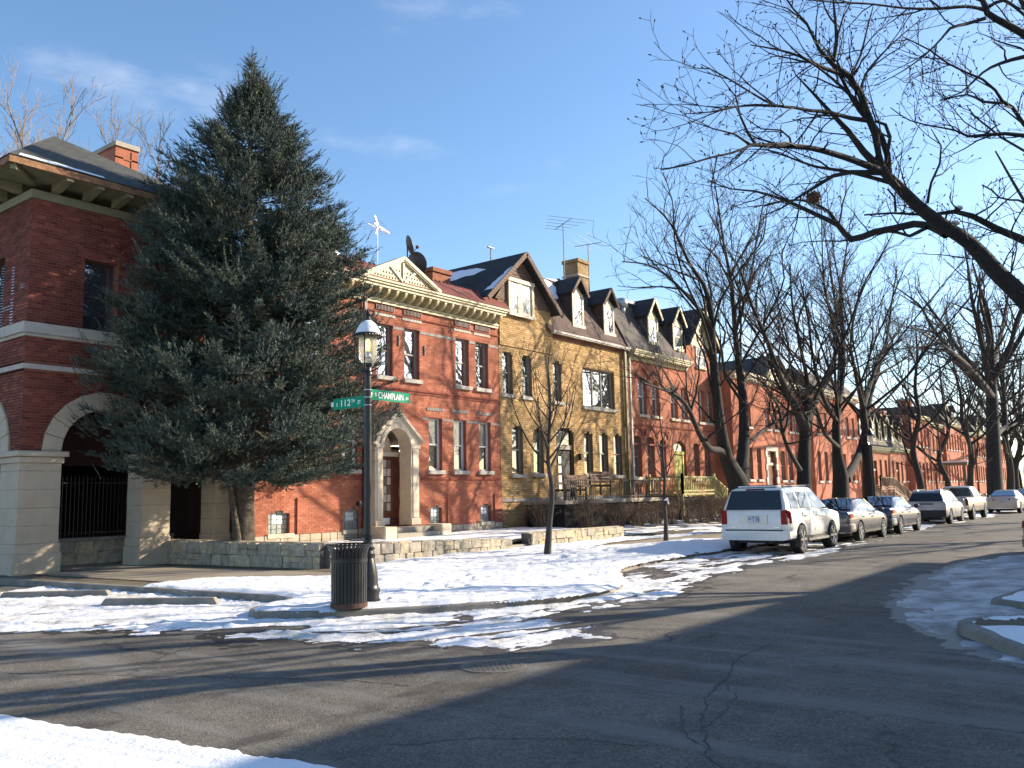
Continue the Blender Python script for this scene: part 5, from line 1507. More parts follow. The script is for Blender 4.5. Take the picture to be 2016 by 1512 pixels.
def wood_porch(label, x0, x1, y0, y1, z, m, stair_to, side_rail=True, group='wooden stair porches'):
    t = thing('wooden_porch', label, 'porch', (x0, y0, .3), 0, group)
    o = MB(); o.cbox(x0, x1, y0, y1, z - .1, z, .01); o.build('deck', m, t)
    o = MB()
    for x in (x0 + .06, x1 - .06):
        for y in (y0 + .06,): o.box(x - .05, x + .05, y - .05, y + .05, .2, z - .101)
    o.build('support_post', m, t)
    def rail(p, q, zp, zq):
        for h in (.12, .82):
            o = MB(); o.beam((p[0], p[1], zp + h), (q[0], q[1], zq + h), .06, .07); o.build('rail', m, t)
        n_ = max(2, int(math.dist(p, q) / .19)); bal = MB(); bal.box(-.022, .022, -.022, .022, .1, .82); me = bal.mesh('baluster', m)
        for i in range(n_ + 1):
            f = i / n_; at_world(me, 'baluster', t, (p[0] + (q[0] - p[0]) * f, p[1] + (q[1] - p[1]) * f, zp + (zq - zp) * f))
        for (a, za) in ((p, zp), (q, zq)):
            o = MB(); o.box(a[0] - .05, a[0] + .05, a[1] - .05, a[1] + .05, za - .05, za + 1.0); o.build('newel_post', m, t)
    rail((x0 + .05, y0 + .05), (x1 - .05, y0 + .05), z, z)
    if side_rail: rail((x0 + .05, y0 + .05), (x0 + .05, y1), z, z)
    xs_, zs_ = stair_to
    for yy in (y0 + .05, y1 - .05): rail((x1, yy), (xs_, yy), z, zs_)
    n_ = max(3, int((z - zs_) / .18))
    for i in range(n_):
        f = (i + .5) / n_; o = MB(); xx = x1 + (xs_ - x1) * f; zz = z + (zs_ - z) * (i + 1) / n_
        o.cbox(xx - .16, xx + .16, y0 + .08, y1 - .08, zz - .045, zz, .008); o.build('tread', m, t)
    for yy in (y0 + .05, y1 - .05): o = MB(); o.beam((x1, yy, z - .18), (xs_, yy, zs_ - .12), .05, .26); o.build('stringer', m, t)
    return t
wood_porch('yellow painted wooden porch with stairs before the yellow door', 39.6, 43.4, 20.0, 21.9, 1.7, 'yellow_wood', (46.3, .5))
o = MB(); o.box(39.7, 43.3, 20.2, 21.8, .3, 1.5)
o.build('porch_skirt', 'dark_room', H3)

# ---------------------------------------------------------------- plain red houses further on
def plain_house(label, x0, x1, Y, z1, ops_up, ops_lo, door, wallm, cor='pale_cream', gname='red_brick_rowhouse', mans=None, chim=(), up_glass='window_glass', sills='white_stone'):
    h = thing(gname, label, 'house', (x0, Y, .3), 0, 'row houses along the street')
    b_ = MB(front(Y)); facade(b_, x0, x1, .2, z1, ops_up + ops_lo + ([door] if door else []), .22, 6)
    b_.m = None; shell(b_, x0, x1, Y, Y + 12, .2, z1); b_.build('wall', wallm, h)
    for op in ops_up: window(h, Y, op, .16, 'white_frame', up_glass, 'shaded_glass', sill=sills)
    for op in ops_lo: window(h, Y, op, .16, 'window_frame', 'shaded_glass', 'dim_glass', sill=sills)
    if door:
        o = MB(); o.cbox(door[0] + .1, door[1] - .1, Y + .15, Y + .2, door[2], door[3] - .9, .01); o.build('door', 'door_wood', h)
        o = MB(); o.box(door[0], door[1], Y + .12, Y + .21, door[3] - .88, door[3] - .72); o.build('door_frame', 'pale_cream', h)
        o = MB(); o.box(door[0] + .05, door[1] - .05, Y + .17, Y + .19, door[3] - .72, door[3]); o.build('fanlight', 'dim_glass', h)
        o = MB(); o.box(door[0], door[1], Y + .205, Y + .22, door[2], door[3]); o.build('door_wall', 'dark_room', h)
        o = MB(); n_ = max(2, int((door[2] - .3) / .2))
        for i in range(n_): o.cbox(door[0] - .2, door[1] + .2, Y - .3 * (n_ - i), Y - .002, .2, .2 + (door[2] - .2) * (i + 1) / n_, .012)
        o.build('doorstep', 'concrete', h)
    if cor:
        o = MB(); o.box(x0, x1, Y - .08, Y - .003, z1 - .45, z1 - .3); o.box(x0, x1, Y - .3, Y - .003, z1 - .298, z1 - .14); o.box(x0, x1, Y - .4, Y - .003, z1 - .138, z1 + .02)
        x = x0 + .2
        while x < x1 - .1: o.box(x, x + .1, Y - .27, Y - .081, z1 - .42, z1 - .2985); x += .45
        o.build('cornice', cor, h)
    if mans:
        zt, dorm = mans
        o = MB(); o.quad((x0, Y - .2, z1 + .03), (x1, Y - .2, z1 + .03), (x1, Y + 1.2, zt), (x0, Y + 1.2, zt)); o.quad((x0, Y + 1.2, zt), (x1, Y + 1.2, zt), (x1, Y + 12, zt + .2), (x0, Y + 12, zt + .2)); o.quad((x0, Y - .2, z1 + .03), (x0, Y + 1.2, zt), (x0, Y + 12, zt + .2), (x0, Y + 12, z1))
        o.build('mansard', 'slate', h)
        for a, c in dorm: dormer(h, a, c, z1 + .5, zt - .5, zt + .2, Y + .15, Y + 1.6, 'cream_paint', 'dark_shingle', 'window_glass', 'slate', 'cream_paint')
    for (a, c, ya, yb_, zt, m_) in chim: chimney(h, a, c, Y + ya, Y + yb_, z1 - 1, zt, m_)
    return h
H4 = plain_house('long red brick row house with a small cream gable above a dark stone framed doorway', 48.1, 59.5, 20.9, 8.85,
            [(50.2, 50.92, 5.62, 7.0, 0), (53.2, 53.98, 5.62, 7.0, 0), (54.6, 55.25, 5.62, 7.0, 0), (57.25, 58.0, 5.62, 7.0, 0), (58.45, 59.15, 5.62, 7.0, 0)],
            [(50.13, 50.87, 2.42, 4.36, 0), (51.52, 52.23, 2.42, 4.36, 0), (55.49, 56.27, 2.36, 4.28, 0), (56.85, 57.65, 2.36, 4.28, 0), (58.3, 59.0, 2.36, 4.28, 0)],
            (53.15, 54.65, .9, 4.2, 0), 'far_red_brick', chim=((55.8, 56.8, 5, 6, 10.8, 'far_dark_brick'),))
o = MB(); o.prism([(52.6, 8.9), (57.0, 8.9), (54.9, 10.3)], 'y', 20.62, 20.9); o.build('gable', 'cream_paint', H4)
gable_roof(H4, 52.4, 54.9, 57.2, 8.85, 10.42, 20.4, 26, 'slate', .05, 'gable_roof')
o = MB()
for a, c in ((52.95, 53.14), (54.66, 54.85)):
    for i in range(8): o.cbox(a - (.12 if i % 2 else 0), c + (.0 if a < 54 else (.12 if i % 2 else 0)), 20.84, 20.93, .9 + i * .42, 1.3 + i * .42, .01)
o.cbox(52.9, 54.9, 20.82, 20.93, 4.22, 4.5, .02); o.build('stone_quoin', 'white_stone', H4)
H5 = plain_house('projecting red brick row house with dark brick side wall between street trees', 59.5, 69.9, 20.05, 8.7,
            [(60.3, 60.95, 5.6, 7.1, 0), (61.9, 62.6, 5.6, 7.1, 0), (64.6, 65.3, 5.6, 7.1, 0), (66.85, 67.7, 5.6, 7.1, 0), (68.4, 69.1, 5.6, 7.1, 0)],
            [(60.15, 60.8, 2.3, 4.35, 0), (61.6, 62.3, 2.3, 4.35, 0), (63.1, 63.8, 2.3, 4.35, 0), (65.7, 66.5, 2.3, 4.3, 0), (67.7, 68.5, 2.3, 4.3, 0)],
            (64.2, 65.3, .8, 3.9, 0), 'far_red_brick', chim=((59.7, 60.7, 2.5, 3.6, 11.3, 'far_dark_brick'), (66, 67, 5, 6, 10.6, 'far_dark_brick')), mans=(10.2, ()))
far = [(70.0, 75.6, 22.0, 7.2, 'far_red_brick', None, 'far brick row house with plain wall and tall narrow windows left of the brown porch'),
       (75.6, 84.0, 21.6, 5.3, 'far_brown_brick', (8.2, [(76.2, 77.1), (78.1, 79.0), (80.0, 80.9), (82.0, 82.9)]), 'far row house with low brick front and slate upper storey above the brown porch'),
       (84.0, 92.0, 21.8, 5.4, 'far_brown_brick', (8.2, [(84.6, 85.6), (87.0, 88.0), (89.6, 90.6)]), 'far row house with slate upper storey and three dormers beyond the brown porch'),
       (92.0, 99.5, 21.2, 8.9, 'far_red_brick', None, 'far red brick row house with greenish cornice behind the silver wagon'),
       (99.5, 108, 21.8, 8.6, 'far_brown_brick', None, 'far brown brick row house with a snow covered porch roof'),
       (108, 117, 21.4, 9.0, 'far_red_brick', (11.0, [(109, 110.2), (113, 114.2)]), 'far red row house with slate mansard and paired chimneys'),
       (117, 127, 21.8, 8.4, 'far_red_brick', None, 'far red brick row house with pale cornice near the street end'),
       (127, 138, 21.6, 8.6, 'far_brown_brick', (10.8, [(129, 130.2), (134, 135.2)]), 'farthest mansard row house beyond the big straight tree'),
       (138, 152, 21.8, 8.3, 'far_red_brick', None, 'farthest red brick row house at the street end')]
rr = random.Random(21)
for i, (x0, x1, Y, z1, wm, mans, lab) in enumerate(far):
    n_ = int((x1 - x0) / 1.45); up, lo = [], []
    for k in range(n_):
        a = x0 + (k + .5) * (x1 - x0) / n_ - .36
        if not (mans and z1 < 6): up.append((a, a + .72, z1 - 3.1, z1 - 1.25, 0))
        if k != n_ // 2: lo.append((a, a + .72, 2.3, 4.2, 0))
    dx = x0 + (n_ // 2 + .5) * (x1 - x0) / n_
    hh = plain_house(lab, x0, x1, Y, z1, up, lo, (dx - .5, dx + .5, .9, 4.1, 0), wm, 'cream_paint' if i % 2 else 'olive_paint', 'far_rowhouse', mans,
                chim=((x0 + .5, x0 + 1.5, 4, 5, (mans[0] if mans else z1) + rr.uniform(1.0, 2.0), 'far_dark_brick'), (x1 - 2.2, x1 - 1.2, 5, 6, (mans[0] if mans else z1) + rr.uniform(1.2, 2.4), 'far_dark_brick')),
                up_glass='dim_glass')
    if i == 4:
        o = MB(); o.cbox(103.5, 115 - 8, 18.6, 21.7, 3.95, 4.25, .05); pr_ = o.build('porch_roof', 'brown_wood', hh)
        o = MB(); o.cbox(103.4, 107.1, 18.5, 21.6, 4.252, 4.4, .06); o.build('roof_snow', 'snow', pr_)
        for x in (103.8, 106.7): o = MB(); o.box(x - .12, x + .12, 18.8, 19.04, .3, 3.94); o.build('porch_post', 'brown_wood', pr_)
wood_porch('weathered brown wooden porch with stairs behind the grey sedans', 70.3, 74.2, 18.7, 20.8, 1.7, 'brown_wood', (79.5, .4))

# ---------------------------------------------------------------- house across the street: it throws the broad shade over the crossing
HS = thing('brick_house_across', 'brick house across the street whose shade falls on the crossing', 'house', (17, -8.5, 0))
o = MB(); shell(o, 15.5, 40, -6.9, -19, 0, 8.9); o.quad((15.5, -6.9, 0), (40, -6.9, 0), (40, -6.9, 8.9), (15.5, -6.9, 8.9)); o.build('wall', 'far_red_brick', HS)
o = MB(); o.box(15.4, 40.1, -7.1, -6.5, 8.9, 9.1); o.build('cornice', 'cream_paint', HS)
for i in range(10):
    for z in (2.4, 5.7):
        a = 16.6 + i * 2.25; o = MB(); o.box(a, a + .8, -6.88, -6.82, z, z + 1.9); w_ = o.build('window', 'white_frame', HS)
        o = MB(); o.box(a + .06, a + .74, -6.815, -6.8, z + .06, z + 1.84); o.build('pane', 'dim_glass', w_)

# ---------------------------------------------------------------- aerials and dishes on the roofs
def aerial(label, x, y, z0, zt, boom, elems, m='antenna_metal', ang=0.0, el_len=.7):
    t = thing('roof_antenna', label, 'antenna', (x, y, z0), 0, 'television antennas on the roofs')
    o = MB(); o.tube((x, y, z0 - .3), (x, y, zt), .028, n=6); o.build('mast', m, t)
    o = MB(); ca, sa = math.cos(ang), math.sin(ang)
    o.tube((x - boom / 2 * ca, y - boom / 2 * sa, zt - .05), (x + boom / 2 * ca, y + boom / 2 * sa, zt - .05), .018, n=5); o.build('boom', m, t)
    o = MB()
    for i in range(elems):
        f = -boom / 2 + boom * i / (elems - 1); l_ = el_len * (1.3 - .7 * i / (elems - 1))
        o.tube((x + f * ca + l_ * sa, y + f * sa - l_ * ca, zt - .05), (x + f * ca - l_ * sa, y + f * sa + l_ * ca, zt - .05), .010, n=4)
    o.build('element', m, t)
    return t
wa = aerial('white forked antenna on a thin mast above the pediment', 23.57, 25, 9.4, 12.7, 1.5, 6, 'white_plastic', R(15), .55)
o = MB()
for a, l_ in ((118, .46), (245, .40), (-14, .62), (165, .25)): o.beam((23.57, 24.95, 12.72), (23.57 + l_ * math.cos(R(a)), 24.95, 12.72 + l_ * math.sin(R(a))), .06, .07)
o.build('reflector', 'white_plastic', wa)
aerial('tall thin dark antenna mast left of the tan chimney', 37.0, 25, 11.9, 16.1, 2.0, 5, ang=R(60), el_len=1.0)
aerial('wide antenna with long horizontal rods right of the tan chimney', 39.4, 25, 12.0, 15.5, 1.6, 4, ang=R(100), el_len=1.7)
pt = thing('vent_mast', 'short braced mast on the dark gable roof', 'mast', (29.9, 23.5, 11))
o = MB(); o.tube((29.6, 24, 11.2), (29.6, 24, 12.95), .03, n=6); o.tube((29.6, 24, 12.6), (29.2, 23.6, 11.5), .012, n=4); o.tube((29.6, 24, 12.6), (30.0, 23.6, 11.4), .012, n=4); o.build('mast', 'antenna_metal', pt)
o = MB(); o.box(29.4, 29.8, 23.95, 24.05, 12.93, 12.97); o.build('crossbar', 'antenna_metal', pt)
def dish(label, c, r, aim, foot):
    t = thing('satellite_dish', label, 'satellite dish', foot, 0, 'satellite dishes on the red house roof')
    ax = Vector(aim).normalized(); q = ax.to_track_quat('Z', 'Y').to_matrix(); c = Vector(c)
    b_ = MB(); prof = [(0.001, 0), (r * .5, r * .06), (r * .85, r * .19), (r, r * .27), (r * .98, r * .30), (r * .8, r * .2), (.001, .03)]
    b_.lathe((0, 0, 0), prof, 20); b_.v = [tuple(c + q @ Vector(v)) for v in b_.v]; b_.build('reflector', 'dish_grey', t, smooth=True, sharp=40)
    f = c + ax * r * .95 + q @ Vector((0, -r * .35, 0))
    b_ = MB(); b_.tube(c + q @ Vector((0, -r * .9, r * .2)), f, .018, n=5); b_.build('arm', 'dish_grey', t)
    b_ = MB(); b_.ball(tuple(f), .075, 8, 6); b_.build('feed', 'dish_grey', t)
    b_ = MB(); b_.tube(foot, (c.x, c.y, c.z), .03, n=6); b_.build('post', 'dish_grey', t)
dish('upper grey satellite dish seen edge on behind the pediment', (23.66, 23.4, 11.62), .40, (.80, -.50, .30), (23.75, 23.5, 9.3))
dish('lower grey satellite dish facing the camera side behind the pediment', (24.1, 23.4, 10.98), .47, (.9, .10, .35), (24.1, 23.6, 9.3))
# ================================================================ TREES AND SHRUBS
def tube_arrays(polys):
    """polys: (points (k,3), radii (k,), sides); returns vertex and quad arrays"""
    groups = {}
    for p, r, n_ in polys: groups.setdefault((len(p), n_), []).append((p, r))
    VV, FF, off = [], [], 0
    for (k, n_), L_ in groups.items():
        P = np.array([q[0] for q in L_], dtype=float); Rr = np.array([q[1] for q in L_], dtype=float)
        T = np.empty_like(P)
        T[:, 1:-1] = P[:, 2:] - P[:, :-2]; T[:, 0] = P[:, 1] - P[:, 0]; T[:, -1] = P[:, -1] - P[:, -2]
        T /= np.maximum(np.linalg.norm(T, axis=2, keepdims=True), 1e-9)
        T0 = T[:, :1]
        ref = np.where(np.abs(T0[..., 2:3]) > .8, np.array([1.0, 0, 0]), np.array([0, 0, 1.0]))
        A = np.cross(T, np.broadcast_to(ref, T.shape)); A /= np.maximum(np.linalg.norm(A, axis=2, keepdims=True), 1e-9)
        B = np.cross(T, A)
        th = np.arange(n_) * 2 * math.pi / n_
        ring = P[:, :, None, :] + Rr[:, :, None, None] * (A[:, :, None, :] * np.cos(th)[None, None, :, None] + B[:, :, None, :] * np.sin(th)[None, None, :, None])
        m_ = len(L_)
        VV.append(ring.reshape(-1, 3))
        i = np.arange(m_)[:, None, None] * k * n_ + np.arange(k - 1)[None, :, None] * n_
        j = np.arange(n_)[None, None, :]; j2 = (j + 1) % n_
        F = np.stack([i + j, i + j2, i + n_ + j2, i + n_ + j], -1).reshape(-1, 4) + off
        FF.append(F); off += m_ * k * n_
    return np.concatenate(VV), np.concatenate(FF)
def resample(pts, rad, step):
    """smooth a traced limb through its points"""
    P = np.array(pts, float); Rr = np.array(rad, float); k = len(P)
    Q, S = [], []
    for i in range(k - 1):
        p0, p1, p2, p3 = P[max(i - 1, 0)], P[i], P[i + 1], P[min(i + 2, k - 1)]
        n_ = max(1, int(round(np.linalg.norm(p2 - p1) / step)))
        for q in range(n_):
            t = q / n_
            Q.append(0.5 * (2 * p1 + (p2 - p0) * t + (2 * p0 - 5 * p1 + 4 * p2 - p3) * t * t + (3 * p1 - p0 - 3 * p2 + p3) * t ** 3)); S.append(Rr[i] * (1 - t) + Rr[i + 1] * t)
    Q.append(P[-1]); S.append(Rr[-1])
    return np.array(Q), np.array(S)
def sprout(poly, rr, dens, t0, length, ang, k, up, wander, rmax, droop=0.0, rmin=.004, side_bias=None):
    P, Rd = poly
    seg = np.linalg.norm(np.diff(P, axis=0), axis=1); cum = np.concatenate([[0], np.cumsum(seg)]); L_ = cum[-1]
    n_ = int(L_ * dens * (1 - t0) + rr.random())
    out = []
    for i in range(n_):
        t = t0 + (1 - t0) * (i + rr.random()) / max(n_, 1)
        s = min(t * L_, L_ - 1e-4); j = max(0, min(len(seg) - 1, int(np.searchsorted(cum, s) - 1))); f = (s - cum[j]) / max(seg[j], 1e-6)
        p = P[j] * (1 - f) + P[j + 1] * f; r = Rd[j] * (1 - f) + Rd[j + 1] * f
        tan = (P[j + 1] - P[j]) / max(seg[j], 1e-6)
        rv = np.array([rr.gauss(0, 1), rr.gauss(0, 1), rr.gauss(0, .8)])
        perp = rv - tan * (rv @ tan); perp /= max(np.linalg.norm(perp), 1e-6)
        a = R(rr.uniform(*ang)); d = tan * math.cos(a) + perp * math.sin(a); d[2] += up; d /= np.linalg.norm(d)
        l_ = rr.uniform(*length) * (1 - .55 * t) * min(1.0, .35 + L_ / 9) * min(1.0, .32 + r / .13) if rmax > .03 else rr.uniform(*length) * (1 - .45 * t); r0 = max(rmin, min(r * .7, rmax * rr.uniform(.7, 1.1)))
        pts = [p]; dd = d.copy()
        for q in range(1, k):
            dd = dd + np.array([rr.gauss(0, wander), rr.gauss(0, wander), rr.gauss(0, wander * .7) + up * .35 - droop]); dd /= np.linalg.norm(dd)
            pts.append(pts[-1] + dd * l_ / (k - 1))
        out.append((np.array(pts), np.linspace(r0, max(rmin * .7, r0 * .3), k)))
    return out
def tree(name, label, base, stems, levels, seed, bark='bark', twig='twig', group=None, cat='tree', trunk_levels=0, buds=0.0, step=.5):
    rr = random.Random(seed)
    t = thing(name, label, cat, base, 0, group)
    S = []
    for st_ in stems:
        p, r = resample([q[:3] for q in st_], [q[3] for q in st_], step)
        if r[-1] > .034:
            d = p[-1] - p[-2]; d /= np.linalg.norm(d); ext = [p]; q_ = p[-1]; L2_ = min(2.6, 30 * r[-1])
            for i_ in range(5): d = d + np.array([rr.gauss(0, .12), rr.gauss(0, .12), .06]); d /= np.linalg.norm(d); q_ = q_ + d * L2_ / 5; ext.append(q_[None])
            p = np.concatenate(ext); r = np.concatenate([r, np.linspace(r[-1] * .8, .008, 5)])
        S.append((p, r))
    cur = S; trunk = [(p, r, 10) for p, r in S]; crown = []; bud = []
    for li, lv in enumerate(levels):
        nxt = []
        for q in cur: nxt += sprout(q, rr, **lv)
        n_ = 5 if li == 0 else 3
        (trunk if li < trunk_levels else crown).extend((p, r, n_) for p, r in nxt)
        cur = nxt
    if buds:
        for p, r in cur:
            d = p[-1] - p[-2]; d /= max(np.linalg.norm(d), 1e-6)
            crown.append((np.array([p[-1] - d * .004, p[-1] + d * buds * .4, p[-1] + d * buds]), np.array([.003, buds * .2, .001]), 4))
    V, F = tube_arrays(trunk); np_part('trunk', V, F, bark, t, smooth=True)
    V, F = tube_arrays(crown); np_part('crown', V, F, twig, t, smooth=False)
    return t
def copy_tree(src, label, loc, rotz=0.0, sc=1.0, group=None):
    c = src.copy(); COL.objects.link(c); c.location = loc; c.rotation_euler = (0, 0, rotz); c.scale = (sc,) * 3; c['label'] = label
    if group: c['group'] = group
    for ch in list(src.children):
        d = ch.copy(); COL.objects.link(d); d.parent = c
        for g2 in list(ch.children):
            e2 = g2.copy(); COL.objects.link(e2); e2.parent = d
    return c
T1=[(33.64,14.50,0.68,0.520),(33.70,14.50,1.90,0.450),(32.46,14.45,3.16,0.267),(31.72,14.30,4.49,0.214),(31.32,14.20,5.73,0.184),(30.96,14.10,7.20,0.150),(30.78,14.00,8.65,0.112),(30.22,14.00,9.67,0.081),(29.32,14.10,10.31,0.062),(28.09,14.20,11.62,0.037),(26.41,14.30,12.17,0.019)]
T1b=[(34.05,14.60,2.01,0.400),(34.68,14.70,3.02,0.270),(35.24,14.80,4.27,0.231),(35.53,14.90,5.83,0.191),(35.46,15.00,7.62,0.145),(35.33,15.00,8.75,0.111),(35.21,15.00,10.75,0.081),(34.86,15.10,12.53,0.056),(34.65,15.20,14.57,0.031),(34.43,15.30,16.16,0.019)]
T1c=[(32.75,14.47,2.90,0.140),(31.94,14.40,3.34,0.137),(30.21,14.10,3.40,0.117),(28.95,13.90,3.94,0.094),(27.92,13.70,4.61,0.077),(26.68,13.50,5.04,0.057),(25.05,13.30,5.14,0.039),(23.44,13.10,5.20,0.026)]
T1d=[(30.72,14.00,8.16,0.083),(29.68,14.30,9.03,0.064),(28.47,14.70,9.86,0.046),(27.31,14.90,10.05,0.031),(26.01,15.10,9.92,0.019)]
T1e=[(35.33,15.00,8.73,0.085),(38.21,15.40,11.36,0.062),(40.25,15.70,14.09,0.043),(42.13,15.90,16.72,0.025)]
T1f=[(35.21,14.80,3.62,0.096),(38.29,15.10,4.54,0.077),(41.76,15.40,5.35,0.052),(46.33,15.80,6.19,0.028)]
T2=[(41.09,14.50,0.78,0.420),(41.38,14.50,2.33,0.340),(41.71,14.50,3.80,0.295),(41.87,14.50,4.67,0.270),(39.33,14.10,5.82,0.166),(36.84,13.70,6.73,0.132),(35.08,13.50,8.06,0.091),(33.14,13.30,9.24,0.063),(32.04,13.20,10.28,0.037)]
T2b=[(41.85,14.50,4.54,0.227),(44.67,14.80,6.26,0.161),(48.87,15.10,8.59,0.113),(50.38,15.20,10.84,0.081),(50.61,15.30,12.99,0.062),(50.32,15.40,15.39,0.037),(50.09,15.50,17.20,0.019)]
T2c=[(41.85,14.50,4.54,0.182),(41.82,14.20,6.75,0.109),(40.54,14.00,8.58,0.073),(39.56,13.90,10.38,0.050),(39.57,13.90,12.34,0.031)]
T2d=[(40.61,14.40,2.69,0.120),(38.60,14.10,3.46,0.097),(37.28,13.90,4.31,0.074),(36.18,13.60,5.33,0.052),(33.98,13.40,6.00,0.033)]
T3=[(46.57,14.50,0.76,0.500),(46.92,14.50,2.35,0.420),(46.61,14.50,3.68,0.259),(46.94,14.50,5.58,0.211),(48.73,14.60,7.95,0.155),(49.78,14.70,10.39,0.112),(50.18,14.80,12.84,0.081),(52.08,14.90,15.66,0.050),(54.02,15.00,18.36,0.025)]
T3b=[(48.08,14.60,2.22,0.280),(51.40,14.80,3.67,0.192),(54.11,15.00,5.73,0.142),(57.08,15.20,8.16,0.097),(61.56,15.40,11.00,0.062),(67.13,15.60,13.59,0.037)]
T3c=[(46.88,14.50,5.31,0.138),(43.68,14.10,6.39,0.104),(41.65,13.80,8.19,0.069),(40.70,13.60,10.02,0.043),(39.66,13.50,11.55,0.025)]
T3d=[(46.52,14.40,3.94,0.123),(43.17,14.00,4.57,0.091),(41.23,13.70,5.68,0.059),(39.04,13.50,6.22,0.032)]
T4=[(51.84,14.50,0.91,0.360),(51.95,14.50,2.94,0.300),(52.06,14.50,4.99,0.238),(52.02,14.50,6.47,0.190),(55.68,14.70,8.94,0.116),(59.76,14.90,11.41,0.087),(62.19,15.00,14.22,0.056),(64.80,15.10,17.26,0.031)]
T4b=[(52.12,14.50,6.03,0.164),(49.90,14.20,8.02,0.098),(48.73,14.00,9.88,0.062),(50.40,13.90,12.43,0.037)]
T4c=[(55.59,14.70,8.62,0.080),(62.84,15.30,10.08,0.062),(71.24,15.80,12.01,0.043),(81.25,16.30,14.36,0.025)]
T5=[(92.59,14.50,0.31,0.750),(93.41,14.50,2.93,0.680),(94.62,14.50,6.86,0.620),(96.13,14.50,11.45,0.500),(97.73,14.50,15.73,0.360),(96.55,14.30,18.65,0.250),(92.18,14.10,20.45,0.150),(88.67,14.00,22.24,0.070)]
T5b=[(95.60,14.50,10.40,0.360),(87.70,13.90,10.90,0.260),(75.96,13.00,11.21,0.180),(64.81,12.10,11.00,0.120),(55.66,11.30,10.49,0.070),(46.74,10.50,9.97,0.030)]
T5c=[(95.21,14.50,6.39,0.250),(108.55,15.10,8.18,0.220),(125.58,15.70,9.45,0.180),(156.97,16.50,12.49,0.100)]
T5d=[(96.95,14.50,13.06,0.300),(105.96,14.80,17.35,0.250),(114.71,15.10,22.15,0.180),(123.31,15.30,28.13,0.100),(130.02,15.50,33.62,0.050)]
G0=[(16.70,0.47,0.38,0.542),(16.59,0.49,0.97,0.460),(16.27,0.61,1.63,0.424),(15.68,0.84,2.56,0.377),(15.07,1.11,3.47,0.340),(14.63,1.39,4.06,0.314),(14.25,1.63,4.48,0.257),(13.85,1.90,4.86,0.232),(13.48,2.14,5.24,0.196),(13.08,2.43,5.50,0.167),(12.75,2.65,5.74,0.148),(12.45,2.81,5.98,0.131),(12.31,2.96,6.19,0.105)]
A1=[(12.32,2.95,6.16,0.082),(12.26,2.97,6.40,0.060),(12.11,2.96,6.66,0.071),(11.91,3.00,6.91,0.073),(11.74,3.01,7.10,0.067),(11.52,3.08,7.29,0.055),(11.27,3.22,7.42,0.043),(11.05,3.31,7.57,0.031),(10.82,3.38,7.86,0.023),(10.60,3.47,8.00,0.017),(10.39,3.54,8.17,0.011)]
A2=[(12.37,2.89,6.13,0.075),(12.44,2.90,6.44,0.063),(12.32,2.93,6.66,0.057),(12.06,2.99,6.81,0.059)]
A2b=[(12.44,2.89,6.50,0.039),(12.55,2.87,6.72,0.036),(12.59,2.93,6.94,0.034),(12.40,3.01,6.95,0.027)]
A3=[(11.27,3.22,7.42,0.030),(11.38,3.18,7.75,0.026),(11.44,3.19,8.09,0.020),(11.49,3.21,8.44,0.013),(11.58,3.20,8.76,0.009)]
A4=[(11.47,3.15,7.33,0.035),(10.99,3.28,7.29,0.025),(10.52,3.40,7.29,0.018),(10.14,3.56,7.28,0.012),(9.75,3.74,7.24,0.007)]
A5=[(11.73,3.01,7.13,0.023),(12.06,3.00,7.53,0.018),(12.52,2.79,8.03,0.012),(13.06,2.48,8.55,0.006)]
A6=[(11.52,3.08,7.29,0.020),(11.89,3.02,7.72,0.015),(12.11,2.97,8.15,0.011),(12.34,2.91,8.61,0.006)]
A7=[(11.87,3.04,6.97,0.024),(11.36,3.16,7.13,0.019),(10.88,3.27,7.22,0.014),(10.36,3.42,7.32,0.009),(9.98,3.54,7.52,0.005)]
B1=[(12.30,2.97,6.18,0.078),(11.76,3.17,6.22,0.064),(11.37,3.33,6.24,0.057),(10.99,3.49,6.24,0.051),(10.63,3.64,6.19,0.044),(10.27,3.79,6.13,0.041),(9.95,3.89,6.06,0.032),(9.81,3.92,5.98,0.024),(9.63,4.01,5.89,0.020),(9.29,4.14,5.76,0.015),(8.93,4.31,5.60,0.010),(8.59,4.44,5.48,0.006)]
B2=[(10.03,3.86,6.09,0.019),(9.92,3.90,6.20,0.016),(9.74,3.92,6.38,0.013),(9.69,3.94,6.61,0.009),(9.48,4.01,6.78,0.005)]
B3=[(10.64,3.62,6.19,0.017),(10.62,3.63,6.30,0.014),(10.45,3.68,6.36,0.011),(10.20,3.84,6.34,0.008),(9.98,3.94,6.43,0.005)]
B4=[(9.95,3.89,6.06,0.020),(9.64,3.95,6.11,0.012),(9.29,4.07,6.10,0.008),(8.93,4.20,6.12,0.005)]
C1=[(11.99,2.985,6.81,0.050),(11.67,3.16,6.79,0.041),(11.19,3.30,6.75,0.037),(10.85,3.41,6.68,0.031),(10.52,3.52,6.64,0.027),(10.18,3.65,6.59,0.023),(9.80,3.79,6.66,0.016),(9.42,3.93,6.75,0.010),(9.04,4.08,6.82,0.005)]
C2=[(10.20,3.63,6.58,0.019),(9.94,3.80,6.55,0.016),(9.59,3.94,6.44,0.012),(9.24,4.09,6.30,0.008),(8.88,4.25,6.20,0.005)]
D1=[(13.26,2.39,5.37,0.092),(13.44,2.61,5.57,0.078),(13.60,2.88,5.71,0.077),(13.63,3.16,5.71,0.075),(13.66,3.45,5.72,0.073),(13.75,3.83,5.70,0.074),(13.81,4.03,5.98,0.062),(13.80,4.32,6.20,0.052),(13.77,4.64,6.43,0.046),(13.78,4.92,6.62,0.036),(13.78,5.36,6.86,0.026),(13.81,5.79,7.01,0.017),(13.81,6.22,7.27,0.010)]
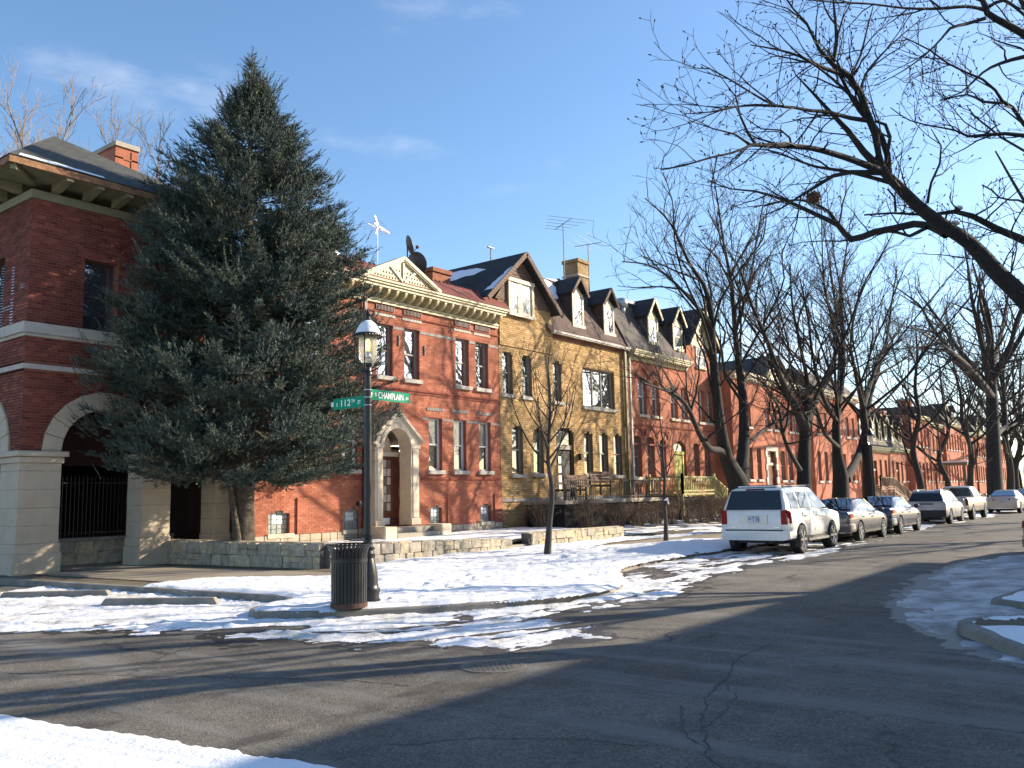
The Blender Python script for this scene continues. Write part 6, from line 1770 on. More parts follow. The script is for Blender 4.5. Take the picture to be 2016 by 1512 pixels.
D2=[(13.40,2.67,5.56,0.041),(13.57,2.94,5.53,0.035),(13.66,3.14,5.65,0.033),(13.64,3.32,5.70,0.023)]
D3=[(13.81,4.03,5.98,0.034),(13.91,4.18,6.25,0.028),(13.89,4.47,6.49,0.021),(13.96,4.85,6.63,0.014),(13.99,5.30,6.63,0.009)]
E1=[(12.34,2.93,6.15,0.039),(12.34,3.40,6.28,0.034),(12.39,3.65,6.30,0.028),(12.45,3.93,6.22,0.025),(12.59,4.24,6.17,0.019),(12.74,4.56,6.11,0.013),(12.87,4.89,6.11,0.008)]
F1=[(12.44,2.84,6.00,0.033),(12.39,3.18,6.18,0.027),(12.38,3.50,6.34,0.025),(12.32,3.87,6.48,0.019),(12.27,4.22,6.70,0.013),(12.25,4.53,6.88,0.006)]
G1=[(15.66,1.42,5.45,0.108),(15.20,1.66,5.57,0.093),(14.57,1.95,5.68,0.075),(14.12,2.18,5.81,0.061),(13.85,2.36,5.85,0.048),(13.59,2.54,5.79,0.035),(13.27,2.80,5.76,0.028),(12.87,2.99,5.72,0.022),(12.42,3.26,5.64,0.012)]
H1=[(14.86,1.14,6.99,0.055),(14.49,1.45,6.98,0.048),(14.20,1.67,6.98,0.038),(13.89,1.91,6.92,0.032),(13.65,2.07,6.87,0.025),(13.42,2.19,6.92,0.019),(13.14,2.39,6.94,0.014),(12.69,2.63,6.95,0.009),(12.31,2.78,7.05,0.006)]
H2=[(14.97,1.08,6.60,0.058),(14.74,1.30,6.99,0.049),(14.59,1.45,7.19,0.042),(14.35,1.55,7.40,0.039),(14.14,1.65,7.46,0.035),(13.95,1.70,7.57,0.028),(13.71,1.82,7.69,0.025),(13.46,1.97,7.74,0.022),(13.05,2.16,7.80,0.018),(12.79,2.30,7.92,0.014),(12.33,2.55,8.02,0.007)]
H3=[(14.14,1.65,7.43,0.022),(13.85,1.86,7.41,0.019),(13.49,2.00,7.43,0.014),(13.04,2.29,7.26,0.008)]
I1=[(15.85,0.90,8.35,0.103),(15.46,1.18,8.62,0.094),(15.14,1.38,8.84,0.085),(14.82,1.60,8.97,0.077),(14.54,1.78,9.08,0.067),(14.48,1.82,9.28,0.057),(14.41,1.85,9.55,0.047)]
I2=[(14.51,1.81,9.13,0.043),(14.13,1.98,9.08,0.036),(13.66,2.29,8.95,0.032),(13.15,2.63,8.85,0.025),(12.48,3.03,8.77,0.019),(11.88,3.33,8.63,0.012),(11.46,3.56,8.56,0.006)]
I3=[(14.52,1.82,9.00,0.030),(14.15,2.01,8.82,0.025),(13.78,2.19,8.65,0.021),(13.61,2.29,8.45,0.016),(13.39,2.47,8.18,0.013),(12.99,2.72,7.84,0.009),(12.56,3.02,7.54,0.006)]
I4=[(14.55,1.75,9.18,0.040),(14.79,1.57,9.33,0.037),(15.08,1.38,9.18,0.030),(15.50,1.21,9.01,0.017)]
I5=[(14.73,1.05,8.24,0.036),(14.50,1.35,8.20,0.032),(14.18,1.64,8.06,0.024),(13.92,1.84,7.88,0.018),(13.64,2.10,7.55,0.011),(13.35,2.34,7.41,0.006)]
J1=[(12.95,2.54,5.79,0.021),(13.06,2.49,6.11,0.018),(13.22,2.39,6.41,0.015),(13.32,2.37,6.70,0.011),(13.31,2.48,6.99,0.006)]
K1=[(13.00,2.98,5.77,0.019),(12.97,2.97,5.97,0.016),(12.70,2.99,6.03,0.012)]
STREET = 'bare street trees along the parkway'
def arcs(p, n_, seed, ln, r, lean=.55):
    """arching limbs that rise from a fork"""
    rr = random.Random(seed); out = []
    for i in range(n_):
        a = 6.283 * i / n_ + rr.uniform(-.4, .4); l_ = ln * rr.uniform(.75, 1.15); lo = lean * rr.uniform(.5, 1.25); r0 = r * rr.uniform(.7, 1.1); q = [(p[0], p[1], p[2] + rr.uniform(-.6, 1.2), r0)]
        for u in (.2, .4, .6, .8, 1.0):
            q.append((p[0] + math.cos(a) * l_ * lo * (u ** .8) + rr.gauss(0, .28), p[1] + math.sin(a) * l_ * lo * .8 * (u ** .8) + rr.gauss(0, .15), q[0][2] + l_ * u * (1.0 - .18 * u), r0 * (1 - .82 * u)))
        out.append(q)
    return out
LV = [dict(dens=2.3, t0=.30, length=(2.6, 5.4), ang=(18, 50), k=8, up=.12, wander=.13, rmax=.055, rmin=.016),
      dict(dens=2.3, t0=.10, length=(1.0, 2.5), ang=(20, 52), k=6, up=.12, wander=.15, rmax=.022, rmin=.010),
      dict(dens=2.9, t0=.08, length=(.6, 1.5), ang=(20, 55), k=5, up=.09, wander=.17, rmax=.012, rmin=.009),
      dict(dens=2.7, t0=.08, length=(.25, .7), ang=(22, 58), k=3, up=.08, wander=.2, rmax=.009, rmin=.007)]
def LVs(f): return [dict(lv, dens=lv['dens'] * f) for lv in LV]
tree('street_tree', 'big bare street tree with two tall stems behind the white wagon', (33.7, 14.5, .12), [[(33.55, 14.5, .05, .60), (33.6, 14.5, .4, .5)] + T1[1:], T1b, T1c, T1d, T1e, T1f] + arcs((35.3, 14.8, 6.0), 5, 311, 7.5, .07) + arcs((31.0, 14.1, 7.2), 4, 312, 6.5, .06), LVs(.64), 31, group=STREET)
tree('street_tree', 'bare street tree forking in a wide V, second from the yellow porch', (41.1, 14.5, .12), [[(41.0, 14.5, .05, .46)] + T2, T2b, T2c, T2d] + arcs((41.9, 14.5, 4.8), 6, 321, 9.5, .075, .75), LVs(.72), 32, group=STREET)
tree('street_tree', 'bare street tree with a thick low right fork behind the grey sedan', (46.6, 14.5, .12), [[(46.4, 14.5, .05, .55)] + T3, T3b, T3c, T3d] + arcs((47.2, 14.5, 5.6), 7, 331, 11, .08, .75), LVs(.68), 33, group=STREET)
tree('street_tree', 'slim dark street tree between the grey sedan and brown porch', (51.8, 14.5, .12), [[(51.75, 14.5, .05, .42)] + T4, T4b, T4c] + arcs((52.2, 14.5, 5.6), 7, 341, 11.5, .08, .8), LVs(.62), 34, group=STREET)
FLV = [dict(dens=.55, t0=.12, length=(4, 8), ang=(25, 55), k=6, up=.10, wander=.14, rmax=.1, rmin=.03),
       dict(dens=1.1, t0=.12, length=(1.6, 3.6), ang=(25, 60), k=5, up=.09, wander=.16, rmax=.04, rmin=.018),
       dict(dens=2.3, t0=.1, length=(.8, 2.0), ang=(25, 60), k=4, up=.08, wander=.18, rmax=.02, rmin=.012),
       dict(dens=1.7, t0=.1, length=(.5, 1.2), ang=(25, 60), k=3, up=.06, wander=.2, rmax=.012, rmin=.01)]
tree('street_tree', 'very thick straight bare tree at the far end of the street', (92.6, 14.5, .12), [[(92.4, 14.5, .05, .85)] + T5, T5b, T5c, T5d] + arcs((96, 14.5, 11), 9, 351, 15, .3, .6), FLV, 35, group=STREET)
def proc_stems(base, h, r, n_limb, spread, seed, fork=.3):
    rr = random.Random(seed); x, y, z = base
    tr = [(x, y, z - .1, r * 1.15)]
    for i in range(1, 7):
        f = i / 6; tr.append((x + rr.gauss(0, .02) * h, y + rr.gauss(0, .02) * h, z + h * f, r * (1 - .9 * f) + .01))
    out = [tr]
    for i in range(n_limb):
        f = fork + (.85 - fork) * i / n_limb; a = i * 2.4 + rr.uniform(-.4, .4); l_ = h * spread * (1.05 - f) * rr.uniform(.8, 1.2); rr0 = r * (1 - f) * .55 + .02
        k = min(5, int(f * 6)); g_ = f * 6 - k; p = [tr[k][q] * (1 - g_) + tr[min(k + 1, 6)][q] * g_ for q in range(3)]
        out.append([(p[0], p[1], p[2], rr0)] + [(p[0] + math.cos(a) * l_ * u * (1 - .25 * u), p[1] + math.sin(a) * l_ * u * (1 - .25 * u), p[2] + l_ * u * (.55 + .5 * u), rr0 * (1 - .85 * u)) for u in (.25, .5, .75, 1)])
    return out
GEN = tree('street_tree', 'bare far street tree beside the silver wagon', (66.0, 14.8, .12), proc_stems((66.0, 14.8, .1), 13, .28, 9, .62, 41), FLV, 42, group=STREET)
for (x, y, rz, sc, lab) in ((76.5, 15.3, 1.2, .9, 'bare far street tree left of the snowy porch roof'), (108, 15.5, 2.3, 1.5, 'tall bare tree beyond the thick straight tree'), (124, 17.0, 4.0, 1.6, 'hazy bare tree at the right edge behind the beige sedan'),
                           (140, 17.5, 5.2, 1.55, 'far bare tree closing the street at right'), (160, 21.5, .6, 1.7, 'farthest bare tree over the last rooftops'), (84.5, 15.2, 3.0, 1.1, 'bare far street tree before the paired chimneys')):
    copy_tree(GEN, lab, (x, y, .12), rz, sc)
copy_tree(GEN, 'bare kerb tree on the near side whose branch shadows cross the street', (24.5, -1.6, .12), 1.0, 1.05, 'bare trees on the near kerb')
copy_tree(GEN, 'bare kerb tree on the near side further along the street', (42, -1.5, .12), 2.6, 1.1, 'bare trees on the near kerb')
copy_tree(GEN, 'bare kerb tree on the near side, far along the street', (58, -1.5, .12), 4.1, 1.1, 'bare trees on the near kerb')

# background trees over the corner building roof
BLV = [dict(dens=1.3, t0=.1, length=(3, 6), ang=(12, 32), k=6, up=.2, wander=.1, rmax=.06, rmin=.028),
       dict(dens=1.8, t0=.1, length=(1.5, 3.2), ang=(12, 35), k=5, up=.2, wander=.12, rmax=.03, rmin=.02),
       dict(dens=2.0, t0=.1, length=(.7, 1.8), ang=(12, 40), k=4, up=.2, wander=.14, rmax=.018, rmin=.014),
       dict(dens=1.5, t0=.1, length=(.5, 1.2), ang=(12, 40), k=3, up=.15, wander=.14, rmax=.014, rmin=.012)]
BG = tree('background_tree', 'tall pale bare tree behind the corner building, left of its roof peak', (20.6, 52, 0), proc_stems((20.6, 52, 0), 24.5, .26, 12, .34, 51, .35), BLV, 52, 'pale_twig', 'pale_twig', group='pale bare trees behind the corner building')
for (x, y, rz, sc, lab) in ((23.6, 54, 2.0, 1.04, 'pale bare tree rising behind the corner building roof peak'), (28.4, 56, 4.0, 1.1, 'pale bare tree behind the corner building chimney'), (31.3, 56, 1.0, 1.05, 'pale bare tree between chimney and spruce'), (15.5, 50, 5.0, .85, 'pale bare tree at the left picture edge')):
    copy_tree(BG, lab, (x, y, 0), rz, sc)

# big overhanging tree, its trunk on the near kerb
Q0 = [(16.1, .65, 1.9, .35), (16.3, .6, 3.2, .28), (16.2, .8, 4.6, .22), (16.0, .9, 6.0, .18), (15.9, .9, 7.4, .14), (15.85, .9, 8.35, .11)]
G1 = [(16.15, .85, 4.8, .15)] + G1; H1 = [(15.95, .9, 6.4, .09)] + H1; H2 = [(16.0, .9, 6.0, .09)] + H2; I5 = [(15.88, .9, 7.8, .06)] + I5; I1 = [(15.88, .9, 7.9, .12)] + I1
G0 = [(16.42, .38, .05, .62)] + G0
X1 = [(16.3, .6, 3.0, .2), (17.2, -.3, 4.4, .14), (18.2, -1.0, 6.0, .09), (19.0, -1.5, 7.6, .04)]
X2 = [(16.1, .8, 5.2, .14), (16.8, -.6, 6.6, .1), (17.0, -1.8, 8.2, .06), (17.4, -2.8, 9.6, .03)]
X3 = [(15.85, .9, 8.2, .1), (15.6, .6, 9.6, .07), (15.7, .2, 11.0, .03)]
OLV = [dict(dens=3.6, t0=.25, length=(.6, 1.5), ang=(25, 60), k=6, up=.06, wander=.17, rmax=.016, rmin=.005),
       dict(dens=4.4, t0=.12, length=(.3, .8), ang=(25, 60), k=5, up=.07, wander=.2, rmax=.008, rmin=.004),
       dict(dens=5.2, t0=.1, length=(.10, .30), ang=(25, 65), k=3, up=.22, wander=.2, rmax=.004, rmin=.003)]
for i_ in range(len(G0)): G0[i_] = (*G0[i_][:3], G0[i_][3] * (.80 if i_ < 4 else (.74 if i_ < 10 else .82)))
S_ = .70
for Z_ in (G0, A1, A2, A2b, B1, C1, D1, D2, G1, H1, H2, I1, I2, I4, Q0):
    for i_ in range(len(Z_)): Z_[i_] = (*Z_[i_][:3], max(Z_[i_][3] * S_, min(Z_[i_][3], .012)))
OT = tree('overhanging_tree', 'large leaning bare tree whose budded limbs reach in from the right', (16.42, .38, .1), [G0, A1, A2, A2b, A3, A4, A5, A6, A7, B1, B2, B3, B4, C1, C2, D1, D2, D3, E1, F1, G1, H1, H2, H3, I1, I2, I3, I4, I5, J1, K1, Q0, X1, X2, X3], OLV, 61, buds=.05, step=.22)
for p, q, w in (((13.42, 2.2, 5.46), (13.22, 2.34, 5.6), .06), ((14.0, 2.26, 5.90), (13.82, 2.37, 5.92), .05)): o = MB(); o.ball(tuple((Vector(p) + Vector(q)) / 2), .09, 10, 6, (1.1, .7, .35)); o.build('branch_snow', 'snow', OT, smooth=True)
rr = random.Random(3); polys = []
for i in range(150):
    c = np.array([12.65, 4.02, 6.13]); a = np.array([rr.gauss(0, 1), rr.gauss(0, 1), rr.gauss(0, .8)]) ; a /= 1.25 * np.linalg.norm(a); b2 = np.cross(a, [rr.random(), rr.random(), rr.random()]); b2 /= np.linalg.norm(b2)
    polys.append((np.array([c + a * .085 * rr.uniform(.4, 1.1) + b2 * s for s in (-.09, 0, .09)]), np.array([.004, .005, .003]), 3))
V, F = tube_arrays(polys)
ns = np_part('squirrel_nest', V, F, 'nest_twigs'); tagp(ns, 'round brown nest of twigs on a limb of the overhanging tree', 'nest')

# young trees on the parkway
YLV = [dict(dens=3.0, t0=.2, length=(.5, 1.1), ang=(20, 42), k=5, up=.14, wander=.12, rmax=.011, rmin=.005), dict(dens=4.0, t0=.15, length=(.2, .55), ang=(20, 45), k=4, up=.12, wander=.14, rmax=.006, rmin=.004), dict(dens=3.0, t0=.15, length=(.12, .3), ang=(20, 45), k=3, up=.1, wander=.14, rmax=.004, rmin=.004)]
def young(label, base, top, r, fork, n_, ln, seed, group):
    rr = random.Random(seed); b_, tp = np.array(base), np.array(top)
    lead = [(*(b_ * (1 - f) + tp * f + np.array([rr.gauss(0, .03), rr.gauss(0, .03), 0]) * (0 < f < 1)), r * (1 - .85 * f)) for f in (0, .15, .3, .45, .6, .75, .9, 1)]
    lead[0] = (*base, r * 1.25); st_ = [lead]
    for i in range(n_):
        f = fork + (.8 - fork) * i / n_; p = b_ * (1 - f) + tp * f; a = i * 2.4; l_ = ln * (1.1 - .6 * i / n_) * rr.uniform(.8, 1.15); r0 = r * (1 - f) * .5 + .006
        st_.append([(p[0], p[1], p[2], r0)] + [(p[0] + math.cos(a) * l_ * u * .75 * (1 - .35 * u), p[1] + math.sin(a) * l_ * u * .75 * (1 - .35 * u), p[2] + l_ * u * (.6 + .45 * u), r0 * (1 - .8 * u)) for u in (.25, .5, .75, 1)])
    return tree('young_tree', label, base, st_, YLV, seed, 'young_bark', 'twig', group=group, step=.3)
YG = 'young trees on the snowy parkway'
young('young bare tree with upright branches before the tan house', (19.3, 13.87, .12), (19.75, 13.9, 5.95), .088, .40, 15, 2.3, 71, YG)
sp_ = young('thin leaning sapling with a white tie, left of the white wagon', (24.25, 12.9, .25), (24.25, 12.9, 4.6), .07, .42, 9, 1.4, 72, YG)
o = MB(); o.beam((24.17, 12.85, 1.55), (24.27, 12.82, 1.62), .10, .03); o.beam((24.27, 12.82, 1.6), (24.33, 12.8, 1.42), .05, .02); o.build('white_tie', 'white_plastic', sp_)

# shrubs
def shrub_mesh(seed, n_, h, rad, leafy=0.0):
    rr = random.Random(seed); polys = []
    for i in range(n_):
        a = rr.uniform(0, 6.283); r0 = rad * .35 * math.sqrt(rr.random()); r1 = rad * math.sqrt(rr.random()) ; hh = h * rr.uniform(.55, 1.05)
        b_ = np.array([math.cos(a) * r0, math.sin(a) * r0, 0]); e_ = np.array([math.cos(a + rr.gauss(0, .5)) * r1, math.sin(a + rr.gauss(0, .5)) * r1, hh])
        md = (b_ + e_) / 2 + np.array([rr.gauss(0, .1), rr.gauss(0, .1), h * .12])
        polys.append((np.array([b_, (b_ + md) / 2, md, (md + e_) / 2, e_]), np.array([.010, .009, .007, .006, .004]), 3))
        for j in range(7):
            f = rr.uniform(.35, 1); p = md * (1 - f) + e_ * f; d = np.array([rr.gauss(0, .22), rr.gauss(0, .22), rr.uniform(.0, .3)])
            polys.append((np.array([p, p + d * .5 + np.array([0, 0, .02]), p + d]), np.array([.005, .0045, .003]), 3))
    V, F = tube_arrays(polys)
    return V, F
SH = []
for k in range(3):
    V, F = shrub_mesh(200 + k, 62, 1.0, .75); SH.append(np_mesh('stems', V, F, 'shrub_twig'))
def shrub(x, y, z, s, h, k, label, group='bare shrubs before the houses'):
    t = thing('bare_shrub', label, 'shrub', (x, y, z), 0, group)
    o = link_mesh(SH[k % 3], 'stems', t); o.scale = (s, s, h); o.rotation_euler = (0, 0, k * 1.7)
shrub(28.3, 20.6, .45, 1.05, 1.0, 0, 'bare brown shrub at the left corner of the tan house')
shrub(29.8, 19.4, .40, 1.1, 1.15, 1, 'bare brown shrub right behind the young tree')
for i, x in enumerate((31.4, 32.9, 34.3)): shrub(x, 18.9 - .1 * i, .38, 1.05, .95, i + 2, ('bare shrub below the left end of the iron porch', 'bare shrub below the middle of the iron porch', 'bare shrub below the right end of the iron porch railing')[i])
for i, x in enumerate((35.6, 36.9, 38.1)): shrub(x, 18.6 - .2 * i, .33, 1.05, 1.15, i, ('bare brown shrub under the last window of the tan house', 'bare brown shrub before the olive downspout', 'bare brown shrub at the left corner of the mansard house')[i])
for i, x in enumerate((39.6, 40.9, 42.2, 43.5, 44.8, 46.0)): shrub(x, 18.4, .30, 1.0, 1.1, i + 1, ('first', 'second', 'third', 'fourth', 'fifth', 'sixth')[i] + ' bare hedge shrub from the left before the yellow porch')
for i, x in enumerate((48.5, 50.2, 52)): shrub(x, 18.6, .30, 1.1, .9, i, ('low bare shrub right of the yellow stairs', 'middle low bare shrub before the long red house', 'low bare shrub behind the grey sedan roof')[i])

# ---------------------------------------------------------------- blue spruce
SPX, SPY, SPZ = 14.3, 20.45, .45
sp_t = thing('spruce_tree', 'tall dark blue spruce hiding the gap between the brick buildings', 'tree', (SPX, SPY, SPZ))
rr = random.Random(81)
prof_z = [.6, 1.9, 2.4, 3.0, 4.0, 5.0, 6.3, 7.3, 8.4, 9.5, 10.4, 11.0, 11.5, 12.1, 12.7, 13.4, 14.2]
prof_r = [1.2, 2.5, 3.7, 4.0, 4.05, 3.95, 3.65, 3.35, 3.0, 2.6, 2.2, 1.8, 1.3, .85, .58, .36, .05]
def sp_rad(z): return float(np.interp(z, prof_z, prof_r))
branches = []; SB, SD, SL = [], [], []
z = 2.35
while z < 14.05:
    nb = 14 if z < 10 else 11
    for i in range(nb):
        a = rr.uniform(0, 6.283); zz = z + rr.uniform(-.3, .3); L_ = sp_rad(zz) * rr.choice((rr.uniform(.55, .9), rr.uniform(.8, 1.0), rr.uniform(.92, 1.07)))
        if zz < 3.2 and rr.random() < .35: L_ *= .7
        ca, sa = math.cos(a), math.sin(a); droop = .20 - .42 * max(0, min(1, (zz - 2.5) / 8.5))
        up_tip = .34 if zz < 11 else .5
        pts = []
        for u in np.linspace(0, 1, 7):
            pts.append(np.array([SPX + ca * L_ * u, SPY + sa * L_ * u, SPZ + zz - L_ * droop * u * (1.4 - .4 * u) + L_ * up_tip * max(0, u - .45) ** 1.5 * 1.2]))
        pts = np.array(pts); branches.append((pts, np.linspace(.035 * (1 - zz / 18) + .006, .006, 7), 4))
        n_ = int(L_ / .115)
        for q in range(n_):
            u = .30 + .70 * q / n_; j = min(5, int(u * 6)); f = u * 6 - j; p = pts[j] * (1 - f) + pts[j + 1] * f; tan = pts[j + 1] - pts[j]; tan = tan / np.linalg.norm(tan)
            sd = np.array([-sa, ca, 0]); w = (1.05 - u) * min(1.0, L_ * .3) + .12
            for s_ in (-1, 1):
                d = tan * .75 + sd * s_ * rr.uniform(.55, 1.0) + np.array([0, 0, rr.uniform(-.45, .55)]); d /= np.linalg.norm(d)
                l_ = w * rr.uniform(.6, 1.1); m_ = max(1, int(l_ / .15))
                for v in range(m_):
                    b_ = p + d * l_ * v / m_; dd = d + np.array([rr.gauss(0, .16), rr.gauss(0, .16), rr.gauss(.20, .2)])
                    SB.append(b_); SD.append(dd); SL.append(rr.uniform(.13, .22))
                    if rr.random() < .75:
                        d2 = d * .6 + tan * .5 + np.array([rr.gauss(0, .35), rr.gauss(0, .35), rr.gauss(.1, .3)]); SB.append(b_ + d * .05); SD.append(d2); SL.append(rr.uniform(.11, .19))
            if rr.random() < .9: SB.append(p); SD.append(tan + np.array([rr.gauss(0, .2), rr.gauss(0, .2), rr.uniform(.3, 1.2)])); SL.append(rr.uniform(.16, .28))
        SB.append(pts[-1]); SD.append(pts[-1] - pts[-2]); SL.append(.26)
    z += .27 if z < 10 else .22
for q in range(26): SB.append(np.array([SPX, SPY, SPZ + 13.3 + q * .04])); SD.append(np.array([rr.gauss(0, .4), rr.gauss(0, .4), 1.0])); SL.append(.25)
SB.append(np.array([SPX, SPY, SPZ + 14.2])); SD.append(np.array([0, 0, 1.0])); SL.append(.4)
# dense outer shell of clumped upward shoots
k_ = 0
cl = [(rr.uniform(0, 6.283), rr.uniform(2.2, 13.2), rr.uniform(.28, .62)) for q in range(330)]
for ca_, cz_, cr_2 in cl:
    Rz = sp_rad(cz_) * rr.uniform(.70, 1.04)
    nn_ = int(74 * cr_2 / .45)
    c_x, c_y = SPX + math.cos(ca_) * Rz, SPY + math.sin(ca_) * Rz
    for q in range(nn_):
        # a bough tip: points scattered in a flattened lump that leans outward
        v_ = np.array([rr.gauss(0, .40), rr.gauss(0, .40), rr.gauss(0, .30)]) * cr_2
        rad_out = np.array([math.cos(ca_), math.sin(ca_), 0])
        pt = np.array([c_x, c_y, SPZ + cz_]) + v_ - rad_out * max(0.0, v_ @ rad_out) * .45 - np.array([0, 0, .10]) * Rz * .3
        if math.hypot(pt[0] - SPX, pt[1] - SPY) > sp_rad(pt[2] - SPZ) * 1.06 + .05: continue
        dd = rad_out * rr.uniform(.45, .95) + np.array([rr.gauss(0, .38), rr.gauss(0, .38), rr.uniform(.15, .95)]) + v_ * .5 / cr_2
        SB.append(pt); SD.append(dd); SL.append(rr.uniform(.10, .19))
    for q in range(3):
        ro = np.array([math.cos(ca_ + rr.gauss(0, .12)), math.sin(ca_ + rr.gauss(0, .12)), 0]); p0 = np.array([c_x, c_y, SPZ + cz_ - .1]) + ro * cr_2 * .35 + np.array([rr.gauss(0, .15), rr.gauss(0, .15), rr.gauss(.1, .15)]); dd = ro * rr.uniform(.4, .9) + np.array([0, 0, rr.uniform(.5, 1.1)])
        for w_ in range(3): SB.append(p0 + dd * .1 * w_); SD.append(dd); SL.append(.22)
SB, SD, SL = np.array(SB), np.array(SD), np.array(SL)
SD /= np.linalg.norm(SD, axis=1, keepdims=True)
tipP = SB + SD * SL[:, None]
keep = ~((tipP[:, 1] > 21.85) & (tipP[:, 0] > 15.2)) & ~((tipP[:, 1] > 22.6)) & (tipP[:, 2] > .8)
SB, SD, SL = SB[keep], SD[keep], SL[keep]
NS = 11
n0 = len(SB); print('spruce shoots', n0)
ref = np.where(np.abs(SD[:, 2:3]) > .8, np.array([[1.0, 0, 0]]), np.array([[0, 0, 1.0]]))
A_ = np.cross(SD, ref); A_ /= np.linalg.norm(A_, axis=1, keepdims=True); B_ = np.cross(SD, A_)
ph = rng.uniform(0, 6.283, (n0, NS)); fr = (np.arange(NS) + rng.uniform(0, 1, (n0, NS))) / NS
rad = A_[:, None] * np.cos(ph)[..., None] + B_[:, None] * np.sin(ph)[..., None]
tng = -A_[:, None] * np.sin(ph)[..., None] + B_[:, None] * np.cos(ph)[..., None]
base = SB[:, None] + SD[:, None] * (fr * SL[:, None] * .85)[..., None]
nl = rng.uniform(.055, .085, (n0, NS, 1)); nd = SD[:, None] * .8 + rad * .62
tip = base + nd * nl
wv = tng * .0095
V = np.stack([base - wv, base + wv, tip], 2).reshape(-1, 3); F = np.arange(len(V)).reshape(-1, 3)
np_part('foliage', V, F, 'spruce_needles', sp_t)
V, F = tube_arrays(branches); np_part('branches', V, F, 'spruce_bark', sp_t, kind='stuff')
tk = [(np.array([[SPX + .02, SPY, .3], [SPX, SPY, 1.0], [SPX, SPY, 2.6], [SPX, SPY, 6], [SPX, SPY, 10], [SPX, SPY, 14]]), np.array([.36, .30, .27, .2, .11, .02]), 14),
      (np.array([[SPX - .18, SPY - .1, .35], [SPX - .28, SPY - .14, .9], [SPX - .42, SPY - .1, 1.7], [SPX - .52, SPY, 2.7]]), np.array([.16, .10, .085, .06]), 10)]
V, F = tube_arrays([(p, r, n_) for p, r, n_ in tk]); np_part('trunk', V, F, 'spruce_bark', sp_t, smooth=True)
# ================================================================ STREET FURNITURE
LPX, LPY = 9.83, 10.66
lp = thing('street_lamp', 'black lamp post with lit lantern capped with snow', 'street lamp', (LPX, LPY, .13))
o = MB(); prof = [(.20, 0), (.21, .02), (.21, .05), (.185, .07), (.185, .16), (.20, .18), (.20, .22), (.175, .25), (.165, .30), (.16, .42), (.135, .58), (.11, .68), (.10, .72), (.125, .74), (.125, .77), (.10, .79), (.09, .84), (.115, .86), (.115, .885), (.085, .9), (.075, .95), (.072, 1.02), (.10, 1.04), (.10, 1.07), (.072, 1.09), (.068, 1.3)]
o.lathe((LPX, LPY, .13), prof, 24); o.build('base', 'black_iron', lp, smooth=True, sharp=35)
o = MB(); o.lathe((LPX, LPY, 0), [(.068, 1.42), (.062, 2.5), (.056, 3.84), (.075, 3.86), (.075, 3.9), (.06, 3.92), (.06, 3.99), (.095, 4.0), (.095, 4.05)], 20); o.build('post', 'black_iron', lp, smooth=True, sharp=40)
LZ = 4.06
o = MB(); o.lathe((LPX, LPY, LZ), [(.095, 0), (.11, .01), (.135, .05), (.15, .11), (.152, .42), (.15, .46)], 24)
m, n, l, b = new_mat('lantern_glass')
b.inputs['Base Color'].default_value = (.95, .93, .8, 1); b.inputs['Roughness'].default_value = .25; b.inputs['Transmission Weight'].default_value = .55; b.inputs['IOR'].default_value = 1.15; b.inputs['Alpha'].default_value = .62
o.build('lantern_glass', 'lantern_glass', lp, smooth=True)
m, n, l, b = new_mat('lamp_glow'); b.inputs['Base Color'].default_value = (.9, .85, .3, 1); b.inputs['Emission Color'].default_value = (1.0, .82, .18, 1); b.inputs['Emission Strength'].default_value = 2.2
o = MB(); o.lathe((LPX, LPY, LZ + .2), [(.0, 0), (.03, .005), (.034, .05), (.034, .17), (.02, .2), (0, .205)], 14); o.build('bulb', 'lamp_glow', lp, smooth=True)
o = MB(); o.lathe((LPX, LPY, LZ + .1), [(.05, 0), (.055, .03), (.03, .06), (.03, .1), (.0, .1)], 14); o.build('socket', 'chrome', lp, smooth=True)
o = MB(); o.lathe((LPX, LPY, LZ + .46), [(.15, -.01), (.235, -.015), (.24, .0), (.235, .03), (.19, .045), (.165, .07), (.14, .13), (.105, .19), (.06, .235), (.055, .26), (.07, .27), (.07, .285), (.045, .3), (.04, .34), (.055, .36), (.03, .4), (.012, .44), (.0, .5)], 28)
for k in range(28):
    a = 2 * math.pi * k / 28; o.ball((LPX + .235 * math.cos(a), LPY + .235 * math.sin(a), LZ + .452), .026, 6, 4)
o.build('lantern_cap', 'black_iron', lp, smooth=True, sharp=50)
o = MB(); o.lathe((LPX, LPY, LZ + .47), [(.215, .018), (.212, .04), (.195, .075), (.175, .12), (.145, .175), (.11, .215), (.06, .255), (.05, .25)], 28); o.build('cap_snow', 'snow', lp, smooth=True)
o = MB()
for k in range(4):
    a = math.pi / 4 + k * math.pi / 2 - .2; ca, sa = math.cos(a), math.sin(a)
    pr = [(.225, .46), (.222, .2), (.222, .02), (.21, -.05), (.17, -.10), (.11, -.125), (.06, -.13)]
    for (r0, z0), (r1, z1) in zip(pr[:-1], pr[1:]): o.tube((LPX + ca * r0, LPY + sa * r0, LZ + z0), (LPX + ca * r1, LPY + sa * r1, LZ + z1), .011, n=6)
o.build('lantern_cage', 'black_iron', lp, smooth=True)
for z in (3.60, 3.475, 3.345):
    o = MB(); o.lathe((LPX, LPY, z), [(.0645, 0), (.0645, .012)], 20); o.build('steel_band', 'galvanised', lp)
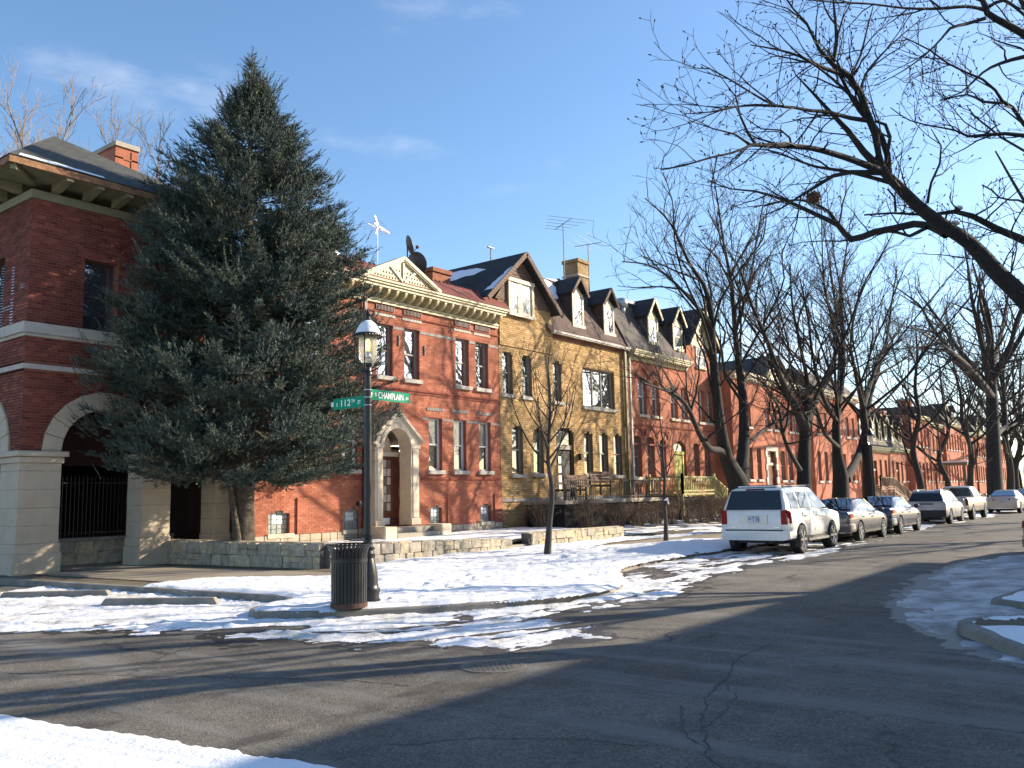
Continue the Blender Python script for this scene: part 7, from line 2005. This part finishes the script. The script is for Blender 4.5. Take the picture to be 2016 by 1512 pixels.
# street signs
def text_mesh(txt, h, sx, m, name='lettering'):
    cu_ = bpy.data.curves.new('lettering', 'FONT'); cu_.body = txt; cu_.size = h / .69; cu_.extrude = .0012; cu_.align_x = 'LEFT'; cu_.offset = .0016
    ob = bpy.data.objects.new('lettering_source', cu_); COL.objects.link(ob)
    dg = bpy.context.evaluated_depsgraph_get(); me = bpy.data.meshes.new_from_object(ob.evaluated_get(dg)); bpy.data.objects.remove(ob); bpy.data.curves.remove(cu_)
    me.materials.clear(); me.materials.append(MATS[m]); me.name = 'lettering'
    for v in me.vertices: v.co.x *= sx
    xs_ = [v.co.x for v in me.vertices]
    return me, min(xs_), max(xs_)
def sign(name, label, loc, rotz, W, H, pieces):
    """blade in its own x-z plane, face looking along its -y"""
    t = thing(name, label, 'street sign', loc, rotz, 'street name signs on the lamp post')
    ORG[t] = Vector((0, 0, 0))
    o = MB(); o.cbox(0, W, -.006, .006, 0, H, .002); link_mesh(o.mesh('blade', 'sign_green'), 'blade', t)
    o = MB(); o.box(-.05, .012, -.012, .012, H * .3, H * .7); link_mesh(o.mesh('bracket', 'galvanised'), 'bracket', t)
    for txt, x0, x1, zb, h in pieces:
        me, a, c = text_mesh(txt, h, 1.0, 'sign_white'); s = (x1 - x0) / (c - a)
        for v in me.vertices: v.co.x = (v.co.x - a) * s
        for yy, fl in ((-.0085, False), (.0085, True)):
            ob = link_mesh(me, 'lettering', t); ob.rotation_euler = (R(90), 0, R(180) if fl else 0); ob.location = (x0 if not fl else x1, yy, zb)
    return t
sign('street_sign', 'green street sign reading S CHAMPLAIN AV on the lamp post', (LPX + .075, LPY, 3.45), 0, .92, .175,
     [('S', .075, .115, .065, .055), ('CHAMPLAIN', .155, .745, .035, .105), ('AV', .80, .875, .045, .06)])
sign('street_sign', 'green street sign reading E 112TH ST on the lamp post', (LPX, LPY + .86, 3.335), R(-90), .78, .185,
     [('E', .085, .115, .05, .06), ('112', .205, .44, .04, .11), ('TH', .46, .545, .09, .055), ('ST', .62, .695, .055, .06)])
# litter bin of vertical steel slats
BX, BY, BZ = 9.22, 10.42, .135
lb = thing('litter_bin', 'black slatted steel litter bin with rusty foot beside the lamp post', 'litter bin', (BX, BY, BZ))
pr = [(.272, .07), (.275, .5), (.275, .78), (.282, .85), (.305, .92), (.345, .965), (.36, .972)]
sl = MB(); w = .022
for (r0, z0), (r1, z1) in zip(pr[:-1], pr[1:]):
    sl.add([(r0, -w, z0), (r0, w, z0), (r1, w, z1), (r1, -w, z1), (r0 - .007, -w, z0), (r0 - .007, w, z0), (r1 - .007, w, z1 - .006), (r1 - .007, -w, z1 - .006)], [(0, 1, 2, 3), (7, 6, 5, 4), (0, 3, 7, 4), (1, 5, 6, 2)])
SLM = sl.mesh('slat', 'black_iron')
for k in range(30):
    ob = link_mesh(SLM, 'slat', lb); ob.rotation_euler = (0, 0, 2 * math.pi * k / 30)
for z0, z1, m_, nm in ((.70, .765, 'black_iron', 'hoop'), (.02, .09, 'rust', 'foot_ring')):
    o = MB(); o.lathe((BX, BY, BZ), [(.278, z0), (.284, z0 + .004), (.284, z1 - .004), (.278, z1), (.268, z1), (.268, z0), (.278, z0)], 40); o.build(nm, m_, lb, smooth=True, sharp=40)
o = MB(); o.lathe((BX, BY, BZ), [(.352, .962), (.368, .966), (.368, .98), (.352, .984), (.345, .972)], 40); o.build('rim', 'black_iron', lb, smooth=True, sharp=40)
o = MB(); o.lathe((BX, BY, BZ), [(0, .04), (.25, .05), (.255, .9), (.235, .9), (.23, .12), (0, .1)], 32); o.build('liner', 'black_trim', lb, smooth=True, sharp=40)
o = MB()
for k in range(3):
    a = 2 * math.pi * k / 3 + .4; o.box(BX + .2 * math.cos(a) - .03, BX + .2 * math.cos(a) + .03, BY + .2 * math.sin(a) - .03, BY + .2 * math.sin(a) + .03, BZ - .01, BZ + .05)
o.build('foot', 'rust', lb)
# far lamp post
l2 = thing('street_lamp', 'far black lamp post half hidden by tree limbs near the grey sedan', 'street lamp', (47.5, 13.0, .13), 0)
o = MB(); o.lathe((47.5, 13.0, .13), [(.2, 0), (.18, .3), (.09, .9), (.06, 1.1), (.055, 3.9)], 12); o.build('post', 'black_iron', l2)
o = MB(); o.lathe((47.5, 13.0, 4.05), [(.1, 0), (.15, .1), (.15, .45)], 12); o.build('lantern_glass', 'lantern_glass', l2)
o = MB(); o.lathe((47.5, 13.0, 4.5), [(.15, 0), (.26, 0), (.18, .08), (.06, .3), (0, .42)], 12); o.build('lantern_cap', 'black_iron', l2)

# ================================================================ CARS
WH = {}
def wheel(parent, x, y, r, w, right, spokes=5, rim='chrome'):
    key = (r, w, spokes, rim)
    if key not in WH:
        o = MB(); rr_ = r * .70
        o.lathe((0, 0, 0), [(rr_, -.02), (rr_, -w * .5 + .01), (rr_ * .96, -w * .5 - .004), (rr_ * .90, -w * .5 + .015), (rr_ * .86, -w * .25)], 28, 'y')
        o.lathe((0, 0, 0), [(.0, -w * .5 + .0), (.055, -w * .5 + .0), (.065, -w * .5 + .02), (.07, -w * .22)], 14, 'y')
        for k in range(spokes):
            for dd in (-.13, .13):
                a = 2 * math.pi * k / spokes + dd
                a2 = 2 * math.pi * k / spokes + dd * .55
                p, q = (math.cos(a) * .05, -w * .5 + .012, math.sin(a) * .05), (math.cos(a2) * rr_ * .93, -w * .5 + .012, math.sin(a2) * rr_ * .93)
                o.beam(p, q, .035 if spokes > 4 else .06, .035, (0, 1, 0))
        o.cur = 1; o.lathe((0, 0, 0), [(0, -w * .18), (rr_ * .9, -w * .18)], 20, 'y')
        WH[key] = o.mesh('wheel', [rim, 'black_trim'])
        o = MB(); o.lathe((0, 0, 0), [(rr_ * .985, -w * .46), (rr_ * 1.05, -w * .5), (r * .9, -w * .5), (r * .97, -w * .44), (r, -w * .32), (r, w * .32), (r * .97, w * .44), (r * .9, w * .5), (rr_, w * .5)], 32, 'y')
        WH[key + ('t',)] = o.mesh('tyre', 'tyre_rubber', True, sharp=40)
    wo = at_world(WH[key], 'wheel', parent, (x, y, r - .005))
    if not right: wo.rotation_euler = (0, 0, math.pi)
    link_mesh(WH[key + ('t',)], 'tyre', wo)
def sect(w, zb, zt, crown=.02):
    h = zt - zb
    return [(0, zb), (.78 * w, zb), (.93 * w, zb + .035), (.985 * w, zb + .16 * h), (w, zb + .42 * h), (w * .998, zb + .68 * h), (.978 * w, zt - .075), (.945 * w, zt - .022), (.88 * w, zt), (.5 * w, zt + crown * .7), (0, zt + crown)]
def loft(o, secs, cap0=True, cap1=True):
    """secs: (x, half section); mirrored and skinned"""
    rings = []
    for x, hs in secs:
        ring = [(x, y, z) for y, z in hs] + [(x, -y, z) for y, z in reversed(hs) if abs(y) > 1e-6]
        rings.append(ring)
    k = len(rings[0]); vs = [p for r_ in rings for p in r_]; fs = []
    for i in range(len(rings) - 1):
        for j in range(k): fs.append((i * k + j, i * k + (j + 1) % k, (i + 1) * k + (j + 1) % k, (i + 1) * k + j))
    if cap0: fs.append(tuple(range(k - 1, -1, -1)))
    if cap1: fs.append(tuple(range((len(rings) - 1) * k, len(rings) * k)))
    o.add(vs, fs)
def cut_wheels(ob, X, Y, wheels, r, W):
    for i, wx in enumerate(wheels):
        for s in (-1, 1):
            c_ = MB(); c_.lathe((wx + X, Y + s * (W - .30), r), [(0, 0), (r + .06, 0), (r + .06, s * .6), (0, s * .6)], 32, 'y')
            co = c_.build('cutter', 'black_trim')
            md = ob.modifiers.new('arch', 'BOOLEAN'); md.operation = 'DIFFERENCE'; md.object = co; md.solver = 'EXACT'
    bpy.context.view_layer.update()
    dg = bpy.context.evaluated_depsgraph_get()
    me = bpy.data.meshes.new_from_object(ob.evaluated_get(dg))
    cs = [md.object for md in ob.modifiers]; ob.modifiers.clear(); ob.data = me
    for c_ in cs: bpy.data.objects.remove(c_)
    me.polygons.foreach_set('use_smooth', [True] * len(me.polygons)); me.set_sharp_from_angle(angle=R(34)); me.update()
def car(label, X, Y, p, paint_, group=None, cat='car', name='parked_car', rotz=0):
    t = thing(name, label, cat, (X, Y, 0), 0, group)
    mp = lambda x, y, z: (x + X, y + Y, z)
    W, zb = p['w'], p['zb']
    o = MB(mp); loft(o, [(x, sect(W * f, b_, zt)) for x, f, b_, zt in p['lower']]); body = o.build('body', paint_, t)
    cut_wheels(body, X, Y, p['wheels'], p['r'], W)
    # cabin: (x, half width at belt, half width at roof, belt z, roof z)
    o = MB(mp)
    secs = []
    for x, wb, wr, z0, z1 in p['cabin']:
        h = z1 - z0
        secs.append((x, [(0, z0 - .03), (wb, z0 - .03), (wb, z0), (wb + (wr - wb) * .55, z0 + h * .55), (wr, z1 - min(.10, h * .3)), (wr - .05, z1 - min(.035, h * .1)), (wr - .15, z1), (wr * .5, z1 + .012 * min(1, h * 4)), (0, z1 + .018 * min(1, h * 4))]))
    loft(o, secs); cb_ = o.build('cabin', paint_, t, smooth=True, sharp=30)
    def panel(nm, m_, P, n_off, parent=t, th=.012):
        """glass or trim slab through corner points"""
        v = [Vector(mp(*q)) for q in P]; nn = (v[1] - v[0]).cross(v[2] - v[0]).normalized()
        if nn.dot(Vector(n_off)) < 0: nn = -nn
        k = len(v); b2 = MB(); vs = [tuple(q + nn * (th * .9)) for q in v] + [tuple(q - nn * .02) for q in v]
        b2.add(vs, [tuple(range(k)), tuple(range(2 * k - 1, k - 1, -1))] + [(i, (i + 1) % k, (i + 1) % k + k, i + k) for i in range(k)])
        return b2.build(nm, m_, parent)
    def side_pt(x, tt, s):
        cs_ = p['cabin']; xs_ = [c[0] for c in cs_]
        g_ = [float(np.interp(x, xs_, [c[i] for c in cs_])) for i in range(1, 5)]
        return (x, s * (g_[0] + (g_[1] - g_[0]) * tt), g_[2] + (g_[3] - .1 - g_[2]) * tt)
    for s in (-1, 1):
        for q in p['side_glass']: panel('window', 'car_side_glass', [side_pt(x, tt, s) for x, tt in q], (0, s, .2), th=.022)
        for i, wx in enumerate(p['wheels']): wheel(t, X + wx, Y + s * (W - .115), p['r'], p['tw'], s < 0, p.get('spokes', 5))
        mx, mz = p['mirror']; o = MB(mp); o.ball((mx, s * (W + .13), mz), .12, 10, 7, (.6, .9, .75)); o.beam((mx, s * (W - .08), mz - .04), (mx, s * (W + .1), mz - .02), .05, .04); o.build('mirror', p.get('mirror_mat', paint_), t, smooth=True)
        for hx, hz in p['handles']: o = MB(mp); o.cbox(hx, hx + .2, s * W - .02, s * W + .022, hz - .016, hz + .016, .006); o.build('door_handle', paint_, t)
        o = MB(mp)
        for a in p['seams']:
            o.beam((a, s * (W + .0005), zb + .18), (a, s * (W * .985 + .001), p['belt'] - .05), .010, .006)
        o.build('door_seam', 'black_trim', t)
        o = MB(mp); o.box(p['wheels'][0] + p['r'] + .08, p['wheels'][1] - p['r'] - .08, s * W - .04 * (s > 0) - .0 * (s < 0), s * W + .04 * (s < 0), zb + .005, zb + .075); o.build('sill_trim', p.get('sill_mat', 'black_trim'), t)
    for nm, m_, P, nn in p['panels'](W): panel(nm, m_, P, nn)
    o = MB(mp); o.box(.35, p['L'] - .4, -(W - .36), W - .36, zb - .10, zb + .45); o.build('underbody', 'black_trim', t)
    if 'extra' in p: p['extra'](t, mp, W, paint_)
    return t
def suv_panels(W):
    return [('rear_window', 'car_glass', [(.016, -.83, 1.245), (.016, .83, 1.245), (.222, .72, 1.78), (.222, -.72, 1.78)], (-1, 0, .3)),
            ('windscreen', 'car_glass', [(3.62, -.74, 1.31), (3.62, .74, 1.31), (2.94, .62, 1.79), (2.94, -.62, 1.79)], (1, 0, 1)),
            ('tailgate', 'white_car_paint', [(-.012, -.79, .70), (-.012, .79, .70), (.012, .80, 1.2), (.012, -.80, 1.2)], (-1, 0, 0)),
            ('plate_recess', 'silver_car_paint', [(-.028, -.40, .86), (-.028, .40, .86), (-.020, .42, 1.10), (-.020, -.42, 1.10)], (-1, 0, 0)),
            ('number_plate', 'plate', [(-.045, -.17, .90), (-.045, .17, .90), (-.04, .17, 1.07), (-.04, -.17, 1.07)], (-1, 0, 0)),
            ('brake_light', 'tail_dark_red', [(.22, -.28, 1.795), (.22, .28, 1.795), (.235, .27, 1.832), (.235, -.27, 1.832)], (-1, 0, .3)),
            ('tailgate_seam', 'black_trim', [(-.06, -.84, .665), (-.06, .84, .665), (-.05, .84, .69), (-.05, -.84, .69)], (-1, 0, 0)),
            ('tail_light', 'tail_red', [(-.03, -.80, .84), (-.022, -.955, .84), (.0, -.95, 1.25), (-.02, -.80, 1.22)], (-1, -.3, 0)),
            ('tail_light', 'tail_red', [(-.03, .80, .84), (-.022, .955, .84), (.0, .95, 1.25), (-.02, .80, 1.22)], (-1, .3, 0)),
            ('tail_light', 'tail_red', [(-.012, -.965, .85), (.16, -1.032, .87), (.14, -1.024, 1.18), (.0, -.962, 1.24)], (0, -1, 0)),
            ('tail_light', 'tail_red', [(-.012, .965, .85), (.16, 1.032, .87), (.14, 1.024, 1.18), (.0, .962, 1.24)], (0, 1, 0))]
def suv_extra(t, mp, W, paint_):
    o = MB(mp); hs = lambda f: [(0, .40), (W * f * .9, .40), (W * f, .45), (W * f, .60), (W * f * .985, .66), (0, .665)]
    loft(o, [(-.10, hs(.86)), (-.075, hs(.94)), (.02, hs(1.0)), (.5, hs(1.012))]); o.build('bumper', paint_, t, smooth=True, sharp=30)
    for s in (-1, 1):
        o = MB(mp); o.tube((.55, s * .66, 1.90), (2.9, s * .62, 1.91), .022, n=8); o.tube((.6, s * .66, 1.86), (.6, s * .66, 1.91), .02); o.tube((2.85, s * .62, 1.86), (2.85, s * .62, 1.91), .02); o.tube((1.7, s * .64, 1.87), (1.7, s * .64, 1.91), .02); o.build('roof_rail', 'black_trim', t)
        o = MB(mp); o.box(.54, .57, s * .98 - .14, s * .98 + .02, .2, .56); o.build('mud_flap', 'black_trim', t)
        o = MB(mp); o.box(1.42, 3.16, s * 1.0 - .06, s * 1.0 + .06, .33, .40); o.build('running_board', 'chrome', t)
    o = MB(mp)
    for x in (1.2, 2.6): o.box(x, x + .06, -.64, .64, 1.915, 1.94)
    o.build('roof_bar', 'black_trim', t)
    o = MB(mp); o.cbox(-.035, -.02, .52, .70, .755, .78, .004); o.build('badge', 'chrome', t)
    o = MB(mp); o.cbox(-.04, -.02, -.78, -.60, .755, .775, .004); o.build('badge', 'chrome', t)
    o = MB(mp); o.ball((.9, 0, .42), .3, 10, 6, (1, 1, .45)); o.tube((-.02, -.45, .34), (.6, -.45, .36), .04); o.build('exhaust', 'black_trim', t)
    o = MB(mp); o.box(.9, 1.05, -.9, .9, .33, .45); o.build('axle', 'black_trim', t)
    o = MB(mp); o.cbox(.3, 1.2, -.6, .55, 1.885, 1.92, .02); o.build('roof_snow', 'snow', t)
SUV = dict(w=1.02, zb=.40, L=4.75, r=.40, tw=.285, belt=1.2, wheels=(.96, 3.62), spokes=6, mirror_mat='black_trim', sill_mat='black_trim',
    lower=[(-.01, .93, .66, 1.16), (.0, .97, .55, 1.19), (.12, 1.0, .44, 1.21), (.6, 1.0, .40, 1.215), (2.0, 1.0, .38, 1.21), (3.1, 1.0, .38, 1.20), (3.55, 1.0, .38, 1.19), (3.95, .99, .38, 1.16), (4.5, .95, .40, 1.10), (4.68, .86, .45, .98), (4.74, .76, .5, .85)],
    cabin=[(.03, .93, .90, 1.19, 1.25), (.10, .94, .87, 1.2, 1.45), (.26, .95, .78, 1.2, 1.84), (.42, .95, .76, 1.2, 1.87), (1.5, .955, .76, 1.2, 1.90), (2.55, .955, .75, 1.2, 1.885), (2.84, .95, .74, 1.2, 1.84), (3.3, .93, .80, 1.2, 1.53), (3.72, .88, .86, 1.19, 1.23)],
    side_glass=[[(.42, .12), (1.0, .10), (1.0, .86), (.52, .86)], [(1.16, .10), (2.0, .09), (2.0, .9), (1.22, .9)], [(2.12, .09), (3.3, .06), (2.94, .62), (2.68, .9), (2.12, .9)]],
    mirror=(3.14, 1.27), handles=[(1.30, 1.05), (2.22, 1.05)], seams=(1.12, 2.06, 3.16), panels=suv_panels, extra=suv_extra)
car('white sport utility wagon parked first at the snowy kerb', 23.72, 9.82, SUV, 'white_car_paint', group='cars parked along the left kerb')
def sedan_panels(W):
    return [('rear_window', 'car_glass', [(.70, -.68, 1.09), (.70, .68, 1.09), (1.40, .53, 1.402), (1.40, -.53, 1.402)], (-1, 0, 1)),
            ('windscreen', 'car_glass', [(3.5, -.66, 1.085), (3.5, .66, 1.085), (2.80, .54, 1.41), (2.80, -.54, 1.41)], (1, 0, 1)),
            ('tail_light', 'tail_red', [(.0, -.40, .80), (.045, -.82, .79), (.055, -.80, .95), (.0, -.40, .93)], (-1, -.1, 0)),
            ('tail_light', 'tail_red', [(.0, .40, .80), (.045, .82, .79), (.055, .80, .95), (.0, .40, .93)], (-1, .1, 0)),
            ('tail_light', 'tail_red', [(.06, -.872, .80), (.30, -.905, .84), (.26, -.885, .95), (.08, -.845, .95)], (0, -1, 0)),
            ('tail_light', 'tail_red', [(.06, .872, .80), (.30, .905, .84), (.26, .885, .95), (.08, .845, .95)], (0, 1, 0)),
            ('number_plate', 'plate', [(-.035, -.16, .68), (-.035, .16, .68), (-.03, .16, .80), (-.03, -.16, .80)], (-1, 0, 0))]
def sedan_extra(t, mp, W, paint_):
    o = MB(mp); hs = lambda f: [(0, .30), (W * f * .9, .30), (W * f, .36), (W * f, .56), (W * f * .98, .62), (0, .63)]
    loft(o, [(-.06, hs(.80)), (-.03, hs(.92)), (.08, hs(.985)), (.4, hs(1.004))]); o.build('bumper', paint_, t, smooth=True, sharp=30)
    o = MB(mp); o.box(-.065, -.02, -.7, .7, .30, .345); o.build('bumper_strip', 'chrome', t)
    o = MB(mp); o.ball((1.45, 0, 1.44), .07, 8, 5, (1.4, .4, .6)); o.build('roof_fin', 'black_trim', t)
SEDAN = dict(w=.92, zb=.28, L=4.75, r=.335, tw=.225, belt=.96, wheels=(1.02, 3.80), spokes=5,
    lower=[(-.0, .86, .50, .96), (.03, .92, .42, 1.0), (.2, .965, .32, 1.02), (.7, .99, .28, 1.02), (1.2, 1.0, .26, .99), (2.4, 1.0, .25, .97), (3.4, 1.0, .25, .96), (3.8, .99, .26, .92), (4.4, .95, .28, .84), (4.66, .86, .33, .74), (4.74, .74, .4, .62)],
    cabin=[(.62, .80, .78, .99, 1.03), (.95, .82, .70, .99, 1.16), (1.45, .84, .60, .98, 1.40), (2.0, .85, .60, .97, 1.445), (2.6, .85, .60, .97, 1.43), (2.95, .845, .63, .96, 1.335), (3.4, .82, .72, .95, 1.10), (3.7, .80, .78, .94, .98)],
    side_glass=[[(1.08, .12), (2.1, .10), (2.1, .92), (1.52, .92)], [(2.18, .10), (3.28, .08), (3.0, .6), (2.66, .92), (2.18, .92)]],
    mirror=(3.0, 1.03), handles=[(1.3, .82), (2.35, .80)], seams=(1.15, 2.14, 3.12), panels=sedan_panels, extra=sedan_extra)
car('dark grey sedan parked behind the white wagon', 29.75, 9.85, SEDAN, 'grey_car_paint', group='cars parked along the left kerb')
car('navy blue sedan parked between grey sedan and silver wagon', 34.95, 9.85, SEDAN, 'navy_car_paint', group='cars parked along the left kerb')
def wag_panels(W):
    return [('rear_window', 'car_glass', [(-.002, -.74, 1.08), (-.002, .74, 1.08), (.275, .63, 1.46), (.275, -.63, 1.46)], (-1, 0, .4)),
            ('windscreen', 'car_glass', [(3.4, -.66, 1.12), (3.4, .66, 1.12), (2.7, .56, 1.53), (2.7, -.56, 1.53)], (1, 0, 1)),
            ('handle_bar', 'black_trim', [(-.03, -.33, .93), (-.03, .33, .93), (-.025, .33, .99), (-.025, -.33, .99)], (-1, 0, 0)),
            ('number_plate', 'plate', [(-.03, -.02, .74), (-.03, .30, .74), (-.028, .30, .86), (-.028, -.02, .86)], (-1, 0, 0)),
            ('tail_light', 'tail_dark_red', [(.0, -.72, .74), (.03, -.87, .74), (.06, -.86, 1.03), (.02, -.72, 1.03)], (-1, -.2, 0)),
            ('tail_light', 'tail_dark_red', [(.0, .72, .74), (.03, .87, .74), (.06, .86, 1.03), (.02, .72, 1.03)], (-1, .2, 0)),
            ('bumper', 'black_trim', [(-.03, -.86, .33), (-.03, .86, .33), (-.03, .88, .66), (-.03, -.88, .66)], (-1, 0, 0))]
def wag_extra(t, mp, W, paint_):
    for s in (-1, 1): o = MB(mp); o.tube((.5, s * .55, 1.615), (2.6, s * .55, 1.625), .022, n=6); o.build('roof_rail', 'black_trim', t)
    o = MB(mp); o.cbox(.35, .9, -.62, -.35, 1.56, 1.64, .03); o.cbox(.36, .8, .40, .62, 1.56, 1.63, .03); o.build('roof_snow', 'snow', t)
WAGON = dict(w=.90, zb=.30, L=4.45, r=.345, tw=.225, belt=1.02, wheels=(.92, 3.5), spokes=5,
    lower=[(-.005, .92, .42, 1.0), (.03, .96, .36, 1.03), (.2, .985, .32, 1.05), (.9, 1.0, .28, 1.04), (2.4, 1.0, .28, 1.02), (3.2, 1.0, .28, 1.01), (3.6, .99, .29, .96), (4.1, .95, .3, .88), (4.36, .86, .35, .76), (4.44, .74, .4, .64)],
    cabin=[(.02, .82, .80, 1.03, 1.07), (.2, .83, .72, 1.03, 1.32), (.36, .835, .66, 1.03, 1.54), (.6, .84, .65, 1.03, 1.58), (2.0, .845, .65, 1.02, 1.59), (2.6, .84, .65, 1.02, 1.56), (3.1, .82, .71, 1.01, 1.27), (3.5, .79, .77, .99, 1.03)],
    side_glass=[[(.42, .12), (1.05, .12), (1.05, .9), (.52, .9)], [(1.13, .12), (1.95, .1), (1.95, .92), (1.13, .92)], [(2.03, .1), (3.05, .08), (2.6, .92), (2.03, .92)]],
    mirror=(2.85, 1.08), handles=[(1.2, .86), (2.15, .84)], seams=(1.1, 2.0, 2.98), panels=wag_panels, extra=wag_extra)
car('silver station wagon with black rear bumper and snow on its roof', 44.7, 9.95, WAGON, 'silver_car_paint', group='cars parked along the left kerb')
# pickup truck
def pick_panels(W):
    return [('rear_window', 'car_glass', [(1.925, -.72, 1.22), (1.925, .72, 1.22), (1.965, .62, 1.66), (1.965, -.62, 1.66)], (-1, 0, .1)),
            ('windscreen', 'car_glass', [(4.25, -.7, 1.26), (4.25, .7, 1.26), (3.62, .6, 1.69), (3.62, -.6, 1.69)], (1, 0, 1)),
            ('tailgate', 'silver_car_paint', [(-.015, -.74, .70), (-.015, .74, .70), (-.01, .74, 1.13), (-.01, -.74, 1.13)], (-1, 0, 0)),
            ('tail_light', 'tail_dark_red', [(-.01, -.78, .76), (-.01, -.91, .76), (.0, -.91, 1.1), (.0, -.78, 1.1)], (-1, 0, 0)),
            ('tail_light', 'tail_dark_red', [(-.01, .78, .76), (-.01, .91, .76), (.0, .91, 1.1), (.0, .78, 1.1)], (-1, 0, 0)),
            ('number_plate', 'plate', [(-.15, -.15, .52), (-.15, .15, .52), (-.15, .15, .63), (-.15, -.15, .63)], (-1, 0, 0))]
def pick_extra(t, mp, W, paint_):
    o = MB(mp); o.cbox(-.14, .02, -.86, .86, .47, .62, .03); o.build('bumper', 'chrome', t)
    o = MB(mp); o.cbox(.06, 1.85, -.78, .78, 1.155, 1.175, .005); o.build('load_bed', 'black_trim', t)
PICK = dict(w=.95, zb=.45, L=5.5, r=.38, tw=.25, belt=1.15, wheels=(1.1, 4.45), spokes=5,
    lower=[(-.005, .97, .52, 1.14), (.05, .99, .48, 1.155), (.6, 1.0, .46, 1.155), (1.9, 1.0, .44, 1.155), (3.0, 1.0, .44, 1.15), (4.0, 1.0, .44, 1.14), (4.5, .99, .45, 1.11), (5.2, .96, .46, 1.04), (5.45, .88, .5, .92), (5.5, .8, .55, .8)],
    cabin=[(1.94, .88, .86, 1.14, 1.2), (1.99, .88, .72, 1.14, 1.68), (2.15, .88, .70, 1.14, 1.74), (3.0, .88, .70, 1.14, 1.755), (3.55, .88, .70, 1.14, 1.71), (4.0, .86, .78, 1.14, 1.40), (4.35, .84, .82, 1.13, 1.17)],
    side_glass=[[(2.12, .12), (2.75, .12), (2.75, .92), (2.15, .92)], [(2.85, .12), (3.95, .08), (3.5, .9), (2.85, .92)]],
    mirror=(3.8, 1.26), handles=[(2.2, 1.0), (2.95, 1.0)], seams=(1.93, 2.8, 3.9), panels=pick_panels, extra=pick_extra)
car('champagne pickup truck parked beyond the silver wagon', 50.0, 10.0, PICK, 'champagne_car_paint', cat='pickup truck', name='pickup_truck', group='cars parked along the left kerb')
BEIGE = dict(SEDAN); 
car('beige sedan standing beyond the pickup truck, near the right edge', 61.4, 9.3, BEIGE, 'beige_car_paint', group='cars parked along the left kerb')
car('far sedan half hidden behind the beige sedan', 68.6, 9.35, SEDAN, 'grey_car_paint', group='cars parked along the left kerb')
car('blue grey sedan cut off by the right picture edge', 23.55, 2.32, SEDAN, 'grey_car_paint')
